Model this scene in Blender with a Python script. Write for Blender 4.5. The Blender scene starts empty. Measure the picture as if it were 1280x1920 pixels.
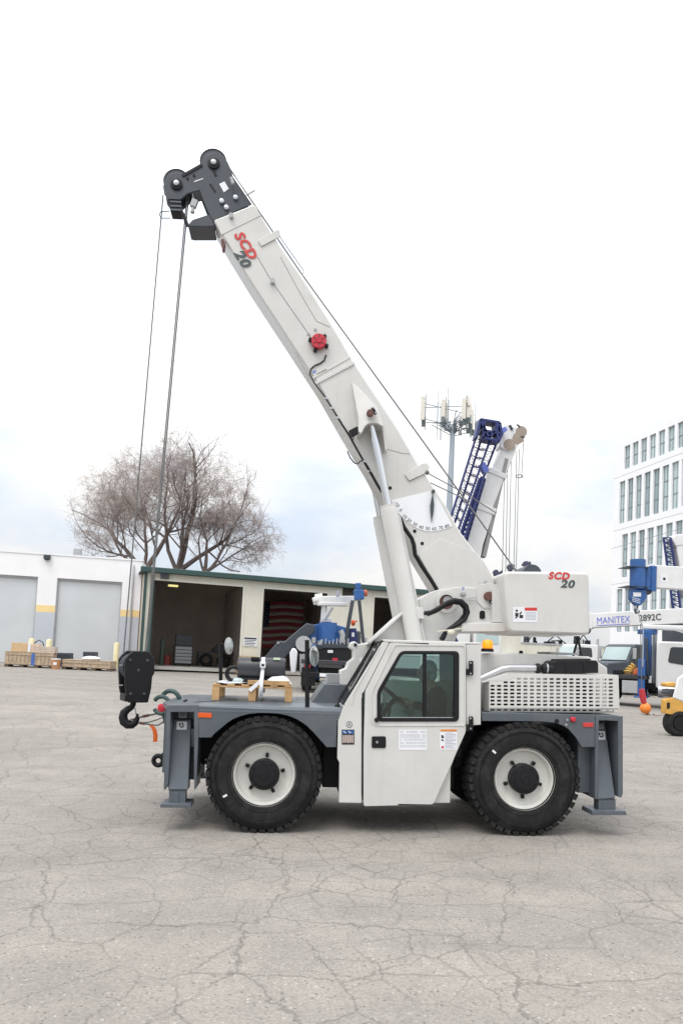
import bpy, bmesh, math, random
from mathutils import Vector, Matrix, geometry

random.seed(7)
R = math.radians
scene = bpy.context.scene
col = scene.collection

# ------------------------------------------------------------------ camera
CAM = Vector((0.19, -7.977, 1.946)); YAW, PITCH, ROLL = R(4.3), R(3.34), R(1.695)
FPX, CX, CY = 1354.0, 640.0, 1150.0
FW = Vector((math.sin(YAW)*math.cos(PITCH), math.cos(YAW)*math.cos(PITCH), math.sin(PITCH)))
_r = Vector((math.cos(YAW), -math.sin(YAW), 0)); _u = _r.cross(FW)
RT = math.cos(ROLL)*_r + math.sin(ROLL)*_u
UPV = -math.sin(ROLL)*_r + math.cos(ROLL)*_u
cd = bpy.data.cameras.new('camera'); cam = bpy.data.objects.new('camera', cd); col.objects.link(cam)
m = Matrix((RT, UPV, -FW)).transposed().to_4x4(); m.translation = CAM
cam.matrix_world = m
cd.sensor_fit = 'VERTICAL'; cd.sensor_height = 36.0; cd.lens = FPX/1920*36.0
cd.shift_y = (CY-960)/1920; cd.clip_end = 5000; cd.clip_start = 0.1
scene.camera = cam

# ------------------------------------------------------------------ sky, sun, exposure
SKY_K = 2.32
SUN_EL, SUN_AZ = R(62), R(215)          # high, a little behind the camera's left
w = bpy.data.worlds.new('World'); scene.world = w; w.use_nodes = True
nt = w.node_tree; nt.nodes.clear()
def N(nt, t, **k):
    n = nt.nodes.new(t)
    for a, b in k.items(): setattr(n, a, b)
    return n
out = N(nt, 'ShaderNodeOutputWorld')
sky = N(nt, 'ShaderNodeTexSky', sky_type='NISHITA'); sky.sun_disc = False
sky.sun_elevation = SUN_EL; sky.sun_rotation = SUN_AZ
bg1 = N(nt, 'ShaderNodeBackground'); bg1.inputs[1].default_value = 0.10
bg2 = N(nt, 'ShaderNodeBackground'); bg2.inputs[1].default_value = 1.0
nt.links.new(sky.outputs[0], bg1.inputs[0])
tc = N(nt, 'ShaderNodeTexCoord'); mp = N(nt, 'ShaderNodeMapping'); mp.inputs['Scale'].default_value = (1.6, 1.6, 4.0)
mp.inputs['Location'].default_value = (0.3, 1.7, 0.45)
nz = N(nt, 'ShaderNodeTexNoise'); nz.inputs['Scale'].default_value = 2.1; nz.inputs['Detail'].default_value = 7; nz.inputs['Roughness'].default_value = 0.55
cr = N(nt, 'ShaderNodeValToRGB'); cr.color_ramp.elements[0].position = 0.36; cr.color_ramp.elements[1].position = 0.58
cr.color_ramp.elements[0].color = (0.72, 0.80, 0.915, 1); cr.color_ramp.elements[1].color = (1.0, 0.985, 0.96, 1)
mx = N(nt, 'ShaderNodeMixShader')
nt.links.new(tc.outputs['Generated'], mp.inputs[0]); nt.links.new(mp.outputs[0], nz.inputs['Vector'])
nt.links.new(nz.outputs['Fac'], cr.inputs[0]); nt.links.new(cr.outputs[0], bg2.inputs[0]); mx.inputs[0].default_value = 0.93
# overcast luminance: the zenith about three times as bright as the horizon (standard overcast sky)
sp = N(nt, 'ShaderNodeSeparateXYZ'); nt.links.new(tc.outputs['Generated'], sp.inputs[0])
zc_ = N(nt, 'ShaderNodeClamp'); nt.links.new(sp.outputs['Z'], zc_.inputs[0])
ma = N(nt, 'ShaderNodeMath', operation='MULTIPLY_ADD'); ma.inputs[1].default_value = 2*SKY_K/3; ma.inputs[2].default_value = SKY_K/3
nt.links.new(zc_.outputs[0], ma.inputs[0]); nt.links.new(ma.outputs[0], bg2.inputs[1])
nt.links.new(bg1.outputs[0], mx.inputs[1]); nt.links.new(bg2.outputs[0], mx.inputs[2]); nt.links.new(mx.outputs[0], out.inputs[0])

sl = bpy.data.lights.new('sun', 'SUN'); sl.energy = 1.5; sl.angle = R(30); sl.color = (1.0, 0.965, 0.92)
so = bpy.data.objects.new('sun', sl); col.objects.link(so)
sd = Vector((math.sin(SUN_AZ)*math.cos(SUN_EL), math.cos(SUN_AZ)*math.cos(SUN_EL), math.sin(SUN_EL)))
so.rotation_euler = sd.to_track_quat('Z', 'Y').to_euler(); so.location = (0, 0, 30)
scene.view_settings.view_transform = 'Standard'; scene.view_settings.look = 'None'
scene.view_settings.exposure = 0.09; scene.view_settings.gamma = 1.0
scene.view_settings.use_curve_mapping = False
scene.cycles.max_bounces = 8; scene.cycles.transparent_max_bounces = 12
scene.cycles.use_denoising = True

# ------------------------------------------------------------------ layout helpers
def ray(u, v): return FW*FPX + RT*(u-CX) + UPV*(CY-v)
def P(u, v, y):
    d = ray(u, v); return CAM + d*((y-CAM.y)/d.y)
GT = R(1.15)                                             # gravity leans this much against the sloping yard
UP = Vector((math.sin(GT), 0, math.cos(GT)))
class Plane:
    """Upright plane through O along e1; st() gives plane coordinates (metres) of a photo pixel."""
    def __init__(s, O, e1):
        s.O = O; e = Vector((e1[0], e1[1], 0)); s.e1 = (e-UP*e.dot(UP)).normalized(); s.n = UP.cross(s.e1).normalized()
    def st(s, u, v):
        d = ray(u, v); t = (s.O-CAM).dot(s.n)/d.dot(s.n); q = CAM+d*t-s.O
        return q.dot(s.e1), q.dot(UP)
    def matrix(s):
        mm = Matrix((s.e1, s.n, UP)).transposed().to_4x4(); mm.translation = s.O; return mm
def G(x, y):
    """Height of the yard: level round the crane, rising gently behind it."""
    t = min(max((y-3.2)/11.0, 0), 1); k = t*t*(3-2*t)
    return k*(0.0205*(min(y, 70)-4) - 0.0195*(max(min(x, 60), -60)-0.9))

# ------------------------------------------------------------------ materials
MATS = {}
def mat(name, c, rough=0.5, metal=0.0, var=0.08, scale=6.0, bump=0.0, bscale=60.0, emit=0.0, ripple=0.0, streak=0.0, spec=0.5, coat=0.0, dirt=None, dirtamt=0.0):
    if name in MATS: return MATS[name]
    mm = bpy.data.materials.new(name); mm.use_nodes = True; t = mm.node_tree; b = t.nodes['Principled BSDF']
    b.inputs['Roughness'].default_value = rough; b.inputs['Metallic'].default_value = metal
    b.inputs['Specular IOR Level'].default_value = spec; b.inputs['Coat Weight'].default_value = coat
    co = N(t, 'ShaderNodeTexCoord'); n1 = N(t, 'ShaderNodeTexNoise')
    n1.inputs['Scale'].default_value = scale; n1.inputs['Detail'].default_value = 5
    t.links.new(co.outputs['Object'], n1.inputs['Vector'])
    r1 = N(t, 'ShaderNodeValToRGB'); e = r1.color_ramp.elements
    e[0].position = 0.3; e[1].position = 0.7
    e[0].color = tuple(max(x*(1-var), 0) for x in c)+(1,); e[1].color = tuple(min(x*(1+var), 1) for x in c)+(1,)
    t.links.new(n1.outputs['Fac'], r1.inputs[0]); src = r1.outputs[0]
    if dirt:
        n2 = N(t, 'ShaderNodeTexNoise'); n2.inputs['Scale'].default_value = scale*0.35; n2.inputs['Detail'].default_value = 9; n2.inputs['Roughness'].default_value = 0.7
        t.links.new(co.outputs['Object'], n2.inputs['Vector'])
        r2 = N(t, 'ShaderNodeValToRGB'); r2.color_ramp.elements[0].position = 0.48; r2.color_ramp.elements[1].position = 0.75
        r2.color_ramp.elements[1].color = (dirtamt,)*3+(1,)
        t.links.new(n2.outputs['Fac'], r2.inputs[0])
        mxc = N(t, 'ShaderNodeMix', data_type='RGBA'); mxc.inputs['B'].default_value = tuple(dirt)+(1,)
        t.links.new(r2.outputs[0], mxc.inputs['Factor']); t.links.new(src, mxc.inputs['A']); src = mxc.outputs['Result']
    if streak:
        ms = N(t, 'ShaderNodeMapping'); ms.inputs['Scale'].default_value = (9, 9, 0.7); t.links.new(co.outputs['Object'], ms.inputs[0])
        n4 = N(t, 'ShaderNodeTexNoise'); n4.inputs['Scale'].default_value = 1.6; n4.inputs['Detail'].default_value = 6; n4.inputs['Roughness'].default_value = 0.65; t.links.new(ms.outputs[0], n4.inputs['Vector'])
        r4 = N(t, 'ShaderNodeValToRGB'); r4.color_ramp.elements[0].position = 0.52; r4.color_ramp.elements[1].position = 0.78; r4.color_ramp.elements[1].color = (streak,)*3+(1,); t.links.new(n4.outputs['Fac'], r4.inputs[0])
        mx4 = N(t, 'ShaderNodeMix', data_type='RGBA'); mx4.inputs['B'].default_value = (0.24, 0.22, 0.19, 1)
        t.links.new(r4.outputs[0], mx4.inputs['Factor']); t.links.new(src, mx4.inputs['A']); src = mx4.outputs['Result']
    t.links.new(src, b.inputs['Base Color'])
    rr = N(t, 'ShaderNodeMapRange'); rr.inputs['To Min'].default_value = max(rough-0.1, 0.02); rr.inputs['To Max'].default_value = min(rough+0.1, 1)
    t.links.new(n1.outputs['Fac'], rr.inputs['Value']); t.links.new(rr.outputs[0], b.inputs['Roughness'])
    if ripple:
        n3 = N(t, 'ShaderNodeTexNoise'); n3.inputs['Scale'].default_value = 1.7; n3.inputs['Detail'].default_value = 2
        t.links.new(co.outputs['Object'], n3.inputs['Vector'])
        bp = N(t, 'ShaderNodeBump'); bp.inputs['Strength'].default_value = ripple; bp.inputs['Distance'].default_value = 0.05
        t.links.new(n3.outputs['Fac'], bp.inputs['Height']); t.links.new(bp.outputs[0], b.inputs['Normal'])
    if bump:
        n3 = N(t, 'ShaderNodeTexNoise'); n3.inputs['Scale'].default_value = bscale; n3.inputs['Detail'].default_value = 4
        t.links.new(co.outputs['Object'], n3.inputs['Vector'])
        bp = N(t, 'ShaderNodeBump'); bp.inputs['Strength'].default_value = bump; bp.inputs['Distance'].default_value = 0.01
        t.links.new(n3.outputs['Fac'], bp.inputs['Height']); t.links.new(bp.outputs[0], b.inputs['Normal'])
    if emit:
        b.inputs['Emission Color'].default_value = tuple(c)+(1,); b.inputs['Emission Strength'].default_value = emit
    MATS[name] = mm; return mm
def glass(name, tint, refl=0.12, rough=0.02):
    if name in MATS: return MATS[name]
    mm = bpy.data.materials.new(name); mm.use_nodes = True; t = mm.node_tree; t.nodes.clear()
    o = N(t, 'ShaderNodeOutputMaterial'); a = N(t, 'ShaderNodeBsdfTransparent'); g = N(t, 'ShaderNodeBsdfGlossy')
    g.inputs['Roughness'].default_value = rough; a.inputs[0].default_value = tuple(tint)+(1,)
    fr = N(t, 'ShaderNodeFresnel'); fr.inputs[0].default_value = 1.5
    ad = N(t, 'ShaderNodeMath', operation='ADD'); ad.inputs[1].default_value = refl; ad.use_clamp = True
    mxs = N(t, 'ShaderNodeMixShader'); t.links.new(fr.outputs[0], ad.inputs[0]); t.links.new(ad.outputs[0], mxs.inputs[0])
    t.links.new(a.outputs[0], mxs.inputs[1]); t.links.new(g.outputs[0], mxs.inputs[2]); t.links.new(mxs.outputs[0], o.inputs[0])
    MATS[name] = mm; return mm
W_ = mat('cream paint', (0.615, 0.608, 0.585), 0.36, var=0.045, scale=2.2, coat=0.3, dirt=(0.36, 0.34, 0.30), dirtamt=0.30, ripple=0.15, streak=0.12)
W2 = mat('cream paint rim', (0.62, 0.61, 0.57), 0.45, var=0.05, scale=7, dirt=(0.35, 0.33, 0.30), dirtamt=0.35)
GR = mat('grey chassis paint', (0.082, 0.098, 0.116), 0.42, var=0.07, scale=3, coat=0.15, dirt=(0.22, 0.22, 0.21), dirtamt=0.38, streak=0.15)
DG = mat('dark grey head paint', (0.043, 0.052, 0.066), 0.45, var=0.1, scale=4, dirt=(0.12, 0.12, 0.12), dirtamt=0.3)
BK = mat('black paint', (0.008, 0.008, 0.010), 0.5, var=0.2, scale=9, spec=0.3)
BKM = mat('matt black', (0.010, 0.010, 0.011), 0.8, var=0.3, scale=9)
RUB = mat('tyre rubber', (0.0135, 0.013, 0.0135), 0.8, var=0.25, scale=14, bump=0.25, bscale=120, dirt=(0.085, 0.08, 0.075), dirtamt=0.45, spec=0.3)
CHR = mat('chromed rod', (0.66, 0.67, 0.69), 0.14, 1.0, var=0.03, scale=3)
STL = mat('steel', (0.42, 0.43, 0.45), 0.35, 0.9, var=0.12, scale=12)
WIRE = mat('wire rope', (0.17, 0.17, 0.17), 0.5, 0.5, var=0.35, scale=90)
BRN = mat('pin primer', (0.13, 0.055, 0.045), 0.55, var=0.2, scale=30)
RED = mat('red enamel', (0.55, 0.022, 0.045), 0.4, var=0.1, scale=10)
REDD = mat('red decal', (0.58, 0.045, 0.04), 0.45, var=0.03)
GRYD = mat('charcoal decal', (0.055, 0.07, 0.075), 0.45, var=0.05)
WHT = mat('white decal', (0.78, 0.79, 0.82), 0.4, var=0.03)
INK = mat('black ink', (0.02, 0.02, 0.025), 0.5, var=0.05)
LIL = mat('grey print', (0.34, 0.35, 0.42), 0.5, var=0.05)
ORG = mat('orange reflector', (0.72, 0.10, 0.012), 0.3, var=0.06)
ORD = mat('orange print', (0.65, 0.22, 0.03), 0.4, var=0.05)
AMB = mat('amber lamp', (1.0, 0.27, 0.01), 0.3, var=0.02, emit=0.75)
BLU = mat('blue crane paint', (0.022, 0.10, 0.31), 0.4, var=0.12, scale=5, coat=0.2)
NAV = mat('navy lattice paint', (0.017, 0.027, 0.135), 0.45, var=0.15, scale=5)
WHP = mat('white crane paint', (0.74, 0.74, 0.74), 0.4, var=0.04, scale=2, dirt=(0.5, 0.48, 0.45), dirtamt=0.25)
LGR = mat('light grey paint', (0.40, 0.41, 0.42), 0.45, var=0.06, scale=4)
WOOD = mat('raw pine', (0.50, 0.31, 0.145), 0.7, var=0.22, scale=9, bump=0.2, bscale=40)
WOOG = mat('weathered crate wood', (0.44, 0.34, 0.24), 0.8, var=0.2, scale=5)
PAP = mat('white plastic wrap', (0.72, 0.73, 0.76), 0.35, var=0.06, scale=14, bump=0.5, bscale=25)
GLS = glass('tinted cab glass', (0.62, 0.77, 0.73), 0.03)
GLC = glass('clear windshield', (0.80, 0.88, 0.87), 0.08)
MIR = mat('mirror glass', (0.55, 0.58, 0.57), 0.06, 0.9, var=0.04)

# ------------------------------------------------------------------ mesh helpers
class MB:
    def __init__(s): s.v = []; s.f = []
    def add(s, vs, fs):
        b = len(s.v); s.v += [tuple(q) for q in vs]; s.f += [tuple(b+i for i in f) for f in fs]; return s
    def box(s, x0, x1, y0, y1, z0, z1):
        vs = [(x, y, z) for x in (x0, x1) for y in (y0, y1) for z in (z0, z1)]
        return s.add(vs, [(0, 1, 3, 2), (4, 6, 7, 5), (0, 4, 5, 1), (2, 3, 7, 6), (0, 2, 6, 4), (1, 5, 7, 3)])
    def obox(s, c, ax, ay, az):
        """box from centre and three half-axis vectors"""
        c = Vector(c); ax = Vector(ax); ay = Vector(ay); az = Vector(az)
        vs = [c+ax*i+ay*j+az*k for i in (-1, 1) for j in (-1, 1) for k in (-1, 1)]
        return s.add(vs, [(0, 1, 3, 2), (4, 6, 7, 5), (0, 4, 5, 1), (2, 3, 7, 6), (0, 2, 6, 4), (1, 5, 7, 3)])
    def beam(s, a, b, wy, wz, side=(0, 1, 0)):
        """rectangular bar a->b, wy wide along side, wz across"""
        a = Vector(a); b = Vector(b); d = b-a; L = d.length; d.normalize()
        sd_ = Vector(side); sd_ = (sd_-d*sd_.dot(d)).normalized(); t = d.cross(sd_)
        return s.obox((a+b)/2, d*(L/2), sd_*(wy/2), t*(wz/2))
    def prism(s, poly, y0, y1, holes=()):
        """poly [(x,z)] extruded from y0 to y1 (each a number or a list per vertex)"""
        loops = [list(poly)]+[list(h) for h in holes]
        flat = [q for l in loops for q in l]; n = len(flat)
        Y0 = y0 if isinstance(y0, (list, tuple)) else [y0]*n
        Y1 = y1 if isinstance(y1, (list, tuple)) else [y1]*n
        vs = [(q[0], Y0[i], q[1]) for i, q in enumerate(flat)]+[(q[0], Y1[i], q[1]) for i, q in enumerate(flat)]
        fs = []
        if holes:
            tri = geometry.tessellate_polygon([[Vector((q[0], q[1], 0)) for q in l] for l in loops])
            for t in tri: fs.append(tuple(t)); fs.append(tuple(i+n for i in reversed(t)))
        else:
            fs.append(tuple(range(n))); fs.append(tuple(range(2*n-1, n-1, -1)))
        k = 0
        for l in loops:
            m_ = len(l)
            for i in range(m_):
                j = (i+1) % m_; fs.append((k+i, k+j, k+j+n, k+i+n))
            k += m_
        return s.add(vs, fs)
    def tube(s, pts, r, n=8, caps=True):
        pts = [Vector(q) for q in pts]; m_ = len(pts); rs = r if isinstance(r, (list, tuple)) else [r]*m_
        vs = []; fs = []; up = None
        for i, q in enumerate(pts):
            d = (pts[min(i+1, m_-1)]-pts[max(i-1, 0)]).normalized()
            if up is None:
                up = Vector((0, 0, 1)) if abs(d.z) < 0.9 else Vector((0, 1, 0))
            a = (up-d*up.dot(d)).normalized(); up = a; b = d.cross(a)
            for k in range(n):
                an = 2*math.pi*k/n; vs.append(q+(a*math.cos(an)+b*math.sin(an))*rs[i])
        for i in range(m_-1):
            for k in range(n):
                k2 = (k+1) % n; fs.append((i*n+k, i*n+k2, (i+1)*n+k2, (i+1)*n+k))
        if caps: fs.append(tuple(range(n-1, -1, -1))); fs.append(tuple(range((m_-1)*n, m_*n)))
        return s.add(vs, fs)
    def lathe(s, prof, c, axis=(0, 1, 0), n=32, closed=False, caps=True):
        """prof [(radius, height along axis)] turned round the axis through c"""
        c = Vector(c); ax = Vector(axis).normalized(); a = Vector((0, 0, 1)) if abs(ax.z) < 0.9 else Vector((1, 0, 0))
        a = (a-ax*a.dot(ax)).normalized(); b = ax.cross(a); vs = []; fs = []; m_ = len(prof)
        for r_, h in prof:
            for k in range(n):
                an = 2*math.pi*k/n; vs.append(c+ax*h+(a*math.cos(an)+b*math.sin(an))*r_)
        for i in range(m_-1 if not closed else m_):
            i2 = (i+1) % m_
            for k in range(n):
                k2 = (k+1) % n; fs.append((i*n+k, i*n+k2, i2*n+k2, i2*n+k))
        if not closed and caps:
            if prof[0][0] > 1e-6: fs.append(tuple(range(n-1, -1, -1)))
            if prof[-1][0] > 1e-6: fs.append(tuple(range((m_-1)*n, m_*n)))
        return s.add(vs, fs)
    def ball(s, c, rx, ry=None, rz=None, n=16, m_=10, jit=0.0):
        ry = ry or rx; rz = rz or rx; c = Vector(c); vs = []; fs = []
        for i in range(m_+1):
            th = math.pi*i/m_
            for k in range(n):
                ph = 2*math.pi*k/n; q = 1+jit*random.uniform(-1, 1)
                vs.append((c.x+rx*q*math.sin(th)*math.cos(ph), c.y+ry*q*math.sin(th)*math.sin(ph), c.z+rz*q*math.cos(th)))
        for i in range(m_):
            for k in range(n):
                k2 = (k+1) % n; fs.append((i*n+k, (i+1)*n+k, (i+1)*n+k2, i*n+k2))
        return s.add(vs, fs)
    def torus(s, c, R_, r_, axis=(0, 1, 0), n=24, k=8, a0=0, a1=2*math.pi):
        c = Vector(c); ax = Vector(axis).normalized(); a = Vector((0, 0, 1)) if abs(ax.z) < 0.9 else Vector((1, 0, 0))
        a = (a-ax*a.dot(ax)).normalized(); b = ax.cross(a)
        full = abs(a1-a0-2*math.pi) < 1e-6
        pts = [c+(a*math.cos(a0+(a1-a0)*i/n)+b*math.sin(a0+(a1-a0)*i/n))*R_ for i in range(n+1)]
        return s.tube(pts, r_, k, caps=not full)
    def mesh(s, name, smooth=None):
        me = bpy.data.meshes.new(name); me.from_pydata(s.v, [], s.f); me.validate()
        bm = bmesh.new(); bm.from_mesh(me); bmesh.ops.remove_doubles(bm, verts=bm.verts, dist=1e-6)
        bmesh.ops.recalc_face_normals(bm, faces=bm.faces); bm.to_mesh(me); bm.free()
        if smooth:
            me.polygons.foreach_set('use_smooth', [True]*len(me.polygons)); me.set_sharp_from_angle(angle=R(smooth))
        return me
    def islands(s):
        par = list(range(len(s.v)))
        def fd(a):
            while par[a] != a: par[a] = par[par[a]]; a = par[a]
            return a
        for f in s.f:
            for i in f[1:]:
                par[fd(i)] = fd(f[0])
        gr = {}
        for f in s.f: gr.setdefault(fd(f[0]), []).append(f)
        res = []
        for fs in gr.values():
            ids = sorted({i for f in fs for i in f}); mp_ = {i: k for k, i in enumerate(ids)}
            b = MB(); b.v = [s.v[i] for i in ids]; b.f = [tuple(mp_[i] for i in f) for f in fs]; res.append(b)
        return res
    def build(s, name, material, parent=None, bevel=0.0, smooth=None, seg=2, whole=False):
        if name in SPLIT and not whole:
            for b in s.islands(): o = b.build(name, material, parent, bevel, smooth, seg, True)
            return o
        o = bpy.data.objects.new(name, s.mesh(name, smooth)); col.objects.link(o); o.data.materials.append(material)
        if bevel:
            b = o.modifiers.new('bevel', 'BEVEL'); b.width = bevel; b.segments = seg; b.limit_method = 'ANGLE'; b.angle_limit = R(32)
            if not smooth:
                o.data.polygons.foreach_set('use_smooth', [True]*len(o.data.polygons)); o.data.set_sharp_from_angle(angle=R(40))
        if name in STUFFN: o['kind'] = 'stuff'
        setpar(o, parent); return o
SPLIT = {'proximity_hole', 'grease_bolt', 'reel_bolt', 'reel_bracket', 'head_pin', 'hinge_bolt', 'cable_clip', 'bay_track', 'bay_partition', 'cart_leg', 'head_flange', 'deck_valve', 'head_seam', 'eye', 'hose_fitting', 'steering_hose', 'rubber_sleeve', 'control_lever', 'deck_grip_bar', 'hydraulic_line', 'cheek_bolt', 'plate_clip', 'ferrule', 'keeper_bolt', 'boom_cradle', 'reel_spoke', 'cable_guide', 'rope_box_bar', 'platform_arm', 'tail_post', 'block_stripe', 'winch_flank', 'door_frame', 'bay_jamb', 'drum_tube', 'rope_guard', 'spacer_block', 'head_drum', 'head_web', 'jib_bracket'}
STUFFN = {'lacing', 'chart_print', 'notice_print', 'label_print', 'star_field', 'sign_line'}
PINV = {}
def setpar(o, parent):
    if parent is not None:
        o.parent = parent
        o.matrix_parent_inverse = PINV.get(parent.name, Matrix.Identity(4))
def tag(o, label=None, cat=None, group=None, kind=None):
    if label: o['label'] = label
    if cat: o['category'] = cat
    if group: o['group'] = group
    if kind: o['kind'] = kind
    return o
def empty(name, loc, label, cat, group=None, worldkids=True, matrix=None):
    """root of a thing at its base; worldkids: children are given in world coordinates"""
    o = bpy.data.objects.new(name, None); col.objects.link(o); o.empty_display_size = 0.2
    if matrix is not None: o.matrix_world = matrix
    else:
        o.location = loc
        if worldkids: PINV[o.name] = Matrix.Translation(-Vector(loc))
    return tag(o, label, cat, group)
def tcopy(o, parent=None):
    c = o.copy(); col.objects.link(c); c.parent = parent
    if o.name in PINV: PINV[c.name] = PINV[o.name]
    for ch in list(o.children): tcopy(ch, c)
    return c
def part(name, fn, material, parent, **k):
    mb = MB(); fn(mb); return mb.build(name, material, parent, **k)
def text(name, s, O, ex, ey, size, material, parent, bold=0.0, shear=0.0, depth=0.0015, align='LEFT', spacing=1.0, sx=1.0):
    """lettering as thin solid shapes lying in the plane ex, ey (unit vectors)"""
    cu = bpy.data.curves.new(name, 'FONT'); cu.body = s; cu.size = size; cu.extrude = depth; cu.offset = bold; cu.shear = shear
    cu.align_x = align; cu.space_character = spacing; cu.resolution_u = 3
    to = bpy.data.objects.new(name, cu); col.objects.link(to)
    me = bpy.data.meshes.new_from_object(to); bpy.data.objects.remove(to); bpy.data.curves.remove(cu)
    ex = Vector(ex).normalized(); ey = Vector(ey).normalized(); ez = ex.cross(ey)
    mm = Matrix((ex*sx, ey, ez)).transposed().to_4x4(); mm.translation = Vector(O); me.transform(mm)
    o = bpy.data.objects.new(name, me); col.objects.link(o); me.materials.clear(); me.materials.append(material); setpar(o, parent); return o
def T(y):
    def f(pts):
        r_ = []
        for u, v in pts:
            q = P(u, v, y); r_.append((q.x, q.z))
        return r_
    return f
def px(u, v, y): return P(u, v, y)
def rounded(poly, r, k=4):
    """round the corners of a polygon"""
    o = []; n = len(poly)
    for i in range(n):
        p0 = Vector(poly[i-1]); p1 = Vector(poly[i]); p2 = Vector(poly[(i+1) % n])
        a = (p0-p1); b = (p2-p1); rr = min(r, a.length*0.45, b.length*0.45); a.normalize(); b.normalize()
        for j in range(k+1):
            t = j/k; q = (p1+a*rr)*(1-t)**2+p1*2*t*(1-t)+(p1+b*rr)*t*t; o.append((q.x, q.y))
    return o

# ================================================================== THE SETTING
def asphalt():
    mm = bpy.data.materials.new('weathered asphalt'); mm.use_nodes = True; t = mm.node_tree; b = t.nodes['Principled BSDF']
    L = t.links.new
    co = N(t, 'ShaderNodeTexCoord')
    def noise(sc, det, rough=0.55, vec=None, dist=0.0):
        n = N(t, 'ShaderNodeTexNoise'); n.inputs['Scale'].default_value = sc; n.inputs['Detail'].default_value = det
        n.inputs['Roughness'].default_value = rough; n.inputs['Distortion'].default_value = dist; L(vec or co.outputs['Object'], n.inputs['Vector']); return n
    def ramp(src, p0, p1, c0, c1):
        r = N(t, 'ShaderNodeValToRGB'); r.color_ramp.elements[0].position = p0; r.color_ramp.elements[1].position = p1
        r.color_ramp.elements[0].color = tuple(c0)+(1,); r.color_ramp.elements[1].color = tuple(c1)+(1,); L(src, r.inputs[0]); return r
    def mixc(kind, fac, a, bb):
        n = N(t, 'ShaderNodeMix', data_type='RGBA', blend_type=kind)
        if isinstance(fac, float): n.inputs['Factor'].default_value = fac
        else: L(fac, n.inputs['Factor'])
        for s, v in (('A', a), ('B', bb)):
            if isinstance(v, tuple): n.inputs[s].default_value = v+(1,)
            else: L(v, n.inputs[s])
        return n.outputs['Result']
    big = noise(0.22, 5, 0.6); med = noise(1.6, 6, 0.65); fine = noise(55, 3, 0.7)
    c = ramp(big.outputs['Fac'], 0.32, 0.68, (0.282, 0.262, 0.240), (0.334, 0.312, 0.287)).outputs[0]
    c = mixc('MULTIPLY', 1.0, c, ramp(med.outputs['Fac'], 0.3, 0.72, (0.86, 0.86, 0.86), (1.08, 1.075, 1.06)).outputs[0])
    # aggregate: light and dark stones
    v1 = N(t, 'ShaderNodeTexVoronoi'); v1.inputs['Scale'].default_value = 70; L(co.outputs['Object'], v1.inputs['Vector'])
    sep = N(t, 'ShaderNodeSeparateColor'); L(v1.outputs['Color'], sep.inputs[0])
    c = mixc('MULTIPLY', 1.0, c, ramp(sep.outputs[0], 0.0, 1.0, (0.86, 0.86, 0.86), (1.12, 1.115, 1.10)).outputs[0])
    sp = ramp(sep.outputs[1], 0.982, 0.992, (0, 0, 0), (0.7, 0.7, 0.7)); c = mixc('MIX', sp.outputs[0], c, (0.47, 0.45, 0.42))
    sp2 = ramp(sep.outputs[2], 0.972, 0.985, (0, 0, 0), (0.55, 0.55, 0.55)); c = mixc('MIX', sp2.outputs[0], c, (0.10, 0.095, 0.09))
    c = mixc('MULTIPLY', 1.0, c, ramp(fine.outputs['Fac'], 0.3, 0.7, (0.90, 0.90, 0.90), (1.09, 1.09, 1.09)).outputs[0])
    # streaks of worn surface along the drive direction
    mp = N(t, 'ShaderNodeMapping'); mp.inputs['Scale'].default_value = (0.12, 1.1, 1); mp.inputs['Rotation'].default_value = (0, 0, 0.06); L(co.outputs['Object'], mp.inputs[0])
    st = noise(1.0, 6, 0.6, mp.outputs[0]); c = mixc('MULTIPLY', 1.0, c, ramp(st.outputs['Fac'], 0.35, 0.7, (0.89, 0.89, 0.895), (1.08, 1.07, 1.05)).outputs[0])
    # cracks: two sizes of warped cells, broken up by masks
    heights = []
    for sc, warp, w0, w1, mlo, mhi, seed, dark in ((0.62, 0.55, 0.003, 0.011, 0.30, 0.50, 3.1, 0.42), (1.45, 0.30, 0.005, 0.020, 0.34, 0.54, 9.7, 0.36), (3.2, 0.16, 0.012, 0.045, 0.42, 0.60, 5.3, 0.34)):
        wn = noise(1.7, 4, 0.6); wn2 = N(t, 'ShaderNodeVectorMath', operation='SCALE'); wn2.inputs['Scale'].default_value = warp; L(wn.outputs['Color'], wn2.inputs[0])
        av = N(t, 'ShaderNodeVectorMath', operation='ADD'); L(co.outputs['Object'], av.inputs[0]); L(wn2.outputs[0], av.inputs[1])
        fz = noise(14, 3, 0.6); f2 = N(t, 'ShaderNodeVectorMath', operation='SCALE'); f2.inputs['Scale'].default_value = 0.05; L(fz.outputs['Color'], f2.inputs[0])
        av2 = N(t, 'ShaderNodeVectorMath', operation='ADD'); L(av.outputs[0], av2.inputs[0]); L(f2.outputs[0], av2.inputs[1])
        ad = N(t, 'ShaderNodeVectorMath', operation='ADD'); ad.inputs[1].default_value = (seed, seed*1.7, 0); L(av2.outputs[0], ad.inputs[0])
        vo = N(t, 'ShaderNodeTexVoronoi', feature='DISTANCE_TO_EDGE', voronoi_dimensions='2D'); vo.inputs['Scale'].default_value = sc; L(ad.outputs[0], vo.inputs['Vector'])
        lin = ramp(vo.outputs['Distance'], w0, w1, (1, 1, 1), (0, 0, 0))
        ms = noise(0.55, 3, 0.5, ad.outputs[0]); mr = ramp(ms.outputs['Fac'], mlo, mhi, (0, 0, 0), (dark, dark, dark))
        k = N(t, 'ShaderNodeMath', operation='MULTIPLY'); L(lin.outputs[0], k.inputs[0]); L(mr.outputs[0], k.inputs[1])
        c = mixc('MIX', k.outputs[0], c, (0.075, 0.068, 0.062)); heights.append(k.outputs[0])
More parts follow.
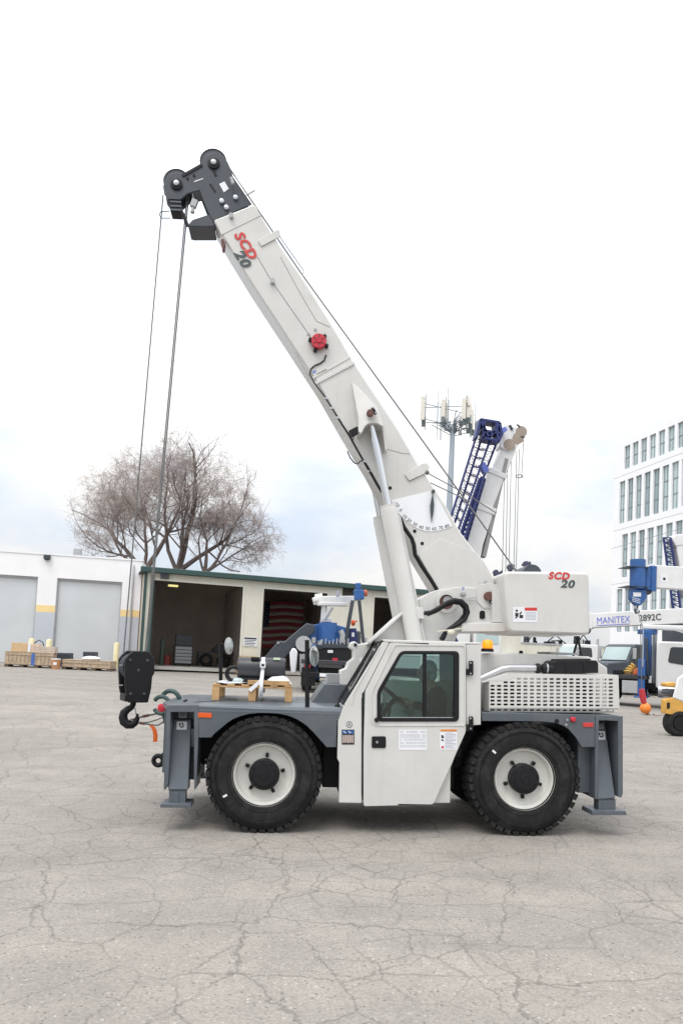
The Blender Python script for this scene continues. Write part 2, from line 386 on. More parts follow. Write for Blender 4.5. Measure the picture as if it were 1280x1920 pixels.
    # oil drips and dark scuffs
    ol = noise(0.9, 4, 0.6, dist=0.4); orr = ramp(ol.outputs['Fac'], 0.68, 0.80, (0, 0, 0), (0.30, 0.30, 0.30)); c = mixc('MIX', orr.outputs[0], c, (0.12, 0.112, 0.105))
    v3 = N(t, 'ShaderNodeTexVoronoi'); v3.inputs['Scale'].default_value = 1.1; L(co.outputs['Object'], v3.inputs['Vector']); dr = ramp(v3.outputs['Distance'], 0.012, 0.035, (0.55, 0.55, 0.55), (0, 0, 0)); c = mixc('MIX', dr.outputs[0], c, (0.09, 0.085, 0.08))
    L(c, b.inputs['Base Color']); b.inputs['Roughness'].default_value = 0.9; b.inputs['Specular IOR Level'].default_value = 0.25
    hs = N(t, 'ShaderNodeMath', operation='ADD'); L(heights[0], hs.inputs[0]); L(heights[1], hs.inputs[1])
    h2 = N(t, 'ShaderNodeMath', operation='SUBTRACT'); L(fine.outputs['Fac'], h2.inputs[0]); L(hs.outputs[0], h2.inputs[1])
    bp = N(t, 'ShaderNodeBump'); bp.inputs['Strength'].default_value = 0.55; bp.inputs['Distance'].default_value = 0.012; L(h2.outputs[0], bp.inputs['Height']); L(bp.outputs[0], b.inputs['Normal'])
    return mm
def ground():
    xs = [-700, -300, -150, -100]+[-80+4*i for i in range(41)]+[100, 150, 300, 700]
    ys = [-60, -30, -15, -6, 0, 2]+[3.2+i for i in range(12)]+[16+3*i for i in range(20)]+[90, 140, 250, 500, 1200, 2500]
    mb = MB(); vs = [(x, y, G(x, y)) for y in ys for x in xs]; nx = len(xs)
    mb.add(vs, [(j*nx+i, j*nx+i+1, (j+1)*nx+i+1, (j+1)*nx+i) for j in range(len(ys)-1) for i in range(nx-1)])
    return tag(mb.build('asphalt_yard', asphalt(), smooth=60), 'cracked pale grey asphalt yard', kind='structure')
ground()
def worn_line():
    mm = bpy.data.materials.new('worn line paint'); mm.use_nodes = True; t = mm.node_tree; b = t.nodes['Principled BSDF']; b.inputs['Base Color'].default_value = (0.46, 0.45, 0.43, 1); b.inputs['Roughness'].default_value = 0.9
    co = N(t, 'ShaderNodeTexCoord'); n = N(t, 'ShaderNodeTexNoise'); n.inputs['Scale'].default_value = 5; n.inputs['Detail'].default_value = 8; n.inputs['Roughness'].default_value = 0.75
    r_ = N(t, 'ShaderNodeMapRange'); r_.inputs['From Min'].default_value = 0.42; r_.inputs['From Max'].default_value = 0.62; r_.inputs['To Max'].default_value = 0.75
    t.links.new(co.outputs['Object'], n.inputs['Vector']); t.links.new(n.outputs['Fac'], r_.inputs['Value']); t.links.new(r_.outputs[0], b.inputs['Alpha']); return mm
for (u0, v0), (u1, v1) in (((1172, 1479), (1500, 1492)), ((1172, 1405), (1600, 1420))):
    def gp(u, v): d = ray(u, v); q = CAM+d*(-CAM.z/d.z); return Vector((q.x, q.y, 0.0))
    a, b_ = gp(u0, v0), gp(u1, v1); n_ = 24
    mb = MB(); vs = []
    for i in range(n_+1):
        q = a.lerp(b_, i/n_); vs += [(q.x, q.y-0.05, G(q.x, q.y-0.05)+0.004), (q.x, q.y+0.05, G(q.x, q.y+0.05)+0.004)]
    mb.add(vs, [(2*i, 2*i+2, 2*i+3, 2*i+1) for i in range(n_)])
    tag(mb.build('parking_line', worn_line()), 'faded white parking line on the asphalt', kind='structure')

# ================================================================== THE CARRY DECK CRANE
WB = 2.90
crane = empty('carry_deck_crane', (1.4, 1.05, 0), 'cream and grey carry deck crane with raised telescopic boom in the middle of the yard', 'crane')

# ---- wheels
def make_wheel(name, x, near):
    s = -1 if near else 1; yo = 0.0 if near else 2.1; ax = (0, s, 0); c = (x, yo, 0.625)
    rim = MB(); rim.lathe([(0.345, -0.010), (0.352, -0.022), (0.345, -0.035), (0.318, -0.040), (0.308, -0.058), (0.294, -0.095), (0.262, -0.112), (0.20, -0.112), (0.10, -0.112), (0.10, -0.30), (0.345, -0.36), (0.345, -0.03)], c, ax, 48, closed=True)
    wo = rim.build('wheel', W2, crane, smooth=35)
    ty = MB()
    prof = [(0.335, -0.03), (0.36, -0.004), (0.42, 0.006), (0.49, 0.004), (0.545, -0.012), (0.585, -0.045), (0.594, -0.09), (0.597, -0.21), (0.594, -0.33), (0.585, -0.375), (0.545, -0.408), (0.45, -0.425), (0.335, -0.39)]
    prof = [(r_ if r_ < 0.37 else 0.37+(r_-0.37)*1.115, h) for r_, h in prof]
    ty.lathe(prof, c, ax, 64, closed=True)
    for rr in (0.395, 0.515, 0.53): ty.lathe([(rr-0.004, 0.002), (rr, 0.0095), (rr+0.004, 0.002)], c, ax, 64, caps=False)
    n = 40
    for i in range(n):
        for side in (0, 1):
            a = 2*math.pi*(i+0.5*side)/n; d = Vector((math.cos(a), 0, math.sin(a))); t = Vector((-math.sin(a), 0, math.cos(a)))
            yy = -0.085 if side == 0 else -0.335; cc = Vector(c)+d*0.621+Vector((0, s*yy, 0))
            ty.obox(cc, d*0.010, t*0.035+Vector((0, 0.010*(1 if side else -1), 0)), Vector((0, 0.078, 0)))
            c2 = Vector(c)+d*0.603+Vector((0, s*(-0.018 if side == 0 else -0.40), 0)); ty.obox(c2, d*0.018, t*0.032, Vector((0, 0.012, 0)))
    for i in range(n):
        a = 2*math.pi*(i+0.25)/n; d = Vector((math.cos(a), 0, math.sin(a))); t = Vector((-math.sin(a), 0, math.cos(a)))
        ty.obox(Vector(c)+d*0.620+Vector((0, s*-0.21, 0)), d*0.014, t*0.030, Vector((0, 0.035, 0)))
    ty.build('tyre', RUB, wo, smooth=30)
    hb = MB(); hb.lathe([(0.168, -0.12), (0.168, -0.020), (0.160, -0.010), (0.125, -0.005), (0.12, 0.004), (0.05, 0.006), (0.045, 0.014), (0.0, 0.014)], c, ax, 36)
    for i in range(8):
        a = 2*math.pi*i/8+0.2; d = Vector((math.cos(a), 0, math.sin(a))); q = Vector(c)+d*0.143
        hb.lathe([(0.012, -0.010), (0.012, 0.002), (0, 0.002)], q, ax, 6)
    hb.build('hub_cap', BK, wo, smooth=30)
    for i in range(5):
        a = 2*math.pi*i/5+(1.45 if x < 1 else 2.2); d = Vector((math.cos(a), 0, math.sin(a))); q = Vector(c)+d*0.205
        part('wheel_clamp', lambda b: (b.obox(q+Vector((0, s*-0.092, 0)), d*0.022, Vector((-d.z, 0, d.x))*0.017, Vector((0, 0.024, 0))), b.lathe([(0.011, -0.08), (0.011, -0.060), (0, -0.060)], q, ax, 6)), BK, wo, bevel=0.004)
    if near:
        for a, rr in ((3.65, 0.47),) if x < 1 else ((2.45, 0.47),):
            d = Vector((math.cos(a), 0, math.sin(a))); t = Vector((-math.sin(a), 0, math.cos(a)))
            part('tyre_sticker', lambda b: b.obox(Vector(c)+d*rr+Vector((0, -0.007, 0)), d*0.024, t*0.011, Vector((0, 0.002, 0))), WHT, wo)
    return wo
for x in (0, WB):
    for near in (True, False): make_wheel('wheel', x, near)
# axles and belly
part('axle', lambda b: (b.tube([(0, 0.25, 0.61), (0, 1.85, 0.61)], 0.10, 14), b.ball((0, 1.05, 0.60), 0.24, 0.22, 0.24)), BKM, crane, smooth=40)
part('axle', lambda b: (b.tube([(WB, 0.25, 0.61), (WB, 1.85, 0.61)], 0.10, 14), b.ball((WB, 1.05, 0.60), 0.24, 0.22, 0.24)), BKM, crane, smooth=40)
part('belly_frame', lambda b: (b.box(-1.0, 3.75, 0.52, 1.58, 0.66, 1.10), b.box(0.66, 2.2, 0.45, 1.9, 0.42, 0.95)), BKM, crane, bevel=0.01)
part('steering_hose', lambda b: [b.tube([(-0.72+0.05*i, 0.5, 0.72-0.03*i), (-0.62+0.03*i, 0.42, 0.62), (-0.5, 0.5, 0.66+0.03*i)], 0.014, 6) for i in range(3)], BK, crane, smooth=40)
part('hose_fitting', lambda b: [b.tube([(-0.74+0.06*i, 0.46, 0.66+0.05*(i % 2)), (-0.70+0.06*i, 0.43, 0.66+0.05*(i % 2))], 0.018, 8) for i in range(4)], STL, crane, smooth=40)

# ---- front fender and deck
t05 = T(0.06)
fender = t05([(371, 1324), (640, 1335), (640, 1345), (632, 1349), (630, 1401), (612, 1401), (588, 1374), (574, 1360), (557, 1349), (540, 1342), (526, 1339), (505, 1337), (485, 1337), (466, 1339), (451, 1343), (438, 1348), (427, 1355), (403, 1375), (396, 1383), (369, 1383)])
ZD = fender[0][1]                                          # deck height at the near edge
part('fender', lambda b: b.prism(fender, 0.06, 0.085), GR, crane, bevel=0.004)
part('fender', lambda b: b.prism(fender, 2.015, 2.04), GR, crane, bevel=0.004)
XF = T(0.10)([(314, 1320)])[0][0]; XC = T(0.10)([(640, 1335)])[0][0]
def deck(b):
    prof = [(0.058, ZD-0.055), (0.062, ZD-0.02), (0.078, ZD+0.004), (0.11, ZD+0.014), (1.99, ZD+0.014), (2.022, ZD+0.004), (2.038, ZD-0.02), (2.042, ZD-0.055)]
    k = len(prof); x0 = T(0.1)([(372, 1322)])[0][0]
    for xa, xb in ((x0, XC+0.02),):
        b.add([(xa, y, z) for y, z in prof]+[(xb, y, z) for y, z in prof], [(i, i+1, k+i+1, k+i) for i in range(k-1)]+[tuple(range(k)), tuple(range(2*k-1, k-1, -1))])
part('deck_plate', deck, GR, crane, smooth=50)
def nose(b):
    xr = T(0.1)([(373, 1322)])[0][0]-0.004; z0, z1 = ZD-0.045, ZD+0.010
    pl = [(XF, 0.07), (xr, 0.07), (xr, 2.03), (XF, 2.03), (XF-0.10, 1.80), (XF-0.10, 0.42)]
    b.add([(x, y, z0) for x, y in pl]+[(x, y, z1) for x, y in pl], [tuple(range(6)), tuple(range(11, 5, -1))]+[(i, (i+1) % 6, 6+(i+1) % 6, 6+i) for i in range(6)])
    b.box(XF-0.09, XF-0.05, 0.5, 1.75, 0.55, z0)
part('deck_nose', nose, GR, crane, bevel=0.006)
def deckholes(b):
    for i in range(4):
        for j in range(2):
            q = px(372+9*i+4*j, 1311-4*j, 0.55); b.box(q.x-0.035, q.x+0.035, 0.45+0.14*j+0.05*i, 0.462+0.14*j+0.05*i, ZD+0.014, ZD+0.020)
part('deck_grip_bar', deckholes, GR, crane)
q = px(347, 1310, 0.6); part('deck_latch', lambda b: b.box(q.x-0.012, q.x+0.012, 0.55, 0.75, ZD+0.012, ZD+0.03), BK, crane, bevel=0.004)
# sloped dark console and grille behind the deck
t1 = T(1.0)
part('deck_console', lambda b: b.prism(t1([(583, 1318), (608, 1281), (690, 1285), (690, 1322)]), 0.95, 1.75), GR, crane, bevel=0.012)
def grille(b):
    a = t1([(612, 1263), (646, 1282)]); b.box(a[0][0], a[1][0]+0.35, 1.12, 1.16, a[1][1]-0.02, a[0][1])
    for i in range(12):
        z = a[1][1]+(a[0][1]-a[1][1])*(i+0.5)/12; b.box(a[0][0]+0.02, a[1][0]+0.3, 1.108, 1.122, z-0.003, z+0.003)
part('console_grille', grille, LGR, crane, bevel=0.003)

# ---- rear frame rail
rail = t05([(903, 1336), (1115, 1340), (1115, 1401), (1090, 1401), (1079, 1383), (1065, 1367), (1053, 1360), (1042, 1356), (1014, 1353), (903, 1352)])
part('rear_rail', lambda b: b.prism(rail, 0.06, 0.085), GR, crane, bevel=0.005)
part('rear_rail', lambda b: b.prism(rail, 2.015, 2.04), GR, crane, bevel=0.005)
ZR = rail[1][1]; XR0 = rail[0][0]; XR1 = rail[1][0]
part('rear_deck', lambda b: b.box(XR0-0.05, XR1+0.28, 0.087, 2.012, ZR-0.05, ZR-0.004), GR, crane, bevel=0.006)
part('rear_bulkhead', lambda b: b.box(XR1-0.14, XR1+0.02, 0.20, 1.9, 0.45, ZR-0.055), GR, crane, bevel=0.01)

# ---- outriggers
def outrigger(front, near):
    sy = (lambda y: y) if near else (lambda y: 2.1-y)
    def pr(b, poly, y0, y1): b.prism(poly, sy(y0), sy(y1))
    t0 = T(0.05)
    if front:
        hb = t0([(313, 1322), (372, 1322), (372, 1383), (368, 1478), (364, 1482), (364, 1400), (364, 1335), (320, 1335), (319, 1400), (316, 1468), (309, 1482), (307, 1478)])
        leg = [(326, 1348), (359, 1349), (353, 1481), (315, 1481)]; foot = [(318, 1480), (349, 1480), (349, 1505), (318, 1505)]; plate = [(305, 1503), (360, 1503), (362, 1510), (304, 1510)]
        dec = [(332, 1353), (351, 1353), (350, 1368), (331, 1368)]; dec2 = [(336, 1328), (351, 1328), (350, 1346), (335, 1346)]
        lug = [(319, 1366), (324, 1366), (324, 1398), (318, 1398)]; lug2 = [(359, 1366), (365, 1366), (364, 1400), (358, 1400)]
    else:
        hb = t0([(1116, 1341), (1167, 1343), (1167, 1488), (1164, 1496), (1158, 1494), (1158, 1352), (1122, 1350), (1121, 1420), (1120, 1496), (1114, 1498)])
        leg = [(1119, 1360), (1134, 1360), (1153, 1497), (1115, 1499)]; foot = [(1118, 1497), (1150, 1497), (1150, 1517), (1118, 1517)]; plate = [(1102, 1516), (1163, 1516), (1165, 1524), (1100, 1524)]
        dec = [(1120, 1371), (1133, 1371), (1134, 1387), (1120, 1387)]; dec2 = [(1119, 1350), (1130, 1350), (1131, 1366), (1119, 1366)]
        lug = [(1143, 1386), (1160, 1386), (1160, 1414), (1143, 1414)]; lug2 = [(1146, 1470), (1160, 1474), (1160, 1490), (1148, 1490)]
    o = part('outrigger', lambda b: (pr(b, hb, 0.05, 0.42)), GR, crane, bevel=0.004)
    x0 = min(q[0] for q in hb); x1 = max(q[0] for q in hb); zt = max(q[1] for q in hb); zb = min(q[1] for q in hb)
    part('back_plate', lambda b: b.box(x0+0.02, x1-0.02, sy(0.40), sy(0.43), zb+0.06, zt-0.06), GR, o)
    # leg leans out towards its side at the foot
    lp = [(P(u, v, y).x, P(u, v, y).z) for (u, v), y in zip(leg, (0.30, 0.30, 0.06, 0.06))]
    ys0 = [0.30, 0.30, 0.06, 0.06]; ys1 = [0.385, 0.385, 0.22, 0.22]
    part('leg', lambda b: b.prism(lp, [sy(y) for y in ys0], [sy(y) for y in ys1]), GR, o, bevel=0.008)
    fp = T(0.12)(foot); part('foot_tube', lambda b: (pr(b, fp, 0.075, 0.205), b.box(fp[0][0]+0.05, fp[1][0]-0.07, sy(0.068), sy(0.074), fp[2][1], fp[0][1]-0.02)), GR, o, bevel=0.006)
    pl = T(0.12)(plate); part('foot_plate', lambda b: (pr(b, pl, 0.0, 0.29)), GR, o, bevel=0.005)
    lg = T(0.30)(lug); part('guide_block', lambda b: pr(b, lg, 0.27, 0.33), GR, o); lg2 = T(0.30)(lug2); part('guide_block', lambda b: pr(b, lg2, 0.27, 0.33), GR, o)
    if near:
        # labels lie on the sloping leg face
        def onleg(poly, lift):
            r_ = []
            for (u, v) in poly:
                z1_, z0_ = lp[0][1], lp[2][1]; y = 0.2
                for _ in range(6):
                    q_ = P(u, v, y); k_ = (q_.z-z0_)/(z1_-z0_); y = 0.06+(0.30-0.06)*k_-lift
                r_.append(P(u, v, y))
            return r_
        for pol, mm, nm in ((dec, WHT, 'warning_label'), (dec2, LGR, 'data_label')):
            a = onleg(pol, 0.004); part(nm, lambda b: b.add(list(a)+[q_+Vector((0, 0.003, 0)) for q_ in a], [(0, 1, 2, 3), (7, 6, 5, 4), (0, 4, 5, 1), (1, 5, 6, 2), (2, 6, 7, 3), (3, 7, 4, 0)]), mm, o)
        cx = sum(u for u, v in dec)/4; cy = sum(v for u, v in dec)/4
        def marks(b):
            for du, dv, hw, hh in ((-3.5, -2.5, 1.5, 2.6), (1.5, -3.5, 1.6, 2.0), (0, 2.2, 3.6, 1.5), (3.2, -0.5, 1.4, 1.4)):
                a = onleg([(cx+du-hw, cy+dv-hh), (cx+du+hw, cy+dv-hh+0.8), (cx+du+hw, cy+dv+hh), (cx+du-hw, cy+dv+hh-0.5)], 0.0065); b.add(a, [(0, 1, 2, 3)])
        part('label_symbol', marks, INK, o)
        cx2 = sum(u for u, v in dec2)/4; cy2 = sum(v for u, v in dec2)/4
        part('label_print', lambda b: [b.add(onleg([(cx2-5, cy2-7+dv), (cx2+5, cy2-7+dv), (cx2+5, cy2-7+dv+h), (cx2-5, cy2-7+dv+h)], 0.0065), [(0, 1, 2, 3)]) for dv, h in ((1, 4.5), (7, 1), (9.5, 1), (12, 1))], INK, o)
    return o
for fr in (True, False):
    for ne in (True, False): outrigger(fr, ne)
def flat(name, pts, y, th, m_, parent=crane, bevel=0.0):
    a = T(y)(pts); return part(name, lambda b: b.prism(a, y-th, y), m_, parent, bevel=bevel)
flat('side_reflector', [(372, 1336), (397, 1337), (397, 1346), (372, 1345)], 0.058, 0.008, ORG, bevel=0.003)
flat('side_reflector', [(1092, 1355), (1111, 1355), (1111, 1363), (1092, 1363)], 0.058, 0.008, REDD, bevel=0.003)
part('marker_lamp', lambda b: b.lathe([(0.030, 0), (0.030, 0.02), (0.02, 0.032), (0, 0.034)], px(1073, 1349, 0.058), (0, -1, 0), 16), RED, crane, smooth=40)
part('bolt', lambda b: b.lathe([(0.016, 0), (0.016, 0.012), (0, 0.014)], px(1062, 1350, 0.058), (0, -1, 0), 8), STL, crane)
part('bolt', lambda b: b.lathe([(0.016, 0), (0.016, 0.012), (0, 0.014)], px(1060, 1359, 0.058), (0, -1, 0), 8), STL, crane)
part('bolt', lambda b: b.lathe([(0.024, 0), (0.024, 0.012), (0, 0.014)], px(1043, 1352, 0.058), (0, -1, 0), 8), BK, crane)

# ---- engine housing, guard, pipe, air cleaner
tg = T(0.12)
gl = [(917, 1275), (953, 1263), (1158, 1266), (1160, 1330), (917, 1333)]
go = tg(gl)
rows, cols, per = 9, 19, []
def guard(b):
    us = [917+ (1160-917)*i/20.0 for i in range(21)]
    z_top = lambda u: 1275-(u-917)/36*12 if u < 953 else 1263+(u-953)*3/205
    vs_ = [1266+6.75*i for i in range(10)]
    Y = 0.12
    def q3(u, v): q = P(u, v, Y); return (q.x, Y, q.z)
    u0, du, v0, dv = 922.6-6.15, 12.3, 1268.6, 6.93
    def fill(a0, a1, c0, c1): b.add([q3(a0, c0), q3(a1, c0), q3(a1, c1), q3(a0, c1)], [(0, 1, 2, 3)])
    for c in range(cols):
        for r_ in range(rows-1):
            ul, ur = u0+c*du, u0+(c+1)*du; vt, vb = v0+r_*dv+ (c*0.12), v0+(r_+1)*dv+(c*0.12); vt2, vb2 = vt+0.12, vb+0.12
            if (c < 2 and r_ < 2) or (c < 4 and r_ < 1):
                if (c in (2, 3) and r_ == 0) or (c in (0, 1) and r_ == 1): pass
                continue
            uc, vc = (ul+ur)/2, (vt+vb)/2+0.06; hw, hh = 4.35, 1.85
            outer = [(ul, vt), (uc, (vt+vt2)/2), (ur, vt2), (ur, (vt2+vb2)/2), (ur, vb2), (uc, (vb+vb2)/2), (ul, vb), (ul, (vt+vb)/2)]
            inner = [(uc-hw*0.75, vc-hh), (uc, vc-hh), (uc+hw*0.75, vc-hh), (uc+hw, vc), (uc+hw*0.75, vc+hh), (uc, vc+hh), (uc-hw*0.75, vc+hh), (uc-hw, vc)]
            b.add([q3(*q) for q in outer]+[q3(*q) for q in inner], [(i, (i+1) % 8, 8+(i+1) % 8, 8+i) for i in range(8)])
    uR = u0+cols*du; vB = v0+(rows-1)*dv
    # solid borders
    b.add([q3(953, 1263), q3(1158, 1266), q3(uR, v0+cols*0.12), q3(u0+4*du, v0+4*0.12)], [(0, 1, 2, 3)])
    b.add([q3(1158, 1266), q3(1160, 1330), q3(uR, vB+cols*0.12), q3(uR, v0+cols*0.12)], [(0, 1, 2, 3)])
    b.add([q3(u0, vB), q3(uR, vB+cols*0.12), q3(1160, 1328), q3(u0, 1327)], [(0, 1, 2, 3)])
    b.add([q3(u0, v0+2*dv), q3(u0+2*du, v0+2*dv+0.24), q3(u0+2*du, v0+dv+0.24), q3(u0+4*du, v0+dv+0.48), q3(u0+4*du, v0+0.48), q3(953, 1263), q3(u0, 1275.3)], [(0, 1, 2, 3, 4, 5, 6)])
    # folded lower lip with a last row of slots, and folded end
    lipy = 0.155
    def q4(u, v): q = P(u, v, lipy); return (q.x, lipy, q.z)
    for c in range(cols):
        ul, ur = u0+c*du, u0+(c+1)*du; uc = (ul+ur)/2
        A = [q3(ul, 1327+c*0.05), q3(ur, 1327+(c+1)*0.05), q4(ur, 1335+(c+1)*0.05), q4(ul, 1335+c*0.05)]
        A = [Vector(a) for a in A]
        def bl(s_, t_): return (A[0]*(1-s_)+A[1]*s_)*(1-t_)+(A[3]*(1-s_)+A[2]*s_)*t_
        o8 = [bl(*q) for q in ((0, 0), (.5, 0), (1, 0), (1, .5), (1, 1), (.5, 1), (0, 1), (0, .5))]
        i8 = [bl(*q) for q in ((.2, .32), (.5, .28), (.8, .32), (.86, .5), (.8, .7), (.5, .74), (.2, .7), (.14, .5))]
        b.add(o8+i8, [(i, (i+1) % 8, 8+(i+1) % 8, 8+i) for i in range(8)])
    def qd(u, v, y): q = P(u, v, y); return (q.x, y, q.z)
    b.add([q3(917, 1275.3), q3(u0, 1333), qd(906, 1333, 0.30), qd(904, 1278, 0.30)], [(0, 1, 2, 3)])
    b.add([q3(1158, 1266), q3(1160, 1330), (q3(1160, 1330)[0]+0.015, 0.5, q3(1160, 1330)[2]), (q3(1158, 1266)[0]+0.015, 0.5, q3(1158, 1266)[2])], [(0, 1, 2, 3)])
g = part('engine_guard', guard, W_, crane)
sm = g.modifiers.new('thickness', 'SOLIDIFY'); sm.thickness = 0.006; sm.offset = 0
q0 = go[1]; q1 = go[2]
part('guard_top', lambda b: b.prism(tg([(904, 1279), (917, 1275), (953, 1263), (1158, 1266), (1158, 1268), (953, 1265), (917, 1277), (904, 1281)]), 0.125, 0.50), W_, crane)
eng = T(0.55)([(905, 1262), (1140, 1268), (1140, 1332), (905, 1332)])
part('engine_block', lambda b: (b.box(eng[0][0]+0.1, eng[0][0]+0.35, 0.42, 1.1, ZR, ZR+0.36), b.box(eng[0][0]+0.42, eng[0][0]+1.0, 0.62, 1.1, ZR, ZR+0.30), b.box(eng[0][0]+1.0, eng[0][0]+1.3, 0.45, 1.1, ZR, ZR+0.34), b.tube([(eng[0][0]+0.1, 0.45, ZR+0.06), (eng[0][0]+1.4, 0.45, ZR+0.05)], 0.04, 8)), BKM, crane, bevel=0.01)
part('fuel_tank', lambda b: b.tube([(eng[0][0]+0.40, 0.42, ZR+0.2), (eng[0][0]+1.02, 0.42, ZR+0.2)], 0.13, 20), W_, crane, smooth=40)
th = T(0.62)
part('engine_hood', lambda b: (b.prism(th([(880, 1226), (950, 1224), (1104, 1231), (1138, 1252), (1142, 1330), (880, 1330)]), 0.62, 1.75)), W_, crane, bevel=0.015)
part('hood_seam', lambda b: b.prism(th([(1037, 1222), (1090, 1225), (1090, 1228), (1037, 1226)]), 0.70, 1.2), LGR, crane)
part('hood_cap', lambda b: b.lathe([(0.025, 0), (0.025, 0.03), (0.015, 0.04), (0, 0.04)], px(976, 1226, 0.75), (0, 0, 1), 12), BK, crane, smooth=40)
part('intake_pipe', lambda b: b.tube([px(892, 1276, 0.34), px(905, 1271, 0.34), px(925, 1262, 0.34), px(940, 1255, 0.34), px(955, 1252.5, 0.34), px(975, 1252.5, 0.34), px(1004, 1253, 0.34)], 0.042, 14), mat('aluminised pipe', (0.50, 0.50, 0.51), 0.3, 0.75, var=0.08), crane, smooth=50)
part('rubber_sleeve', lambda b: [b.lathe([(0.05, 0), (0.058, 0.012), (0.058, 0.045), (0.05, 0.057)], px(1003+12*i, 1253+0.5*i, 0.34), (1, 0, 0), 16) for i in range(3)], BK, crane, smooth=30)
part('hose_clamp', lambda b: b.lathe([(0.06, 0), (0.06, 0.02)], px(1022, 1253, 0.34), (1, 0, 0), 16), STL, crane, smooth=40)
part('air_cleaner', lambda b: (b.prism(T(0.3)([(1036, 1243), (1042, 1239), (1116, 1238), (1121, 1243), (1121, 1262), (1036, 1262)]), 0.30, 0.62), b.prism(T(0.29)([(1050, 1236), (1108, 1235), (1108, 1240), (1050, 1240)]), 0.31, 0.6), b.prism(T(0.29)([(1060, 1244), (1063, 1244), (1063, 1262), (1060, 1262)]), 0.29, 0.6), b.prism(T(0.29)([(1094, 1244), (1097, 1244), (1097, 1262), (1094, 1262)]), 0.29, 0.6)), BK, crane, bevel=0.006)

# ---- cab
YC = 0.03                                                 # near face of the cab
tc_ = T(YC)
door_out = tc_([(730, 1205), (872, 1206), (872, 1371), (811, 1507.5), (681, 1511), (681, 1400), (684, 1296)])
win_out = rounded(tc_([(750, 1220.5), (859, 1221), (858.5, 1352.5), (706, 1352.5), (706, 1297)]), 0.055, 6)
win_in = rounded(tc_([(752.5, 1227), (850.5, 1227), (850, 1345.5), (713, 1345.5), (713, 1299.5)]), 0.035, 6)
YI = 0.80                                                 # inner side of the cab
cab_side = [(717, 1200), (901, 1205), (901, 1359), (886, 1360), (872, 1373), (845, 1441), (845, 1507), (635, 1505), (636, 1430), (632, 1422), (634, 1352), (641, 1333), (646, 1318)]
cabp = tc_(cab_side)
# far and rear shells, roof, floor
cab = part('cab', lambda b: b.prism(tc_([(716, 1199), (901.5, 1204.5), (901.5, 1209), (720, 1204)]), YC, YI+0.03), W_, crane, bevel=0.008)
xr = cabp[1][0]; xl = cabp[7][0]
zt = cabp[1][1]
part('rear_pillar', lambda b: b.prism(tc_([(873.5, 1209), (901, 1209), (901, 1359), (886, 1360), (876, 1371), (873.5, 1371)]), YC, YC+0.05), W_, cab, bevel=0.006)
part('front_panel', lambda b: b.prism(tc_([(717, 1204), (729.3, 1204.8), (682.6, 1296), (678, 1310), (678, 1400), (678, 1506), (635, 1505), (636, 1430), (632, 1422), (634, 1352), (641, 1333), (647, 1318)]), YC, YC+0.05), W_, cab, bevel=0.006)
part('sill_panel', lambda b: b.prism(tc_([(846, 1441), (845, 1507), (790, 1507), (872, 1372)]), YC+0.045, YC+0.08), W_, cab, bevel=0.004)
part('rear_wall', lambda b: (b.box(xr-0.035, xr-0.003, YC+0.055, YI, cabp[2][1]+0.02, zt-0.03), b.box(cabp[6][0]-0.05, cabp[6][0]-0.02, YC+0.085, YI-0.035, cabp[6][1]+0.03, cabp[5][1])), W_, cab)
part('far_wall', lambda b: b.prism(tc_([(722, 1206), (898, 1208), (898, 1359), (845, 1441), (845, 1500), (640, 1500), (650, 1320)]), YI-0.03, YI, holes=[rounded(tc_([(748, 1222), (850, 1222), (850, 1330), (702, 1330), (712, 1297)]), 0.04)]), W_, cab)
part('floor_pan', lambda b: b.box(xl+0.03, cabp[6][0]-0.03, YC+0.06, YI-0.035, cabp[7][1]+0.02, cabp[7][1]+0.06), BKM, cab)
# windshield: sloping glass between near and far A pillars, with black gasket and wiper
a0 = px(646, 1322, YC+0.03); a1 = px(719, 1202, YC+0.03)
dz = Vector((a1.x-a0.x, 0, a1.z-a0.z)); nrm = Vector((-dz.z, 0, dz.x)).normalized(); dzn = dz.normalized()
def wsq(s_, y, off): return a0+dz*s_+Vector((0, y-a0.y, 0))+nrm*off
wp = part('windshield', lambda b: b.obox(wsq(0.5, (YC+YI)/2, 0.012), dz*0.5, Vector((0, (YI-YC)/2-0.015, 0)), nrm*0.004), GLC, cab)
part('gasket', lambda b: [b.beam(wsq(s0, y0, 0.014), wsq(s1, y1, 0.014), 0.03, 0.028, side=nrm) for s0, y0, s1, y1 in ((0.0, YC+0.03, 1, YC+0.03), (0.0, YI-0.02, 1, YI-0.02), (0.02, YC+0.04, 0.02, YI-0.03), (0.98, YC+0.04, 0.98, YI-0.03))], BK, cab, bevel=0.006)
part('wiper', lambda b: (b.tube([wsq(-0.06, 0.30, 0.05), wsq(0.30, 0.34, 0.05), wsq(0.62, 0.36, 0.04)], 0.010, 6), b.beam(wsq(0.25, 0.25, 0.035), wsq(0.85, 0.45, 0.03), 0.014, 0.014), b.ball(wsq(-0.07, 0.30, 0.04), 0.03)), BK, cab, smooth=40)
part('cowl', lambda b: b.box(xl+0.02, a0.x+0.03, YC+0.055, YI, cabp[7][1]+0.1, a0.z-0.01), W_, cab, bevel=0.01)
part('cab_seam', lambda b: b.tube([(q_[0], YC-0.002, q_[1]) for q_ in tc_([(712, 1212), (663, 1300), (660, 1322)])], 0.006, 6), W_, cab, smooth=50)
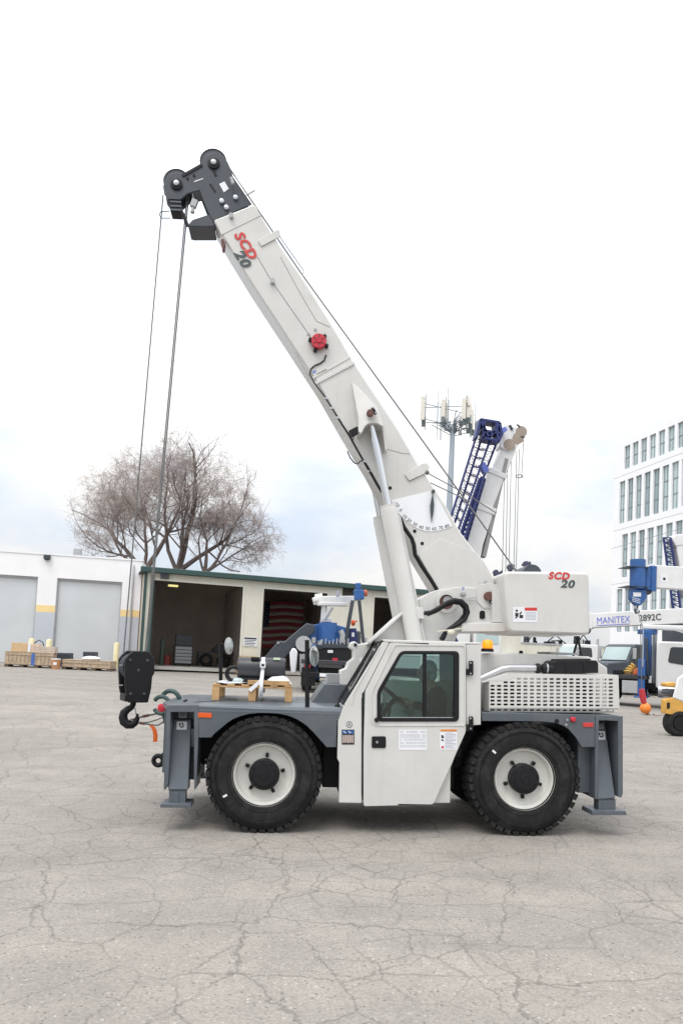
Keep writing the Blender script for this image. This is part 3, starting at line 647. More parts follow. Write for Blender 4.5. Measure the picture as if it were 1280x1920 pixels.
# door
door = part('door', lambda b: b.prism(rounded(door_out, 0.03), YC-0.022, YC+0.025, holes=[win_out]), W_, crane, bevel=0.005)
part('door_seal', lambda b: b.prism(tc_([(678.5, 1300), (681.5, 1297), (680.8, 1490), (677.5, 1486)]), YC-0.006, YC+0.03), BK, door)
emb = rounded(tc_([(737, 1208), (871, 1209), (871, 1361), (702, 1361), (693, 1352), (694, 1297)]), 0.03)
emb_i = rounded(tc_([(740, 1210.5), (869, 1211.5), (869, 1358.8), (704, 1358.8), (696, 1350), (697, 1298)]), 0.028)
part('pressed_ridge', lambda b: b.prism(emb, YC-0.030, YC-0.0225, holes=[emb_i]), W_, door, bevel=0.003)
part('window_frame', lambda b: b.prism(win_out, YC-0.034, YC+0.012, holes=[win_in]), BK, door, bevel=0.006)
part('window_mullion', lambda b: b.prism(tc_([(792, 1227), (798.5, 1227), (798, 1345.5), (791.5, 1345.5)]), YC-0.026, YC+0.010), BK, door, bevel=0.003)
part('pane', lambda b: b.prism(tc_([(753, 1226), (792, 1226), (791.5, 1347), (712, 1347), (712, 1299)]), YC-0.012, YC-0.007), GLS, door)
part('pane', lambda b: b.prism(tc_([(798, 1226), (851, 1226), (850.5, 1347), (797.5, 1347)]), YC-0.004, YC+0.001), GLS, door)
part('sill_track', lambda b: b.prism(tc_([(713, 1344.3), (850, 1344.3), (850, 1346), (713, 1346)]), YC-0.030, YC-0.024), LGR, door)
part('window_latch', lambda b: b.lathe([(0.024, 0), (0.028, 0.02), (0.02, 0.04), (0, 0.042)], px(705.5, 1349.5, YC-0.022), (0, -1, 0), 14), BK, door, smooth=40)
part('door_handle', lambda b: b.prism(rounded(tc_([(696, 1380), (722.5, 1380), (722.5, 1402), (696, 1402)]), 0.02), YC-0.034, YC-0.0225), BK, door, bevel=0.006)
part('lock_barrel', lambda b: b.lathe([(0.016, 0), (0.014, 0.008), (0, 0.009)], px(706.5, 1391.5, YC-0.034), (0, -1, 0), 12), STL, door, smooth=40)
for u, v in ((881.5, 1253), (881, 1357)):
    h = part('hinge', lambda b: (b.prism(rounded(tc_([(878, v-14), (885, v-14), (885, v+13), (878, v+13)]), 0.012), YC-0.045, YC-0.002), b.prism(tc_([(872.5, v+1), (879, v+1), (879, v+13), (872.5, v+13)]), YC-0.040, YC-0.002)), BK, door, bevel=0.004)
part('hinge_bolt', lambda b: [b.lathe([(0.011, 0), (0.011, 0.010), (0, 0.011)], px(881.5, v, YC-0.045), (0, -1, 0), 8) for v in (1243, 1263, 1347, 1366)], STL, door)
# door decals
YD = YC-0.0235
def decal(name, pts, m_, y=YD, th=0.0015, parent=None): return flat(name, pts, y, th, m_, parent or door)
decal('load_chart', [(747, 1368), (800, 1368), (800, 1406.5), (746.5, 1406.5)], WHT)
def chart(b):
    random.seed(3)
    for j, (va, n_) in enumerate(((1370.5, 2), (1377, 3), (1385, 2), (1391.5, 2), (1397.5, 2))):
        for k in range(13):
            if random.random() < 0.12: continue
            u0_ = 750+k*3.8
            for i in range(n_):
                v_ = va+i*2.3; a = T(YD-0.002)([(u0_, v_), (u0_+random.uniform(1.6, 3.2), v_), (u0_+2.2, v_+1.0), (u0_, v_+1.0)]); b.prism(a, YD-0.0025, YD-0.0016)
part('chart_print', chart, LIL, door)
decal('safety_notice', [(824, 1367), (856.5, 1367), (856.5, 1406), (824, 1406)], WHT)
decal('notice_header', [(825, 1367.5), (856, 1367.5), (856, 1371.5), (825, 1371.5)], ORD, YD-0.002)
def notice(b):
    for j in range(11):
        v_ = 1374+j*2.8; u0_ = 834; a = T(YD-0.002)([(u0_, v_), (u0_+(20 if j % 3 else 14), v_), (u0_+(20 if j % 3 else 14), v_+0.9), (u0_, v_+0.9)]); b.prism(a, YD-0.003, YD-0.0016)
part('notice_print', notice, LIL, door)
part('notice_symbol', lambda b: [b.prism(T(YD)([(826.5, va), (831, va+0.8), (831.5, vb), (827, vb)]), YD-0.003, YD-0.0016) for va, vb in ((1378, 1384), (1386, 1389))], INK, door)
decal('notice_mark', [(827, 1399), (831.5, 1399), (831.5, 1403), (827, 1403)], REDD, YD-0.002)
YF = YC-0.0015
badge = decal('dealer_badge', [(640.5, 1368), (664, 1368), (664, 1396), (640.5, 1396)], INK, YF, parent=cab)
decal('badge_field', [(642, 1369.5), (662.5, 1369.5), (662.5, 1376), (642, 1376)], BLU, YF-0.002, parent=cab)
part('badge_stripe', lambda b: [b.prism(T(YF)([(642.2+k*3.0, 1378+(k % 2)), (644.0+k*3.0, 1378), (644.0+k*3.0, 1393-(k % 3)), (642.2+k*3.0, 1393)]), YF-0.003, YF-0.0016) for k in range(7)], mat('badge print', (0.62, 0.50, 0.44), 0.5), cab)
part('badge_line', lambda b: [b.prism(T(YF)([(643+k*2, 1371+k % 2*2), (652+k*2, 1371+k % 2*2), (652+k*2, 1372+k % 2*2), (643+k*2, 1372+k % 2*2)]), YF-0.004, YF-0.0026) for k in range(4)], WHT, cab)
q = px(654.5, 1358.5, YF)
part('round_emblem', lambda b: (b.torus(q, 0.032, 0.0032, (0, 1, 0), 28, 5), b.tube([q+Vector((-0.014, 0, -0.016)), q+Vector((0.0, 0, 0.02)), q+Vector((0.014, 0, -0.016))], 0.003, 5), b.tube([q+Vector((-0.008, 0, -0.004)), q+Vector((0.008, 0, -0.004))], 0.003, 5)), GRYD, cab)
# cab interior
sx = px(812, 1330, 0.42).x
part('operator_seat', lambda b: (b.box(sx-0.20, sx+0.30, 0.22, 0.66, 0.82, 0.96), b.prism([(sx+0.18, 0.95), (sx+0.32, 0.95), (sx+0.38, 1.60), (sx+0.28, 1.62)], 0.22, 0.66), b.box(sx-0.05, sx+0.15, 0.3, 0.58, 0.4, 0.82)), BKM, crane, bevel=0.03)
swc = px(742, 1308, 0.44); sax = Vector((0.62, 0, 0.78)).normalized()
part('steering_wheel', lambda b: (b.torus(swc, 0.18, 0.016, sax, 28, 8), b.lathe([(0.05, -0.02), (0.05, 0.02)], swc, sax, 14), b.tube([swc, swc-sax*0.55], 0.03, 8), [b.tube([swc, swc+Matrix.Rotation(a, 3, sax)@(Vector((0, 1, 0))*0.18)], 0.010, 6) for a in (0, 2.1, 4.2)]), BK, crane, smooth=40)
part('control_console', lambda b: (b.box(xl+0.12, xl+0.42, 0.20, 0.72, 0.7, 1.32), b.prism([(xl+0.40, 0.7), (xl+0.62, 0.7), (xl+0.50, 1.25), (xl+0.40, 1.33)], 0.55, 0.74)), DG, crane, bevel=0.02)
part('instrument_panel', lambda b: b.obox(px(765, 1330, 0.60), (0.05, 0, -0.03), (0, 0.06, 0), (0.02, 0, 0.05)), LGR, crane, bevel=0.01)
part('control_lever', lambda b: [b.tube([(xl+0.50+0.05*i, 0.60, 1.2), (xl+0.53+0.05*i, 0.58, 1.40)], [0.008, 0.016], 8) for i in range(3)], BK, crane, smooth=40)

# ---- turret, lift cylinders, boom
part('turntable', lambda b: (b.lathe([(0.62, 0), (0.62, 0.10), (0.55, 0.12), (0.55, 0.55)], (px(800, 1200, 1.05).x, 1.05, 1.12), (0, 0, 1), 40)), W_, crane, smooth=40)
tt = T(0.75)
part('turret', lambda b: (b.prism(tt([(786, 1160), (786, 1124), (800, 1113), (816, 1107), (857, 1101), (901, 1102), (970, 1102), (970, 1168), (880, 1168), (856, 1192), (848, 1215), (797, 1215)]), 0.75, 1.35), b.prism(tt([(860, 1168.5), (970, 1168.5), (970, 1185), (860, 1185)]), 0.62, 1.48)), W_, crane, bevel=0.008)
part('turret_flange', lambda b: b.prism(tt([(872, 1165), (952, 1165), (952, 1168), (872, 1168)]), 0.70, 0.748), W_, crane)
part('turret_gusset', lambda b: b.prism(tt([(690, 1208), (752, 1151), (788, 1160), (800, 1215)]), 0.78, 1.32), W_, crane, bevel=0.01)
part('gusset_flange', lambda b: b.beam(px(690, 1206, 0.72), px(752, 1150, 0.72), 0.16, 0.03), W_, crane, bevel=0.005)
part('turret_cheek', lambda b: b.prism(tt([(893, 1097), (914, 1094), (940, 1097), (944, 1102), (944, 1140), (905, 1140), (893, 1128)]), 0.735, 0.7495), W_, crane, bevel=0.004)
c0 = px(836, 1129, 0.75)
part('pivot_boss', lambda b: b.lathe([(0.115, 0), (0.135, 0.0), (0.135, 0.03), (0.092, 0.03), (0.088, -0.04)], c0, (0, -1, 0), 28), W_, crane, smooth=35)
part('pivot_bore', lambda b: b.lathe([(0.088, 0), (0.088, 0.005), (0, 0.005)], c0, (0, -1, 0), 28), BRN, crane)
part('bore_liner', lambda b: b.lathe([(0.058, 0.005), (0.058, 0.010), (0, 0.010)], c0+Vector((0.018, 0, 0.018)), (0, -1, 0), 24), LGR, crane)
def pin(u, v, y, r_, ang):
    q = px(u, v, y); o = part('pivot_pin', lambda b: b.lathe([(r_, 0), (r_, 0.05), (r_*0.9, 0.056), (0, 0.056)], q, (0, -1, 0), 20), BRN, crane, smooth=35)
    d = Vector((math.cos(ang), 0, math.sin(ang))); e = Vector((-d.z, 0, d.x))
    part('keeper_plate', lambda b: b.obox(q+d*r_*1.25+Vector((0, -0.04, 0)), d*r_*0.45, e*r_*1.15, Vector((0, 0.008, 0))), BK, o, bevel=0.004)
    part('keeper_bolt', lambda b: [b.lathe([(r_*0.26, 0.048), (r_*0.26, 0.062), (0, 0.063)], q+d*r_*1.3+e*r_*s_*0.8, (0, -1, 0), 10) for s_ in (-1, 1)], STL, o)
    return o
pin(914, 1118, 0.735, 0.055, -0.6)
part('slot_rim', lambda b: b.prism(rounded(tt([(897, 1144), (910, 1144), (910, 1162), (897, 1162)]), 0.035), 0.742, 0.7495), W_, crane)
part('inspection_slot', lambda b: b.prism(rounded(tt([(898, 1145), (908.5, 1145), (908.5, 1161), (898, 1161)]), 0.03), 0.739, 0.7415), BK, crane)
part('swing_lock_bolt', lambda b: (b.lathe([(0.03, 0), (0.034, 0.02), (0.02, 0.035), (0, 0.037)], px(867, 1113, 0.75), (0, -1, 0), 12)), LGR, crane, smooth=35)
flat('lock_label', [(863, 1100.5), (872, 1100.5), (872, 1107), (863, 1107)], 0.748, 0.002, WHT)
part('lock_label_ring', lambda b: b.torus(px(867.5, 1103.5, 0.745), 0.014, 0.004, (0, 1, 0), 16, 5), BLU, crane)
part('link_rod', lambda b: (b.tube([px(877, 1122, 0.72), px(893, 1120, 0.72)], 0.006, 6), b.tube([px(872, 1124, 0.72), px(892, 1126, 0.72)], 0.006, 6)), LGR, crane)

yb0, yb1 = 0.83, 1.27
tb = T(yb0)
boom_px = [(400, 412), (477, 382), (500, 420), (527, 462), (570, 524), (625, 612), (665, 681), (745, 802), (785, 872), (835, 946), (862, 996), (890, 1033), (908, 1052), (925, 1085), (932, 1140), (850, 1140), (818, 1108), (777, 1040), (772, 1015), (750, 976), (714, 925), (690, 880), (666, 841), (645, 806), (598, 724), (468, 526), (425, 456)]
boom = part('boom', lambda b: b.prism(tb(boom_px), yb0, yb1), W_, crane, bevel=0.022)
def seam(pts, r_=0.005, m_=W_, name='weld_seam', y=None):
    yy = yb0 if y is None else y
    return part(name, lambda b: b.tube([(q_[0], yy-0.001, q_[1]) for q_ in T(yy)(pts)], r_, 5), m_, boom)
def strip(name, pts, th=0.012, m_=W_, y=None, bevel=0.003):
    yy = yb0 if y is None else y
    a = T(yy)(pts); return part(name, lambda b: b.prism(a, yy-th, yy-0.0005), m_, boom, bevel=bevel)
LGRs = mat('seam shadow line', (0.33, 0.325, 0.31), 0.6)
seam([(416, 440), (489, 404)], 0.004, LGRs)
strip('doubler_plate', [(404, 414), (476, 386), (490, 404), (415, 441)], 0.006)
seam([(526, 482), (560, 545), (593, 602), (618, 613)], 0.004, LGRs)
seam([(483, 482), (507, 524)], 0.0035, WIRE, 'reel_cable'); seam([(512, 531), (588, 640)], 0.0035, WIRE, 'reel_cable')
seam([(446, 422), (436, 407)], 0.003, WIRE, 'reel_cable')
strip('pad_lug', [(484, 452), (520, 432), (525, 438), (526, 444), (490, 463)], 0.018)
for pts in ([(553, 660), (583, 714)],): seam(pts, 0.004, LGRs)
strip('collar_strap', [(589, 717), (663, 678), (665, 683), (592, 722)], 0.016)
strip('collar_strap', [(585, 707), (655, 668), (657, 671), (587, 711)], 0.008)
seam([(594, 702), (612, 693)], 0.012, LGRs, 'grab_slot')
seam([(724, 842), (755, 850), (768, 851)], 0.004, LGRs)
strip('rope_lug', [(758, 890), (790, 870), (799, 869), (804, 876), (801, 886), (766, 902)], 0.022)
seam([(766, 903), (797, 888)], 0.0045, LGRs)
strip('boom_foot_plate', [(784, 1040), (824, 1010), (890, 1035), (908, 1056), (925, 1088), (926, 1110), (862, 1104), (820, 1107)], 0.010)
part('proximity_hole', lambda b: [b.lathe([(0.022, 0), (0.022, 0.004), (0, 0.004)], px(u, v, yb0), (0, -1, 0), 14) for u, v in ((731, 915), (777, 996), (791, 1019))], BK, boom)
part('grease_bolt', lambda b: [b.lathe([(0.018, 0), (0.018, 0.015), (0, 0.016)], px(u, v, yb0), (0, -1, 0), 8) for u, v in ((909, 1091), (897, 1097))], LGR, boom)
# anti-two-block cable reel and guides
rq = px(597, 644, yb0)
reel = part('cable_reel', lambda b: b.lathe([(0.0, 0.10), (0.03, 0.10), (0.035, 0.088), (0.088, 0.088), (0.092, 0.080), (0.092, 0.030), (0.086, 0.02), (0, 0.02)], rq, (0, -1, 0), 28), RED, boom, smooth=35)
part('reel_spoke', lambda b: [b.obox(rq+Vector((math.cos(a)*0.05, -0.090, math.sin(a)*0.05)), (math.cos(a)*0.03, 0, math.sin(a)*0.03), (0, 0.003, 0), (-math.sin(a)*0.004, 0, math.cos(a)*0.004)) for a in (0.5, 1.55, 2.6, 3.65, 4.7, 5.75)], BRN, boom) 
part('reel_bracket', lambda b: [b.obox(rq+Vector((math.cos(a)*0.10, -0.03, math.sin(a)*0.10)), (math.cos(a)*0.028, 0, math.sin(a)*0.028), (0, 0.03, 0), (-math.sin(a)*0.02, 0, math.cos(a)*0.02)) for a in (0.85, 2.9, 4.35, 5.9)], BK, boom, bevel=0.006)
part('reel_bolt', lambda b: [b.lathe([(0.018, 0), (0.018, 0.012), (0, 0.012)], px(u, v, yb0), (0, -1, 0), 8) for u, v in ((578, 626), (591, 618))], LGR, boom)
part('cable_guide', lambda b: [(b.lathe([(0.03, 0), (0.03, 0.012), (0.016, 0.014), (0.016, 0.05), (0.03, 0.052), (0.03, 0.06), (0, 0.06)], px(u, v, yb0), (0, -1, 0), 12)) for u, v in ((434, 408), (511, 530))], LGR, boom, smooth=35)
wire_px = [(611, 666), (608, 676), (600, 682), (590, 686), (583, 692), (580, 702), (590, 720), (606, 741), (622, 766), (640, 795), (655, 818), (668, 842), (678, 860), (688, 876), (695, 888), (706, 908), (716, 924)]
part('boom_cable', lambda b: b.tube([(q_[0], yb0-0.012, q_[1]) for q_ in tb(wire_px)], [0.009]*9+[0.012]*4+[0.018]*4, 6), BK, boom, smooth=50)
part('cable_clip', lambda b: [b.obox((q_[0], yb0-0.012, q_[1]), (0.02, 0, 0), (0, 0.014, 0), (0, 0, 0.012)) for q_ in tb([(611, 748), (621, 766), (632, 784), (682, 866), (692, 884)])], STL, boom)
part('base_hose', lambda b: b.tube([(q_[0], yb0-0.02, q_[1]) for q_ in tb([(748, 970), (757, 990), (771, 1010), (775, 1022), (777, 1040), (790, 1062), (806, 1086), (818, 1106)])], 0.026, 8), BK, boom, smooth=50)
part('spotlight', lambda b: (b.obox(px(664, 810, 0.70), Vector((0.05, 0, 0.03)), Vector((0, 0.04, 0)), Vector((-0.02, 0, 0.034))), b.tube([px(668, 810, 0.70), px(672, 813, 0.74), px(673, 806, 0.80)], 0.012, 6)), BK, boom, bevel=0.008)
part('spotlight_cable', lambda b: b.tube([px(665, 814, 0.72), px(662, 822, 0.78), px(660, 830, yb0-0.01)], 0.006, 5), BK, boom)
part('wire_clamp', lambda b: b.tube([px(651, 846, 0.82), px(656, 858, 0.82), px(664, 868, 0.80), px(670, 870, 0.79), px(676, 864, 0.80), px(684, 866, 0.82)], 0.008, 6), BK, boom, smooth=40)
part('boom_stop_pad', lambda b: b.prism(tb([(414, 452), (419, 449), (423, 458), (421, 470), (417, 471)]), yb0-0.03, yb0+0.05), BRN, boom, bevel=0.004)
# angle indicator plate
YA = yb0-0.003
arc = []
cc = (807, 885)
for i in range(15):
    a = R(127-i*(127-70)/14.0); arc.append((cc[0]+ 110*math.cos(a)*1.0, cc[1]+110*math.sin(a)))
ind_px = [(733, 938), (800, 922), (812, 920), (848, 986)]+[(840, 990), (826, 994), (812, 996.5), (800, 996.5), (787, 993), (775, 987), (764, 979.5), (752, 969), (743, 958)]
ind = part('angle_indicator', lambda b: b.prism(T(YA)(ind_px), YA-0.004, YA), mat('indicator plate white', (0.80, 0.81, 0.84), 0.45, var=0.02), crane)
nums = [('-10', 744.5, 944.5), ('0', 751.5, 956), ('10', 759, 967.5), ('20', 767.5, 975), ('30', 778, 982), ('40', 789.5, 987.5), ('50', 801.5, 990), ('60', 813.5, 990.5), ('70', 826, 988.5), ('80', 837.5, 985.5)]
for s_, u, v in nums:
    a = math.atan2(v-905, u-810) ; tang = Vector((math.sin(a), 0, math.cos(a))) 
    ex = Vector((math.sin(a), 0, math.cos(a))); ex = ex if ex.x > 0 else ex
    ey = Vector((-ex.z, 0, ex.x)); q = px(u, v, YA-0.005)
    text('indicator_numeral', s_, q-ey*0.026, ex, ey, 0.060, INK, ind, align='CENTER', depth=0.001)
part('indicator_pointer', lambda b: (b.prism(T(YA-0.03)([(810.5, 924), (813.5, 945), (812.5, 958), (808.5, 981), (806, 958), (806, 947)]), YA-0.034, YA-0.026), b.lathe([(0.022, 0), (0.022, 0.045), (0, 0.046)], px(811, 922.5, YA-0.002), (0, -1, 0), 12)), GRYD, ind)
# cylinder bracket on the boom flank
def bracket(sgn):
    yb = yb0 if sgn < 0 else yb1; f = lambda d: yb+sgn*d
    pl = T(0.60)([(662, 705), (672, 715), (708, 764), (719, 795), (729, 838), (724, 840), (716, 800), (708, 795), (698, 793), (690, 795), (684, 800), (678, 812), (672, 808), (672, 780)])
    dep = [0.02, 0.07, 0.24, 0.24, 0.10, 0.10, 0.24, 0.24, 0.24, 0.24, 0.24, 0.20, 0.20, 0.20]
    return part('cylinder_bracket', lambda b: b.prism(pl, [f(d) for d in dep], [f(-0.01)]*len(pl)), W_, crane, bevel=0.008)
bracket(-1); bracket(1)
pin(693, 776, 0.59, 0.042, 0.5)
def cyl(y, full=True):
    dy = lambda q_: Vector((q_.x, y, q_.z))
    a = dy(px(693, 778, 0.69)); m_ = dy(px(724, 952, 0.69)); e = dy(px(778, 1204, 0.69)); m2 = a+(e-a)*((m_.z-a.z)/(e.z-a.z))
    d = (e-a).normalized()
    o = part('lift_cylinder', lambda b: (b.tube([m2, m2+d*0.03, e], [0.097, 0.104, 0.104], 28), b.tube([m2-d*0.03, m2+d*0.001], 0.098, 28)), W_, crane, smooth=40)
    part('piston_rod', lambda b: b.tube([a, m2], 0.045, 24), CHR, o, smooth=40)
    part('rod_eye', lambda b: b.tube([a+Vector((0, -0.05, 0)), a+Vector((0, 0.05, 0))], 0.085, 20), W_, o, smooth=40)
    if full:
        s0 = m2+d*0.12+Vector((0.115, -0.01, 0)); s1 = e-d*0.42+Vector((0.115, -0.02, 0))
        part('port_tube', lambda b: (b.tube([m2+d*0.10+Vector((0.09, 0, 0)), s0, s0+d*0.1, s1, s1+d*0.1], 0.014, 8), b.tube([s1+d*0.18, s1+d*0.50], 0.012, 8)), W_, o, smooth=40)
        part('hold_valve', lambda b: (b.obox(s1+d*0.06, (0.05, 0, 0), (0, 0.045, 0), d*0.07), b.lathe([(0.02, 0), (0.02, 0.06), (0, 0.06)], s1+d*0.05+Vector((0.04, 0, 0)), (1, 0, 0), 10)), W_, o, bevel=0.008)
    return o
cyl(0.69); cyl(1.41, False)
yh = 0.62
part('hydraulic_hose', lambda b: b.tube([px(*q_, yh) for q_ in ((795, 1150), (808, 1148), (824, 1139), (838, 1130), (852, 1125), (865, 1127), (874, 1136), (877, 1148), (872, 1160), (860, 1170), (845, 1177), (834, 1186), (826, 1200))], 0.026, 10), BK, crane, smooth=60)
part('hydraulic_hose', lambda b: b.tube([px(*q_, yh+0.05) for q_ in ((800, 1153), (816, 1147), (834, 1136), (850, 1130), (862, 1132), (870, 1141), (870, 1152), (862, 1163), (850, 1173), (838, 1182), (830, 1200))], 0.02, 10), BK, crane, smooth=60)
part('hose_tie', lambda b: (b.ball(px(845, 1185, yh-0.02), 0.05, 0.03, 0.03), b.tube([px(820, 1184, yh-0.03), px(872, 1178, yh-0.03)], 0.008, 5)), mat('pale tape', (0.62, 0.60, 0.48), 0.6), crane, smooth=50)

# ---- counterweight
cw = T(0.45)
cwp = rounded(cw([(944, 1071), (1104, 1072.5), (1106, 1191), (954, 1186), (950, 1160)]), 0.07, 6)
ctw = part('counterweight', lambda b: b.prism(cwp, 0.45, 1.65), W_, crane, bevel=0.03)
part('counterweight_arm', lambda b: b.prism(T(0.6)([(925, 1104), (952, 1104), (952, 1166), (925, 1166)]), 0.66, 1.44), W_, crane)
YW = 0.4485
decal('danger_notice', [(961, 1138), (1006.5, 1138), (1006.5, 1166.5), (961, 1166.5)], WHT, YW, parent=ctw)
decal('notice_header', [(983, 1139), (1006, 1139), (1006, 1145), (983, 1145)], REDD, YW-0.002, parent=ctw)
part('notice_symbol', lambda b: [b.prism(T(YW)(pp), YW-0.003, YW-0.0016) for pp in ([(966, 1143), (970, 1143), (970, 1147), (966, 1147)], [(965, 1149), (971, 1149), (971, 1156), (965, 1156)], [(972, 1151), (977, 1146), (978, 1148), (974, 1153)], [(973, 1153), (980, 1153), (980, 1159), (973, 1159)], [(964, 1158), (970, 1156), (970, 1157), (966, 1160)])], INK, ctw)
part('notice_print', lambda b: [b.prism(T(YW)([(984, 1148+2.6*j), (1004, 1148+2.6*j), (1004, 1148.8+2.6*j), (984, 1148.8+2.6*j)]), YW-0.003, YW-0.0016) for j in range(6)], LIL, ctw)
X1 = Vector((1, 0, 0)); Z1 = Vector((0, 0, 1))
q = px(1027, 1085, YW-0.001); text('model_lettering', 'SCD', q, X1, Z1, 0.118, REDD, ctw, bold=0.005, shear=0.2, sx=1.08, spacing=1.10)
q = px(1050, 1101, YW-0.002); text('model_lettering', '20', q, X1, Z1, 0.128, GRYD, ctw, bold=0.004, shear=0.2, sx=1.25, spacing=1.08)
# boom lettering runs down the boom
ba = px(430, 430, yb0); bb = px(600, 700, yb0); ex = Vector((bb.x-ba.x, 0, bb.z-ba.z)).normalized(); ey = Vector((-ex.z, 0, ex.x))
q = px(438.5, 439.5, yb0-0.010); text('model_lettering', 'SCD', q, ex, ey, 0.165, REDD, boom, bold=0.0065, shear=0.2, sx=1.12, spacing=1.10)
q = px(437.5, 474, yb0-0.011); text('model_lettering', '20', q, ex, ey, 0.178, GRYD, boom, bold=0.0055, shear=0.2, sx=1.22, spacing=1.08)
flat('boom_sticker', [(586, 696), (592, 694), (592, 698), (587, 700)], yb0-0.002, 0.002, mat('blue sticker', (0.12, 0.2, 0.6), 0.4), boom)
# beacon on the rear of the cab
q = px(913, 1222, 0.55)
part('beacon_base', lambda b: b.lathe([(0.075, 0), (0.075, 0.03), (0.06, 0.04), (0, 0.04)], q, (0, 0, 1), 18), BK, crane, smooth=40)
part('beacon', lambda b: b.lathe([(0.06, 0.04), (0.065, 0.06), (0.06, 0.12), (0.04, 0.14), (0, 0.145)], q, (0, 0, 1), 20), AMB, crane, smooth=50)

# ---- boom head
th_ = T(0.92)
head_px = [(472, 382), (437, 331), (432, 315), (427, 304), (420, 293), (407, 287), (396, 287.5), (386, 294), (379, 303), (376, 311), (345, 327), (338, 324), (327, 324), (316, 330), (308, 340), (306, 350), (308, 363), (315, 373), (338, 374), (352, 362), (374, 356), (387, 389), (399, 414)]
for y0, y1 in ((0.92, 0.945), (1.125, 1.15)):
    hd = part('head_plate', lambda b: b.prism([(q_[0], q_[1]) for q_ in th_(head_px)], y0, y1), DG, crane, bevel=0.004)
part('head_web', lambda b: (b.prism(th_([(466, 386), (436, 336), (425, 340), (440, 398)]), 0.947, 1.123), b.prism(th_([(376, 356), (420, 345), (425, 352), (384, 364)]), 0.947, 1.123)), DG, crane, bevel=0.004)
def sheave(u, v, r_, y):
    c = px(u, v, 1.05); c = Vector((c.x, y, c.z))
    return part('sheave', lambda b: b.lathe([(0.05, -0.022), (r_*0.55, -0.012), (r_*0.9, -0.012), (r_, -0.022), (r_*0.90, 0.0), (r_, 0.022), (r_*0.9, 0.012), (r_*0.55, 0.012), (0.05, 0.022)], c, (0, 1, 0), 32), DG, crane, smooth=30)
for y in (0.985, 1.035, 1.085): sheave(333, 348, 0.165, y); sheave(401, 311, 0.17, y)
for u, v, y in ((331.5, 346, 0.92), (401, 307, 0.92)):
    c = px(u, v, y)
    part('sheave_pin', lambda b: (b.lathe([(0.075, 0), (0.075, 0.02), (0.06, 0.025), (0, 0.025)], c, (0, -1, 0), 18)), BK, crane, smooth=35)
    part('pin_cap', lambda b: b.lathe([(0.034, 0.024), (0.034, 0.04), (0.02, 0.046), (0, 0.046)], c, (0, -1, 0), 14), STL, crane, smooth=40)
flat('head_label', [(411, 345), (421, 340.5), (429, 354), (420, 361)], 0.918, 0.003, WHT)
part('head_seam', lambda b: (b.beam(px(398, 312, 0.917), px(405, 330, 0.917), 0.008, 0.03), b.beam(px(379, 309, 0.917), px(342, 330, 0.917), 0.016, 0.035), b.beam(px(394, 345, 0.917), px(404, 360, 0.917), 0.006, 0.02)), BK, crane)
part('head_pin', lambda b: [b.lathe([(0.03, 0), (0.03, 0.03), (0.015, 0.035), (0, 0.035)], px(u, v, 0.92), (0, -1, 0), 12) for u, v in ((416, 379), (425, 391), (442, 372))], STL, crane, smooth=40)
part('head_print', lambda b: [b.beam(px(364+2*i, 341-i*1.2, 0.918), px(378+i*3, 336-i*1.0, 0.918), 0.004, 0.012) for i in range(2)], WHT, crane)
part('head_pin', lambda b: [b.lathe([(0.016, 0), (0.016, 0.012), (0, 0.012)], px(u, v, 0.92), (0, -1, 0), 8) for u, v in ((352, 335), (364, 329))], BK, crane)
part('jib_lug', lambda b: b.prism(T(0.86)([(352, 422), (361, 412), (391, 402), (402, 420), (402, 424), (358, 424)]), 0.86, 1.18), DG, crane, bevel=0.006)
part('rope_box', lambda b: b.prism(T(0.93)([(318, 374), (339, 374), (341, 390), (340, 398), (320, 397), (318, 388)]), 0.93, 1.09), BK, crane, bevel=0.006)
part('rope_box_bar', lambda b: [b.beam(px(319, v, 0.928), px(340, v+1, 0.928), 0.01, 0.02) for v in (378, 386, 393)], GR, crane)
part('rope_guard', lambda b: (b.tube([px(340, 396, 0.9), px(345, 405, 0.9), px(352, 424, 0.9)], 0.022, 8), b.tube([px(318, 396, 0.95), px(302, 397, 0.95), px(299, 402, 0.95), px(302, 409, 0.95), px(320, 409, 0.95)], 0.006, 6)), BK, crane, smooth=40)
a2b = part('limit_switch', lambda b: (b.obox(px(364, 382, 0.95), (0.035, 0, -0.012), (0, 0.03, 0), (0.014, 0, 0.045)), b.tube([px(361, 362, 0.95), px(363, 375, 0.95)], 0.007, 6), b.tube([px(362, 388, 0.95), px(361, 399, 0.95)], [0.02, 0.028], 8)), LGR, crane, bevel=0.006)
part('rope_roller', lambda b: (b.tube([px(440, 331, 0.86), px(466, 366, 0.86)], 0.006, 6), b.beam(px(462, 366, 0.86), px(478, 357, 0.86), 0.02, 0.012), b.tube([px(433, 333, 0.84), px(437, 345, 0.84)], 0.02, 8)), LGR, crane, smooth=40)
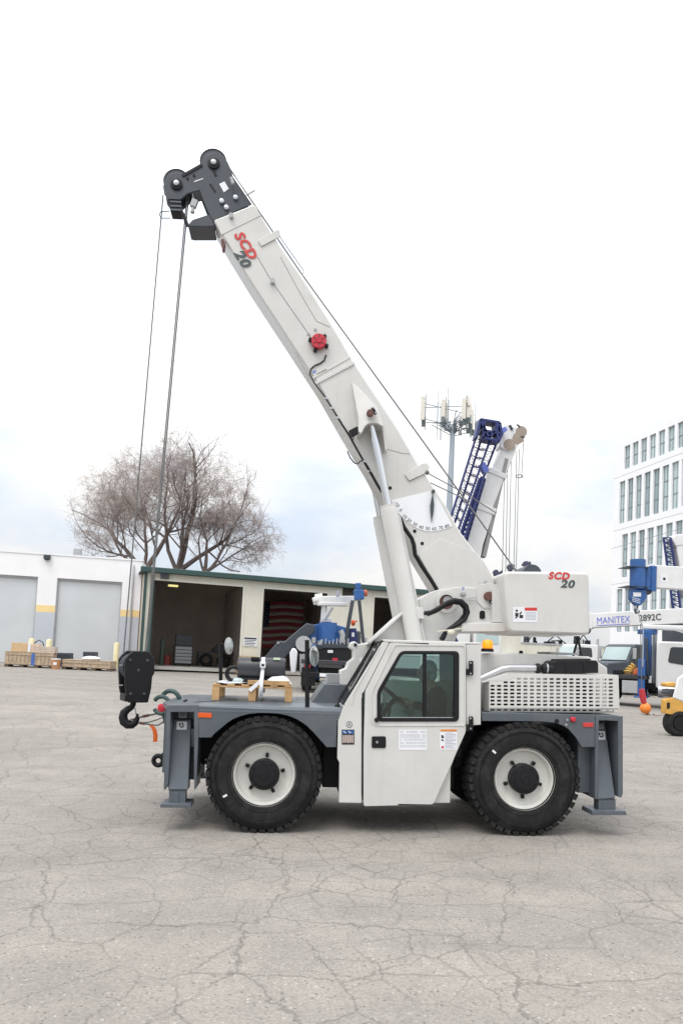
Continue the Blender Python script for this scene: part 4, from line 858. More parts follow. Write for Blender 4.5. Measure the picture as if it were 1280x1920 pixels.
# ---- hoist rope
part('rope_keeper', lambda b: (b.tube([px(521, 437, 1.0), px(526, 446, 1.0), px(569, 507, 1.0), px(567, 518, 1.0)], 0.008, 6), b.lathe([(0.03, -0.02), (0.035, 0.0), (0.03, 0.02)], px(520, 437, 0.95), (0, 1, 0), 14)), LGR, crane, smooth=40)
part('hoist_rope', lambda b: b.tube([px(404, 288, 1.05), px(420, 300, 1.05), px(567, 516, 1.05), px(780, 810, 1.05), px(968, 1072, 1.05)], 0.010, 8), WIRE, crane, smooth=60)
part('jib_stay', lambda b: (b.tube([px(799, 886, 0.85), px(880, 930, 0.95), px(930, 962, 1.05)], 0.007, 6), b.tube([px(806, 905, 0.85), px(880, 940, 0.95)], 0.007, 6), b.ball(px(800, 886, 0.82), 0.03)), WIRE, crane, smooth=50)
part('winch', lambda b: b.tube([(px(985, 1080, 1.05).x, 0.8, px(985, 1080, 1.05).z), (px(985, 1080, 1.05).x, 1.3, px(985, 1080, 1.05).z)], 0.12, 18), DG, crane, smooth=40)
for (u0_, v0_), (u1_, v1_), y in (((306, 366), (232, 1226), 0.985), ((351, 366), (272, 1226), 1.035), ((354, 366), (275, 1226), 1.085)):
    part('hoist_rope', lambda b: b.tube([px(u0_, v0_, y), px(u1_, v1_, y+0.04)], 0.0085, 8), WIRE, crane, smooth=60)
# front: boom rest bracket, mirrors, shackle, tow eye
part('boom_rest', lambda b: b.prism(T(1.02)([(654, 1214), (657, 1205), (664, 1202), (672, 1208), (684, 1206), (700, 1203), (712, 1203), (712, 1285), (637, 1285), (637, 1257), (648, 1253), (652, 1242), (662, 1234), (662, 1219)]), 1.0, 1.25), W_, crane, bevel=0.012)
part('boom_rest_pin', lambda b: b.lathe([(0.02, 0), (0.02, 0.02), (0, 0.02)], px(666, 1209, 1.0), (0, -1, 0), 12), BK, crane)
flat('rest_label', [(674, 1233), (682, 1233), (682, 1247), (674, 1247)], 0.998, 0.003, WHT)
def mirror(u, vb, vt, y, um, vm, rw, rh, rot, two=False):
    o = part('mirror_post', lambda b: (b.tube([px(u, vb, y), px(u-0.5, vt, y)], 0.026, 10), b.tube([px(u, vm-4, y), px(um, vm, y)], 0.010, 6)), BK, crane, smooth=40)
    c = px(um, vm, y); ax = Vector((math.cos(rot), -math.sin(rot), 0.05)).normalized()
    part('mirror_head', lambda b: b.lathe([(0.0, -0.03), (0.06, -0.028), (rh*0.97, -0.004), (rh, 0.004), (rh*0.96, 0.008)], c, ax, 28), LGR, o, smooth=50)
    part('mirror_glass', lambda b: b.lathe([(rh*0.95, 0.006), (rh*0.6, 0.014), (0, 0.018)], c, ax, 28), MIR, o, smooth=60)
mirror(576, 1326, 1200, 0.14, 588.5, 1230, 0.05, 0.117, R(27))
mirror(414, 1285, 1207, 1.95, 429, 1211, 0.05, 0.118, R(24))
shp = px(303, 1322, 0.75)
part('bow_shackle', lambda b: (b.torus(shp, 0.10, 0.026, (0.25, 1, 0), 22, 8, R(-60), R(240)), b.torus(shp+Vector((0.07, 0.22, 0.05)), 0.11, 0.028, (0.25, 1, 0.1), 22, 8, R(-60), R(240)), b.tube([shp+Vector((0.01, 0, -0.05)), shp+Vector((0.06, 0, -0.22))], 0.022, 8)), mat('dark green shackle', (0.03, 0.07, 0.065), 0.45, var=0.15), crane, smooth=40)
part('shackle_pin', lambda b: b.lathe([(0.045, 0), (0.05, 0.02), (0.03, 0.03), (0, 0.03)], px(304, 1327, 0.66), (0, -1, 0), 14), RED, crane, smooth=35)
tq = px(297, 1426, 0.75)
part('tow_eye', lambda b: (b.torus(tq, 0.055, 0.028, (0.1, 1, 0), 24, 10), b.box(tq.x+0.04, tq.x+0.2, 0.71, 0.80, tq.z-0.01, tq.z+0.09)), BK, crane, smooth=40)
part('front_crossmember', lambda b: b.box(XF-0.06, XF+0.05, 0.45, 1.7, 0.5, ZD-0.06), GR, crane, bevel=0.01)

# ================================================================== HOOK BLOCK, SLING
hy = 1.02
hb = empty('hook_block', px(248, 1362, hy), 'black crane hook block hanging on the hoist ropes beside the front bumper', 'hook block')
rotH = Matrix.Rotation(R(24), 4, 'Z')
hc = px(252, 1268, hy)
def hloc(u, v): q_ = px(u, v, hy); return (q_.x-hc.x, q_.z-hc.z)
HM = Matrix.Translation(hc) @ rotH
def hpart(name, fn, m_, parent=hb, **k):
    b = MB(); fn(b); b.v = [tuple(HM @ Vector(v_)) for v_ in b.v]; return b.build(name, m_, parent, **k)
plate_px = [(235, 1227), (243, 1220), (272, 1221), (283, 1233), (283, 1262), (279, 1268), (277, 1290), (271, 1316), (234, 1315), (229, 1290), (228, 1262), (228, 1236)]
pp = [hloc(*q_) for q_ in plate_px]
for y0, y1 in ((-0.20, -0.15), (0.15, 0.20)): hpart('cheek_plate', lambda b: b.prism(pp, y0, y1), BK, bevel=0.012)
hpart('spacer_block', lambda b: (b.box(-0.13, 0.13, -0.148, 0.148, hloc(250, 1314)[1], hloc(250, 1300)[1]), b.box(-0.14, 0.14, -0.148, 0.148, hloc(250, 1262)[1], hloc(250, 1255)[1])), BK, bevel=0.008)
for y in (-0.08, 0.0, 0.08): hpart('block_sheave', lambda b: b.lathe([(0.03, -0.03), (0.15, -0.02), (0.165, -0.033), (0.15, 0.0), (0.165, 0.033), (0.15, 0.02), (0.03, 0.03)], (0, y, hloc(250, 1250)[1]), (0, 1, 0), 28), DG, smooth=30)
hpart('cheek_bolt', lambda b: [b.lathe([(0.018, 0), (0.018, 0.014), (0, 0.016)], (x_, -0.20, z_), (0, -1, 0), 8) for x_, z_ in ((0.0, 0.08), (-0.1, 0.2), (0.1, 0.2), (-0.08, -0.2), (0.08, -0.2))], DG)
hpart('plate_clip', lambda b: [b.box(-0.20, -0.155, -0.12, -0.09, hloc(250, v)[1]-0.008, hloc(250, v)[1]+0.008) for v in (1247, 1284)], STL)
hk = [(251, 1312), (250, 1320), (247, 1326), (240, 1330), (233, 1336), (231, 1345), (233, 1353), (240, 1358.5), (248, 1359), (254, 1355), (257.5, 1348), (258, 1338)]
rad = [0.035, 0.035, 0.036, 0.042, 0.050, 0.055, 0.058, 0.055, 0.048, 0.040, 0.030, 0.012]
part('hook', lambda b: b.tube([px(u, v, hy) for u, v in hk], rad, 12), BK, hb, smooth=60)
part('hook_latch', lambda b: b.beam(px(252, 1322, hy), px(257, 1345, hy), 0.03, 0.010), STL, hb, bevel=0.003)
sl_ = empty('wire_sling', px(285, 1345, hy), 'two-leg wire rope sling tying the black hook to the front bumper', 'sling')
part('sling_leg', lambda b: b.tube([px(*q_, hy) for q_ in ((244, 1350), (255, 1347), (275, 1342), (300, 1337))]+[px(312, 1335, 0.9)], 0.011, 8), WIRE, sl_, smooth=50)
part('sling_leg', lambda b: b.tube([px(*q_, hy) for q_ in ((244, 1354), (258, 1355), (272, 1357), (284, 1359), (296, 1360), (306, 1354))]+[px(313, 1343, 0.9)], 0.010, 8), WIRE, sl_, smooth=50)
part('sling_leg', lambda b: b.tube([px(*q_, hy) for q_ in ((262, 1356), (280, 1354), (296, 1349), (310, 1343))], 0.008, 8), WIRE, sl_, smooth=50)
part('ferrule', lambda b: [b.tube([px(*a_, hy), px(*c_, hy)], 0.017, 8) for a_, c_ in (((268, 1343.5), (280, 1341)), ((262, 1355.5), (272, 1357)))], BRN, sl_, smooth=40)
tagm = mat('orange webbing', (0.75, 0.14, 0.02), 0.6, var=0.1)
def ribbon(pts, w_, y, th=0.006):
    b = MB(); n = len(pts); L_ = [px(u, v, y) for u, v in pts]
    vs = []
    for q_ in L_: vs += [q_+Vector((-w_/2, 0, 0)), q_+Vector((w_/2, 0.01, 0)), q_+Vector((w_/2, 0.01+th, 0)), q_+Vector((-w_/2, th, 0))]
    b.add(vs, [(4*i+j, 4*i+(j+1) % 4, 4*i+4+(j+1) % 4, 4*i+4+j) for i in range(n-1) for j in range(4)]+[(0, 1, 2, 3), (4*n-4, 4*n-1, 4*n-2, 4*n-3)]); return b
wt = ribbon([(283, 1360), (287, 1364), (290, 1370), (291.5, 1378), (291, 1391)], 0.05, hy-0.02).build('webbing_tag', tagm, None, smooth=60)
tag(wt, 'short orange webbing strap hanging off the wire sling', 'strap')

# ================================================================== LOAD ON THE DECK
yp0, yp1 = 0.85, 1.70
tp = T(yp0)
zp = ZD+0.0155
pl = empty('pallet', (px(470, 1310, 1.2).x, 1.2, zp), 'small raw pine pallet on the grey front deck of the crane', 'pallet')
xa = tp([(398, 1300)])[0][0]; xb = tp([(547, 1300)])[0][0]; hz = tp([(470, 1284)])[0][1]-zp
hz = max(hz, 0.12)
for i in range(3):
    xc = xa+0.04+(xb-xa-0.08)*i/2
    for yy in (yp0+0.05, yp1-0.05): part('block', lambda b: b.box(xc-0.045, xc+0.045, yy-0.05, yy+0.05, zp, zp+hz-0.04), WOOD, pl, bevel=0.004)
for yy in (yp0+0.05, (yp0+yp1)/2, yp1-0.05): part('plank', lambda b: b.box(xa, xb, yy-0.05, yy+0.05, zp+hz-0.0395, zp+hz-0.02), WOOD, pl, bevel=0.003)
for i in range(6):
    xc = xa+0.045+(xb-xa-0.09)*i/5; part('plank', lambda b: b.box(xc-0.045, xc+0.045, yp0-0.004, yp1+0.004, zp+hz-0.0195, zp+hz), WOOD, pl, bevel=0.003)
ztop = zp+hz
cr_ = empty('black_cylinder', (px(487, 1262, 1.3).x, 1.3, ztop), 'black cylindrical canister strapped lying on the pine pallet', 'canister')
cyx = T(1.3)([(446, 1260), (535, 1260)]); rcy = 0.135
part('canister_body', lambda b: b.tube([(cyx[0][0], 1.3, ztop+rcy+0.06), (cyx[0][0]+0.02, 1.3, ztop+rcy+0.06), (cyx[1][0]-0.02, 1.3, ztop+rcy+0.06), (cyx[1][0], 1.3, ztop+rcy+0.06)], [rcy-0.01, rcy, rcy, rcy-0.01], 28), mat('charcoal plastic', (0.035, 0.036, 0.042), 0.4, var=0.1), cr_, smooth=40)
part('canister_label', lambda b: b.box(px(512, 1250, 1.18).x, px(525, 1250, 1.18).x, 1.20, 1.30, ztop+2*rcy+0.035, ztop+2*rcy+0.064), mat('pale green label', (0.55, 0.66, 0.50), 0.5), cr_)
part('canister_label', lambda b: b.box(px(470, 1250, 1.18).x, px(486, 1250, 1.18).x, 1.18, 1.30, ztop+2*rcy+0.03, ztop+2*rcy+0.063), BK, cr_)
part('canister_skid', lambda b: b.box(cyx[0][0]+0.03, cyx[1][0]-0.02, 1.2, 1.4, ztop+0.001, ztop+0.075), BKM, cr_)
rl = px(438, 1262, 1.3)
ro = part('coiled_hose', lambda b: [b.torus((rl.x, 1.24+0.04*i, ztop+0.115), 0.085, 0.022, (0, 1, 0), 24, 8) for i in range(4)], BK, None, smooth=60)
tag(ro, 'coiled black hose standing on the pallet beside the black canister', 'hose')
bw = part('bubble_wrap', lambda b: b.ball((px(447, 1272, 1.25).x, 1.2, ztop+0.035), 0.07, 0.06, 0.035, 12, 8, 0.12), mat('pale green wrap', (0.55, 0.66, 0.66), 0.3, bump=0.5, bscale=40), None, smooth=40)
tag(bw, 'small crumpled pale green wrap in front of the hose coil', 'wrapping')
def sheet(x0, x1, y0, y1, z, amp, nx, ny, seed, th=0.004, dome=0.0):
    random.seed(seed); b = MB(); vs = []
    for j in range(ny+1):
        for i in range(nx+1):
            s_, t_ = i/nx, j/ny; h = z+amp*(0.5+0.5*math.sin(s_*9+t_*4+seed))*random.uniform(0.6, 1)+dome*math.sin(math.pi*s_)**0.6*math.sin(math.pi*t_)**0.6
            vs.append((x0+(x1-x0)*s_+random.uniform(-1, 1)*0.008, y0+(y1-y0)*t_+random.uniform(-1, 1)*0.008, h))
    n0 = len(vs); vs += [(x_, y_, z_-th) for x_, y_, z_ in vs]; W__ = nx+1
    fs = [(j*W__+i, j*W__+i+1, (j+1)*W__+i+1, (j+1)*W__+i) for j in range(ny) for i in range(nx)]
    b.add(vs, fs+[tuple(n0+q_ for q_ in reversed(f_)) for f_ in fs]); return b
sh = sheet(px(404, 1282, 1.0).x, px(488, 1282, 1.0).x, 0.90, 1.5, ztop+0.006, 0.02, 14, 10, 2).build('plastic_sheet', PAP, None, smooth=60)
tag(sh, 'loose white plastic sheet spread over the left half of the pallet', 'sheet')
wr = sheet(px(499, 1280, 1.0).x, px(546, 1280, 1.0).x, 0.90, 1.25, ztop+0.006, 0.02, 16, 12, 5, dome=0.10).build('wrapped_part', PAP, None, smooth=60)
tag(wr, 'part wrapped in white plastic on the right half of the pallet', 'package')
bxp = part('wood_batten', lambda b: b.box(px(465, 1280, 0.92).x, px(543, 1280, 0.92).x, 0.86, 0.92, ztop+0.002, ztop+0.055), WOOD, None, bevel=0.003); tag(bxp, 'raw pine batten along the front of the loaded pallet', 'batten')
stp = empty('ratchet_strap', (px(490, 1290, 0.84).x, 0.84, ztop), 'white ratchet strap over the black canister and pallet', 'strap')
sx_ = px(491, 1280, 1.0).x; zc = ztop+rcy+0.06
def band(b, x_, w_):
    pts = [(0.835, zp+0.06), (0.838, ztop+0.06), (0.99, ztop+0.12), (1.165, zc-0.02)]+[(1.3-(rcy+0.006)*math.cos(a), zc+(rcy+0.006)*math.sin(a)) for a in [R(15*i) for i in range(1, 12)]]+[(1.45, ztop+0.10), (1.705, ztop+0.03), (1.71, zp+0.06)]
    for i in range(len(pts)-1):
        (y0, z0), (y1, z1) = pts[i], pts[i+1]
        b.add([(x_-w_/2, y0, z0), (x_+w_/2, y0, z0), (x_+w_/2, y1, z1), (x_-w_/2, y1, z1)], [(0, 1, 2, 3)])
so_ = part('strap_band', lambda b: (band(b, sx_, 0.045),), WHT, stp, smooth=60); md = so_.modifiers.new('thickness', 'SOLIDIFY'); md.thickness = 0.004
part('strap_buckle', lambda b: (b.box(sx_-0.035, sx_+0.035, 1.13, 1.16, zc+0.01, zc+0.085)), WHT, stp, bevel=0.006)
part('buckle_slot', lambda b: b.box(sx_-0.018, sx_+0.018, 1.124, 1.1295, zc+0.03, zc+0.055), BK, stp)
part('strap_tail', lambda b: b.beam((sx_-0.01, 0.86, ztop+0.05), (sx_-0.14, 0.83, ztop-0.07), 0.006, 0.045), WHT, stp)

# ================================================================== THE DRIVER
def skinned(name, pts, edges, rads, root=0, sub=1):
    me = bpy.data.meshes.new(name); me.from_pydata([tuple(q_) for q_ in pts], edges, []); o = bpy.data.objects.new(name, me); col.objects.link(o)
    sk = o.modifiers.new('skin', 'SKIN'); 
    for i, r_ in enumerate(rads):
        d = me.skin_vertices[0].data[i]; d.radius = (r_, r_) if not isinstance(r_, tuple) else r_; d.use_root = (i == root)
    ss = o.modifiers.new('sub', 'SUBSURF'); ss.levels = sub; ss.render_levels = sub
    dg = bpy.context.evaluated_depsgraph_get(); dg.update()
    m2 = bpy.data.meshes.new_from_object(o.evaluated_get(dg)); bpy.data.objects.remove(o)
    b = MB(); b.v = [tuple(v_.co) for v_ in m2.vertices]; b.f = [tuple(p_.vertices) for p_ in m2.polygons]; bpy.data.meshes.remove(m2); return b
SKIN = mat('skin', (0.46, 0.27, 0.20), 0.55, var=0.08, scale=20); HAIR = mat('white hair', (0.62, 0.58, 0.52), 0.7, var=0.15, scale=40, bump=0.5, bscale=80)
JKT = mat('dark navy jacket', (0.012, 0.014, 0.022), 0.85, var=0.2, scale=14); TRS = mat('dark trousers', (0.02, 0.022, 0.03), 0.85)
hx = px(800, 1260, 0.44); yd = 0.44
pel = Vector((hx.x+0.12, yd, 1.03)); V = Vector
man = empty('person', (pel.x, yd, 0.96), 'person with white hair and dark jacket sitting at the wheel in the crane cab', 'person')
nk = V((hx.x+0.045, yd, hx.z-0.15)); ch = V((hx.x+0.10, yd, hx.z-0.30))
sl0, sr0 = ch+V((0.02, -0.17, 0.05)), ch+V((0.02, 0.17, 0.05))
hl, hr = swc+V((0.10, -0.15, -0.04)), swc+V((0.10, 0.15, -0.04))
el, er = (sl0+hl)/2+V((0.06, -0.06, -0.12)), (sr0+hr)/2+V((0.06, 0.06, -0.12))
kl, kr = pel+V((-0.40, -0.13, 0.02)), pel+V((-0.40, 0.13, 0.02)); fl, fr_ = kl+V((-0.08, 0, -0.42)), kr+V((-0.08, 0, -0.42))
pts = [pel, (pel+ch)/2, ch, nk, hx+V((0.02, 0, -0.05)), sl0, el, hl, sr0, er, hr, kl, fl, kr, fr_]
ed = [(0, 1), (1, 2), (2, 3), (3, 4), (2, 5), (5, 6), (6, 7), (2, 8), (8, 9), (9, 10), (0, 11), (11, 12), (0, 13), (13, 14)]
body = skinned('body', pts, ed, [0.12, 0.115, 0.125, 0.052, 0.06, 0.065, 0.042, 0.028, 0.065, 0.042, 0.028, 0.065, 0.05, 0.065, 0.05])
body.ball(hx, 0.095, 0.075, 0.12, 20, 14); body.ball(hx+V((-0.035, 0, -0.065)), 0.06, 0.05, 0.055, 14, 10)
body.ball(hx+V((-0.102, 0, -0.015)), 0.020, 0.014, 0.028, 8, 6); body.ball(hx+V((-0.085, 0, -0.062)), 0.014, 0.026, 0.010, 8, 6)
for s_ in (-1, 1):
    body.ball(hx+V((0.01, s_*0.077, -0.01)), 0.020, 0.010, 0.032, 8, 6); body.ball(hx+V((-0.082, s_*0.032, 0.012)), 0.016, 0.016, 0.011, 8, 6)
    h = hl if s_ < 0 else hr; body.ball(h, 0.042, 0.022, 0.045, 10, 8)
    for k in range(4): body.tube([h+V((-0.02, s_*0.004, 0.025-0.018*k)), h+V((-0.06, s_*0.012, 0.03-0.018*k)), h+V((-0.078, s_*-0.012, 0.02-0.018*k)), h+V((-0.055, s_*-0.028, 0.012-0.018*k))], [0.0095, 0.0095, 0.009, 0.007], 6)
    body.tube([h+V((0.0, s_*-0.015, 0.03)), h+V((-0.03, s_*-0.03, 0.045)), h+V((-0.06, s_*-0.03, 0.035))], [0.012, 0.010, 0.008], 6)
body.build('body', SKIN, man, smooth=60)
jk = skinned('jacket', [pel+V((0, 0, 0.02)), (pel+ch)/2, ch, nk+V((0.01, 0, -0.035)), sl0, el, hl+(el-hl)*0.22, sr0, er, hr+(er-hr)*0.22], [(0, 1), (1, 2), (2, 3), (2, 4), (4, 5), (5, 6), (2, 7), (7, 8), (8, 9)], [0.15, 0.145, 0.15, 0.072, 0.085, 0.058, 0.042, 0.085, 0.058, 0.042])
jk.build('jacket', JKT, man, smooth=60)
tr = skinned('trousers', [pel, kl, fl, kr, fr_], [(0, 1), (1, 2), (0, 3), (3, 4)], [0.135, 0.08, 0.062, 0.08, 0.062]); tr.build('trousers', TRS, man, smooth=60)
hr_ = MB(); hr_.ball(hx+V((0.022, 0, 0.035)), 0.096, 0.084, 0.105, 20, 12, 0.03); hr_.ball(hx+V((0.05, 0, -0.03)), 0.07, 0.078, 0.08, 16, 10, 0.04); hr_.build('hair', HAIR, man, smooth=60)
part('eye', lambda b: [b.ball(hx+V((-0.092, s_*0.032, 0.010)), 0.007, 0.009, 0.006, 8, 6) for s_ in (-1, 1)], INK, man)

# ================================================================== BACKGROUND BUILDINGS
LW = mat('white stucco', (0.87, 0.87, 0.885), 0.85, var=0.03, scale=0.8, bump=0.2, bscale=14, dirt=(0.66, 0.65, 0.63), dirtamt=0.3)
LWG = mat('pale grey wainscot', (0.52, 0.55, 0.61), 0.85, var=0.04, scale=0.8)
YEL = mat('faded yellow band', (0.86, 0.66, 0.32), 0.8, var=0.07, scale=1.2)
ROL = mat('grey roller door', (0.56, 0.585, 0.60), 0.5, var=0.05, scale=0.6, dirt=(0.5, 0.5, 0.49), dirtamt=0.3)
SID = mat('cream metal siding', (0.72, 0.70, 0.61), 0.5, var=0.04, scale=0.7, dirt=(0.5, 0.48, 0.41), dirtamt=0.3)
TRM = mat('dark green trim', (0.030, 0.072, 0.066), 0.5, var=0.1)
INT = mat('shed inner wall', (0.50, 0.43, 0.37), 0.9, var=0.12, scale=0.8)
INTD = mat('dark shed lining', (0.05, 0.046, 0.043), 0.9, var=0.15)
BOL = mat('bollard yellow', (0.82, 0.74, 0.46), 0.55, var=0.1)
CONC = mat('concrete', (0.42, 0.40, 0.37), 0.9, var=0.1, scale=1.5)

# ---- white warehouse on the left
wp_ = Plane(P(0, 1243, 35.4), (7.95, 0.75)); MW = wp_.matrix()
ware = empty('warehouse', None, 'white stucco warehouse with grey roller doors and yellow band at the left', 'building', matrix=MW)
S = wp_.st; zt0 = S(100, 1041)[1]; sR = S(268, 1053)[0]; sL = -14.0; zB = -1.2
doors = []
d2 = (S(103, 1150)[0], S(226, 1150)[0], S(160, 1087)[1]); d1 = (d2[0]-(S(103, 1150)[0]-S(67, 1150)[0])-(d2[1]-d2[0]), d2[0]-(S(103, 1150)[0]-S(67, 1150)[0]), d2[2]); dw = d2[1]-d2[0]; gap = d2[0]-d1[1]
d0 = (d1[0]-gap-dw, d1[0]-gap, d2[2])
part('wall', lambda b: (b.prism([(sL, zB), (sR, zB), (sR, zt0), (sL, zt0)], 0.0, 0.35, holes=[[(a_, zB+0.3), (b_, zB+0.3), (b_, c_), (a_, c_)] for a_, b_, c_ in (d0, d1, d2)]), b.box(sL, sL+0.3, 0.36, 14, zB, zt0), b.box(sR-0.3, sR, 0.36, 14, zB, zt0), b.box(sL, sR, 13.7, 14, zB, zt0)), LW, ware)
part('parapet_cap', lambda b: b.box(sL-0.05, sR+0.05, -0.04, 0.40, zt0+0.002, zt0+0.10), LW, ware)
part('roof', lambda b: b.box(sL+0.31, sR-0.31, 0.36, 13.69, zt0-0.5, zt0-0.3), CONC, ware)
zy0, zy1 = S(75, 1147)[1], S(75, 1134)[1]
edges = [(sL, d0[0]), (d0[1], d1[0]), (d1[1], d2[0]), (d2[1], sR)]
for a_, b_ in edges:
    part('yellow_band', lambda b: b.box(a_+0.002, b_-0.002, -0.012, -0.001, zy0, zy1), YEL, ware); part('wainscot', lambda b: b.box(a_+0.002, b_-0.002, -0.010, -0.001, zB, zy0-0.002), LWG, ware)
for a_, b_, c_ in (d0, d1, d2):
    def slat(b):
        n = 46; h_ = (c_-zB)/n
        for i in range(n):
            z_ = zB+i*h_; b.add([(a_, 0.215, z_), (b_, 0.215, z_), (b_, 0.195, z_+h_*0.6), (a_, 0.195, z_+h_*0.6), (b_, 0.215, z_+h_), (a_, 0.215, z_+h_)], [(0, 1, 2, 3), (3, 2, 4, 5)])
    dd = part('roller_door', slat, ROL, ware, smooth=60)
    part('door_frame', lambda b: (b.box(a_-0.001, a_+0.08, 0.12, 0.18, zB, c_), b.box(b_-0.08, b_+0.001, 0.12, 0.18, zB, c_), b.box(a_+0.081, b_-0.081, 0.12, 0.18, c_-0.12, c_)), LGR, ware)
q_ = S(90, 1045); part('downpipe', lambda b: b.tube([(sR-0.5, -0.09, zB), (sR-0.5, -0.09, zt0-0.4), (sR-0.5, 0.05, zt0-0.25)], 0.06, 8), LGR, ware, smooth=40)
part('wall_lamp', lambda b: (b.box(q_[0]-0.17, q_[0]+0.17, -0.3, -0.005, q_[1]-0.12, q_[1]+0.12), b.box(q_[0]-0.13, q_[0]+0.13, -0.26, -0.05, q_[1]-0.18, q_[1]-0.121)), DG, ware, bevel=0.02)
q_ = S(132, 1035); part('roof_vent', lambda b: b.box(q_[0]-0.22, q_[0]+0.22, 2.0, 2.5, zt0-0.3, zt0+0.75), LGR, ware, bevel=0.02)

# ---- long cream shed
sp_ = Plane(P(262, 1250, 32.7), (16.95, 4.2)); MS = sp_.matrix(); S2 = sp_.st
shed = empty('shed', None, 'cream ribbed metal shed with dark green roof trim and open bays', 'building', matrix=MS)
L_ = 24.0; Hs = S2(264, 1063)[1]; Hs2 = S2(264, 1072)[1]; zF = -1.0
def od(x0, x1, vx, v): a_ = S2(x0, 1170)[0]; b_ = S2(x1, 1170)[0]; return (a_, b_, S2(vx, v)[1])
D = [od(284, 452, 288, 1087), od(491, 611, 494, 1105), od(699, 790, 704, 1119)]
Ht = [S2(288, 1087)[1], S2(494, 1105)[1], S2(704, 1119)[1]]
dtop = sum(Ht)/3
def siding(b):
    def panel(s0, s1, z0, z1, y=0.0):
        n = max(1, int(round((s1-s0)/0.10))); h_ = (s1-s0)/n
        for i in range(n):
            a_ = s0+i*h_; y_ = [y, y, y-0.022, y-0.022, y]; xs_ = [a_, a_+h_*0.62, a_+h_*0.72, a_+h_*0.92, a_+h_]
            b.add([(x_, yy, z0) for x_, yy in zip(xs_, y_)]+[(x_, yy, z1) for x_, yy in zip(xs_, y_)], [(k, k+1, k+6, k+5) for k in range(4)])
    panel(0, L_, dtop, Hs2)
    ss = [0.0]+[v_ for d_ in D for v_ in d_[:2]]+[L_]
    for i in range(0, len(ss), 2): panel(ss[i], ss[i+1], zF, dtop)
part('siding', siding, SID, shed)
part('shed_shell', lambda b: (b.prism([(0.0, zF), (0.08, zF), (0.08, Hs2), (0.0, Hs2)], 0.03, 14), b.box(L_-0.08, L_, 0.03, 14, zF, Hs2), b.add([(0.0, 0.03, Hs2), (0.0, 14, Hs2), (0.0, 14, Hs2+0.62), (0.08, 0.03, Hs2), (0.08, 14, Hs2), (0.08, 14, Hs2+0.62)], [(0, 1, 2), (3, 5, 4), (0, 2, 5, 3)]), b.box(0.09, L_-0.09, 10.0, 10.1, zF, Hs2+0.48)), INT, shed)
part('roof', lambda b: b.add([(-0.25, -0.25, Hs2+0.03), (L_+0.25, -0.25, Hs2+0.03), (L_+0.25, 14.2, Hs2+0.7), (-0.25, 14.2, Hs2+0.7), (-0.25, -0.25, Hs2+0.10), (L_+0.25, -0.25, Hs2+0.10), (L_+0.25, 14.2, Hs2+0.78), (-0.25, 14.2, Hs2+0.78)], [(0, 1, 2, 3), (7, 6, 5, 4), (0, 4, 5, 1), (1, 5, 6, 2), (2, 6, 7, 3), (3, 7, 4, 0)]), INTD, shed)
part('gutter', lambda b: b.box(-0.3, L_+0.3, -0.42, -0.252, Hs2-0.01, Hs+0.02), TRM, shed, bevel=0.03)
part('corner_trim', lambda b: b.box(-0.06, 0.10, -0.06, -0.025, zF, Hs2-0.02), TRM, shed)
part('downspout', lambda b: (b.box(0.30, 0.48, -0.20, -0.05, zF, Hs2-0.12)), TRM, shed, bevel=0.02)
for a_, b_, c_ in D:
    part('bay_jamb', lambda b: (b.box(a_-0.10, a_, -0.05, 0.06, zF, dtop), b.box(b_, b_+0.10, -0.05, 0.06, zF, dtop), b.box(a_-0.10, b_+0.10, -0.05, 0.06, dtop+0.001, dtop+0.10)), SID, shed)
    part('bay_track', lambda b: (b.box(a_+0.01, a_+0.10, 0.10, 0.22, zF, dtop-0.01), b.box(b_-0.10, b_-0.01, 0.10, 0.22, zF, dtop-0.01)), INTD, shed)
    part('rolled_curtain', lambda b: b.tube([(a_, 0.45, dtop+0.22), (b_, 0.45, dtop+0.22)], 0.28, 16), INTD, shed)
part('bay_partition', lambda b: [b.box(x_-0.05, x_+0.05, 0.3, 9.9, zF, Hs2-0.1) for x_ in ((D[0][1]+D[1][0])/2, (D[1][1]+D[2][0])/2)], INT, shed)
q_ = S2(309, 1080); part('wall_lamp', lambda b: (b.box(q_[0]-0.22, q_[0]+0.22, -0.28, -0.03, q_[1]-0.15, q_[1]+0.18), b.box(q_[0]-0.16, q_[0]+0.16, -0.29, -0.281, q_[1]-0.10, q_[1]+0.02)), DG, shed, bevel=0.02)
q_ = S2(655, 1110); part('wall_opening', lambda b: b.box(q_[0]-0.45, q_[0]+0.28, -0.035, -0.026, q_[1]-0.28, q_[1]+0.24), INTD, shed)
q_ = S2(469, 1203)
sg = part('wall_sign', lambda b: b.box(q_[0]-0.40, q_[0]+0.40, -0.055, -0.03, q_[1]-0.27, q_[1]+0.27), WHT, shed)
part('sign_heading', lambda b: b.box(q_[0]-0.36, q_[0]+0.36, -0.060, -0.056, q_[1]+0.14, q_[1]+0.23), INK, sg)
part('sign_line', lambda b: [b.box(q_[0]-0.33, q_[0]+0.33-0.1*(j % 2), -0.060, -0.056, q_[1]+0.06-0.09*j, q_[1]+0.095-0.09*j) for j in range(4)], INK, sg)
part('ceiling_lamp', lambda b: b.box(S2(324, 1098)[0]-0.1, S2(324, 1098)[0]+0.45, 1.6, 1.9, dtop-0.14, dtop-0.04), mat('lit tube', (1.0, 0.85, 0.35), 0.5, emit=0.8), shed)
part('shed_floor', lambda b: b.box(0.1, L_-0.1, 0.5, 9.95, -0.12, 0.055), CONC, shed)
def inshed(name, label, cat, fn, m_, group=None, **k):
    o = part(name, fn, m_, None, **k); o.matrix_world = MS; return tag(o, label, cat, group)
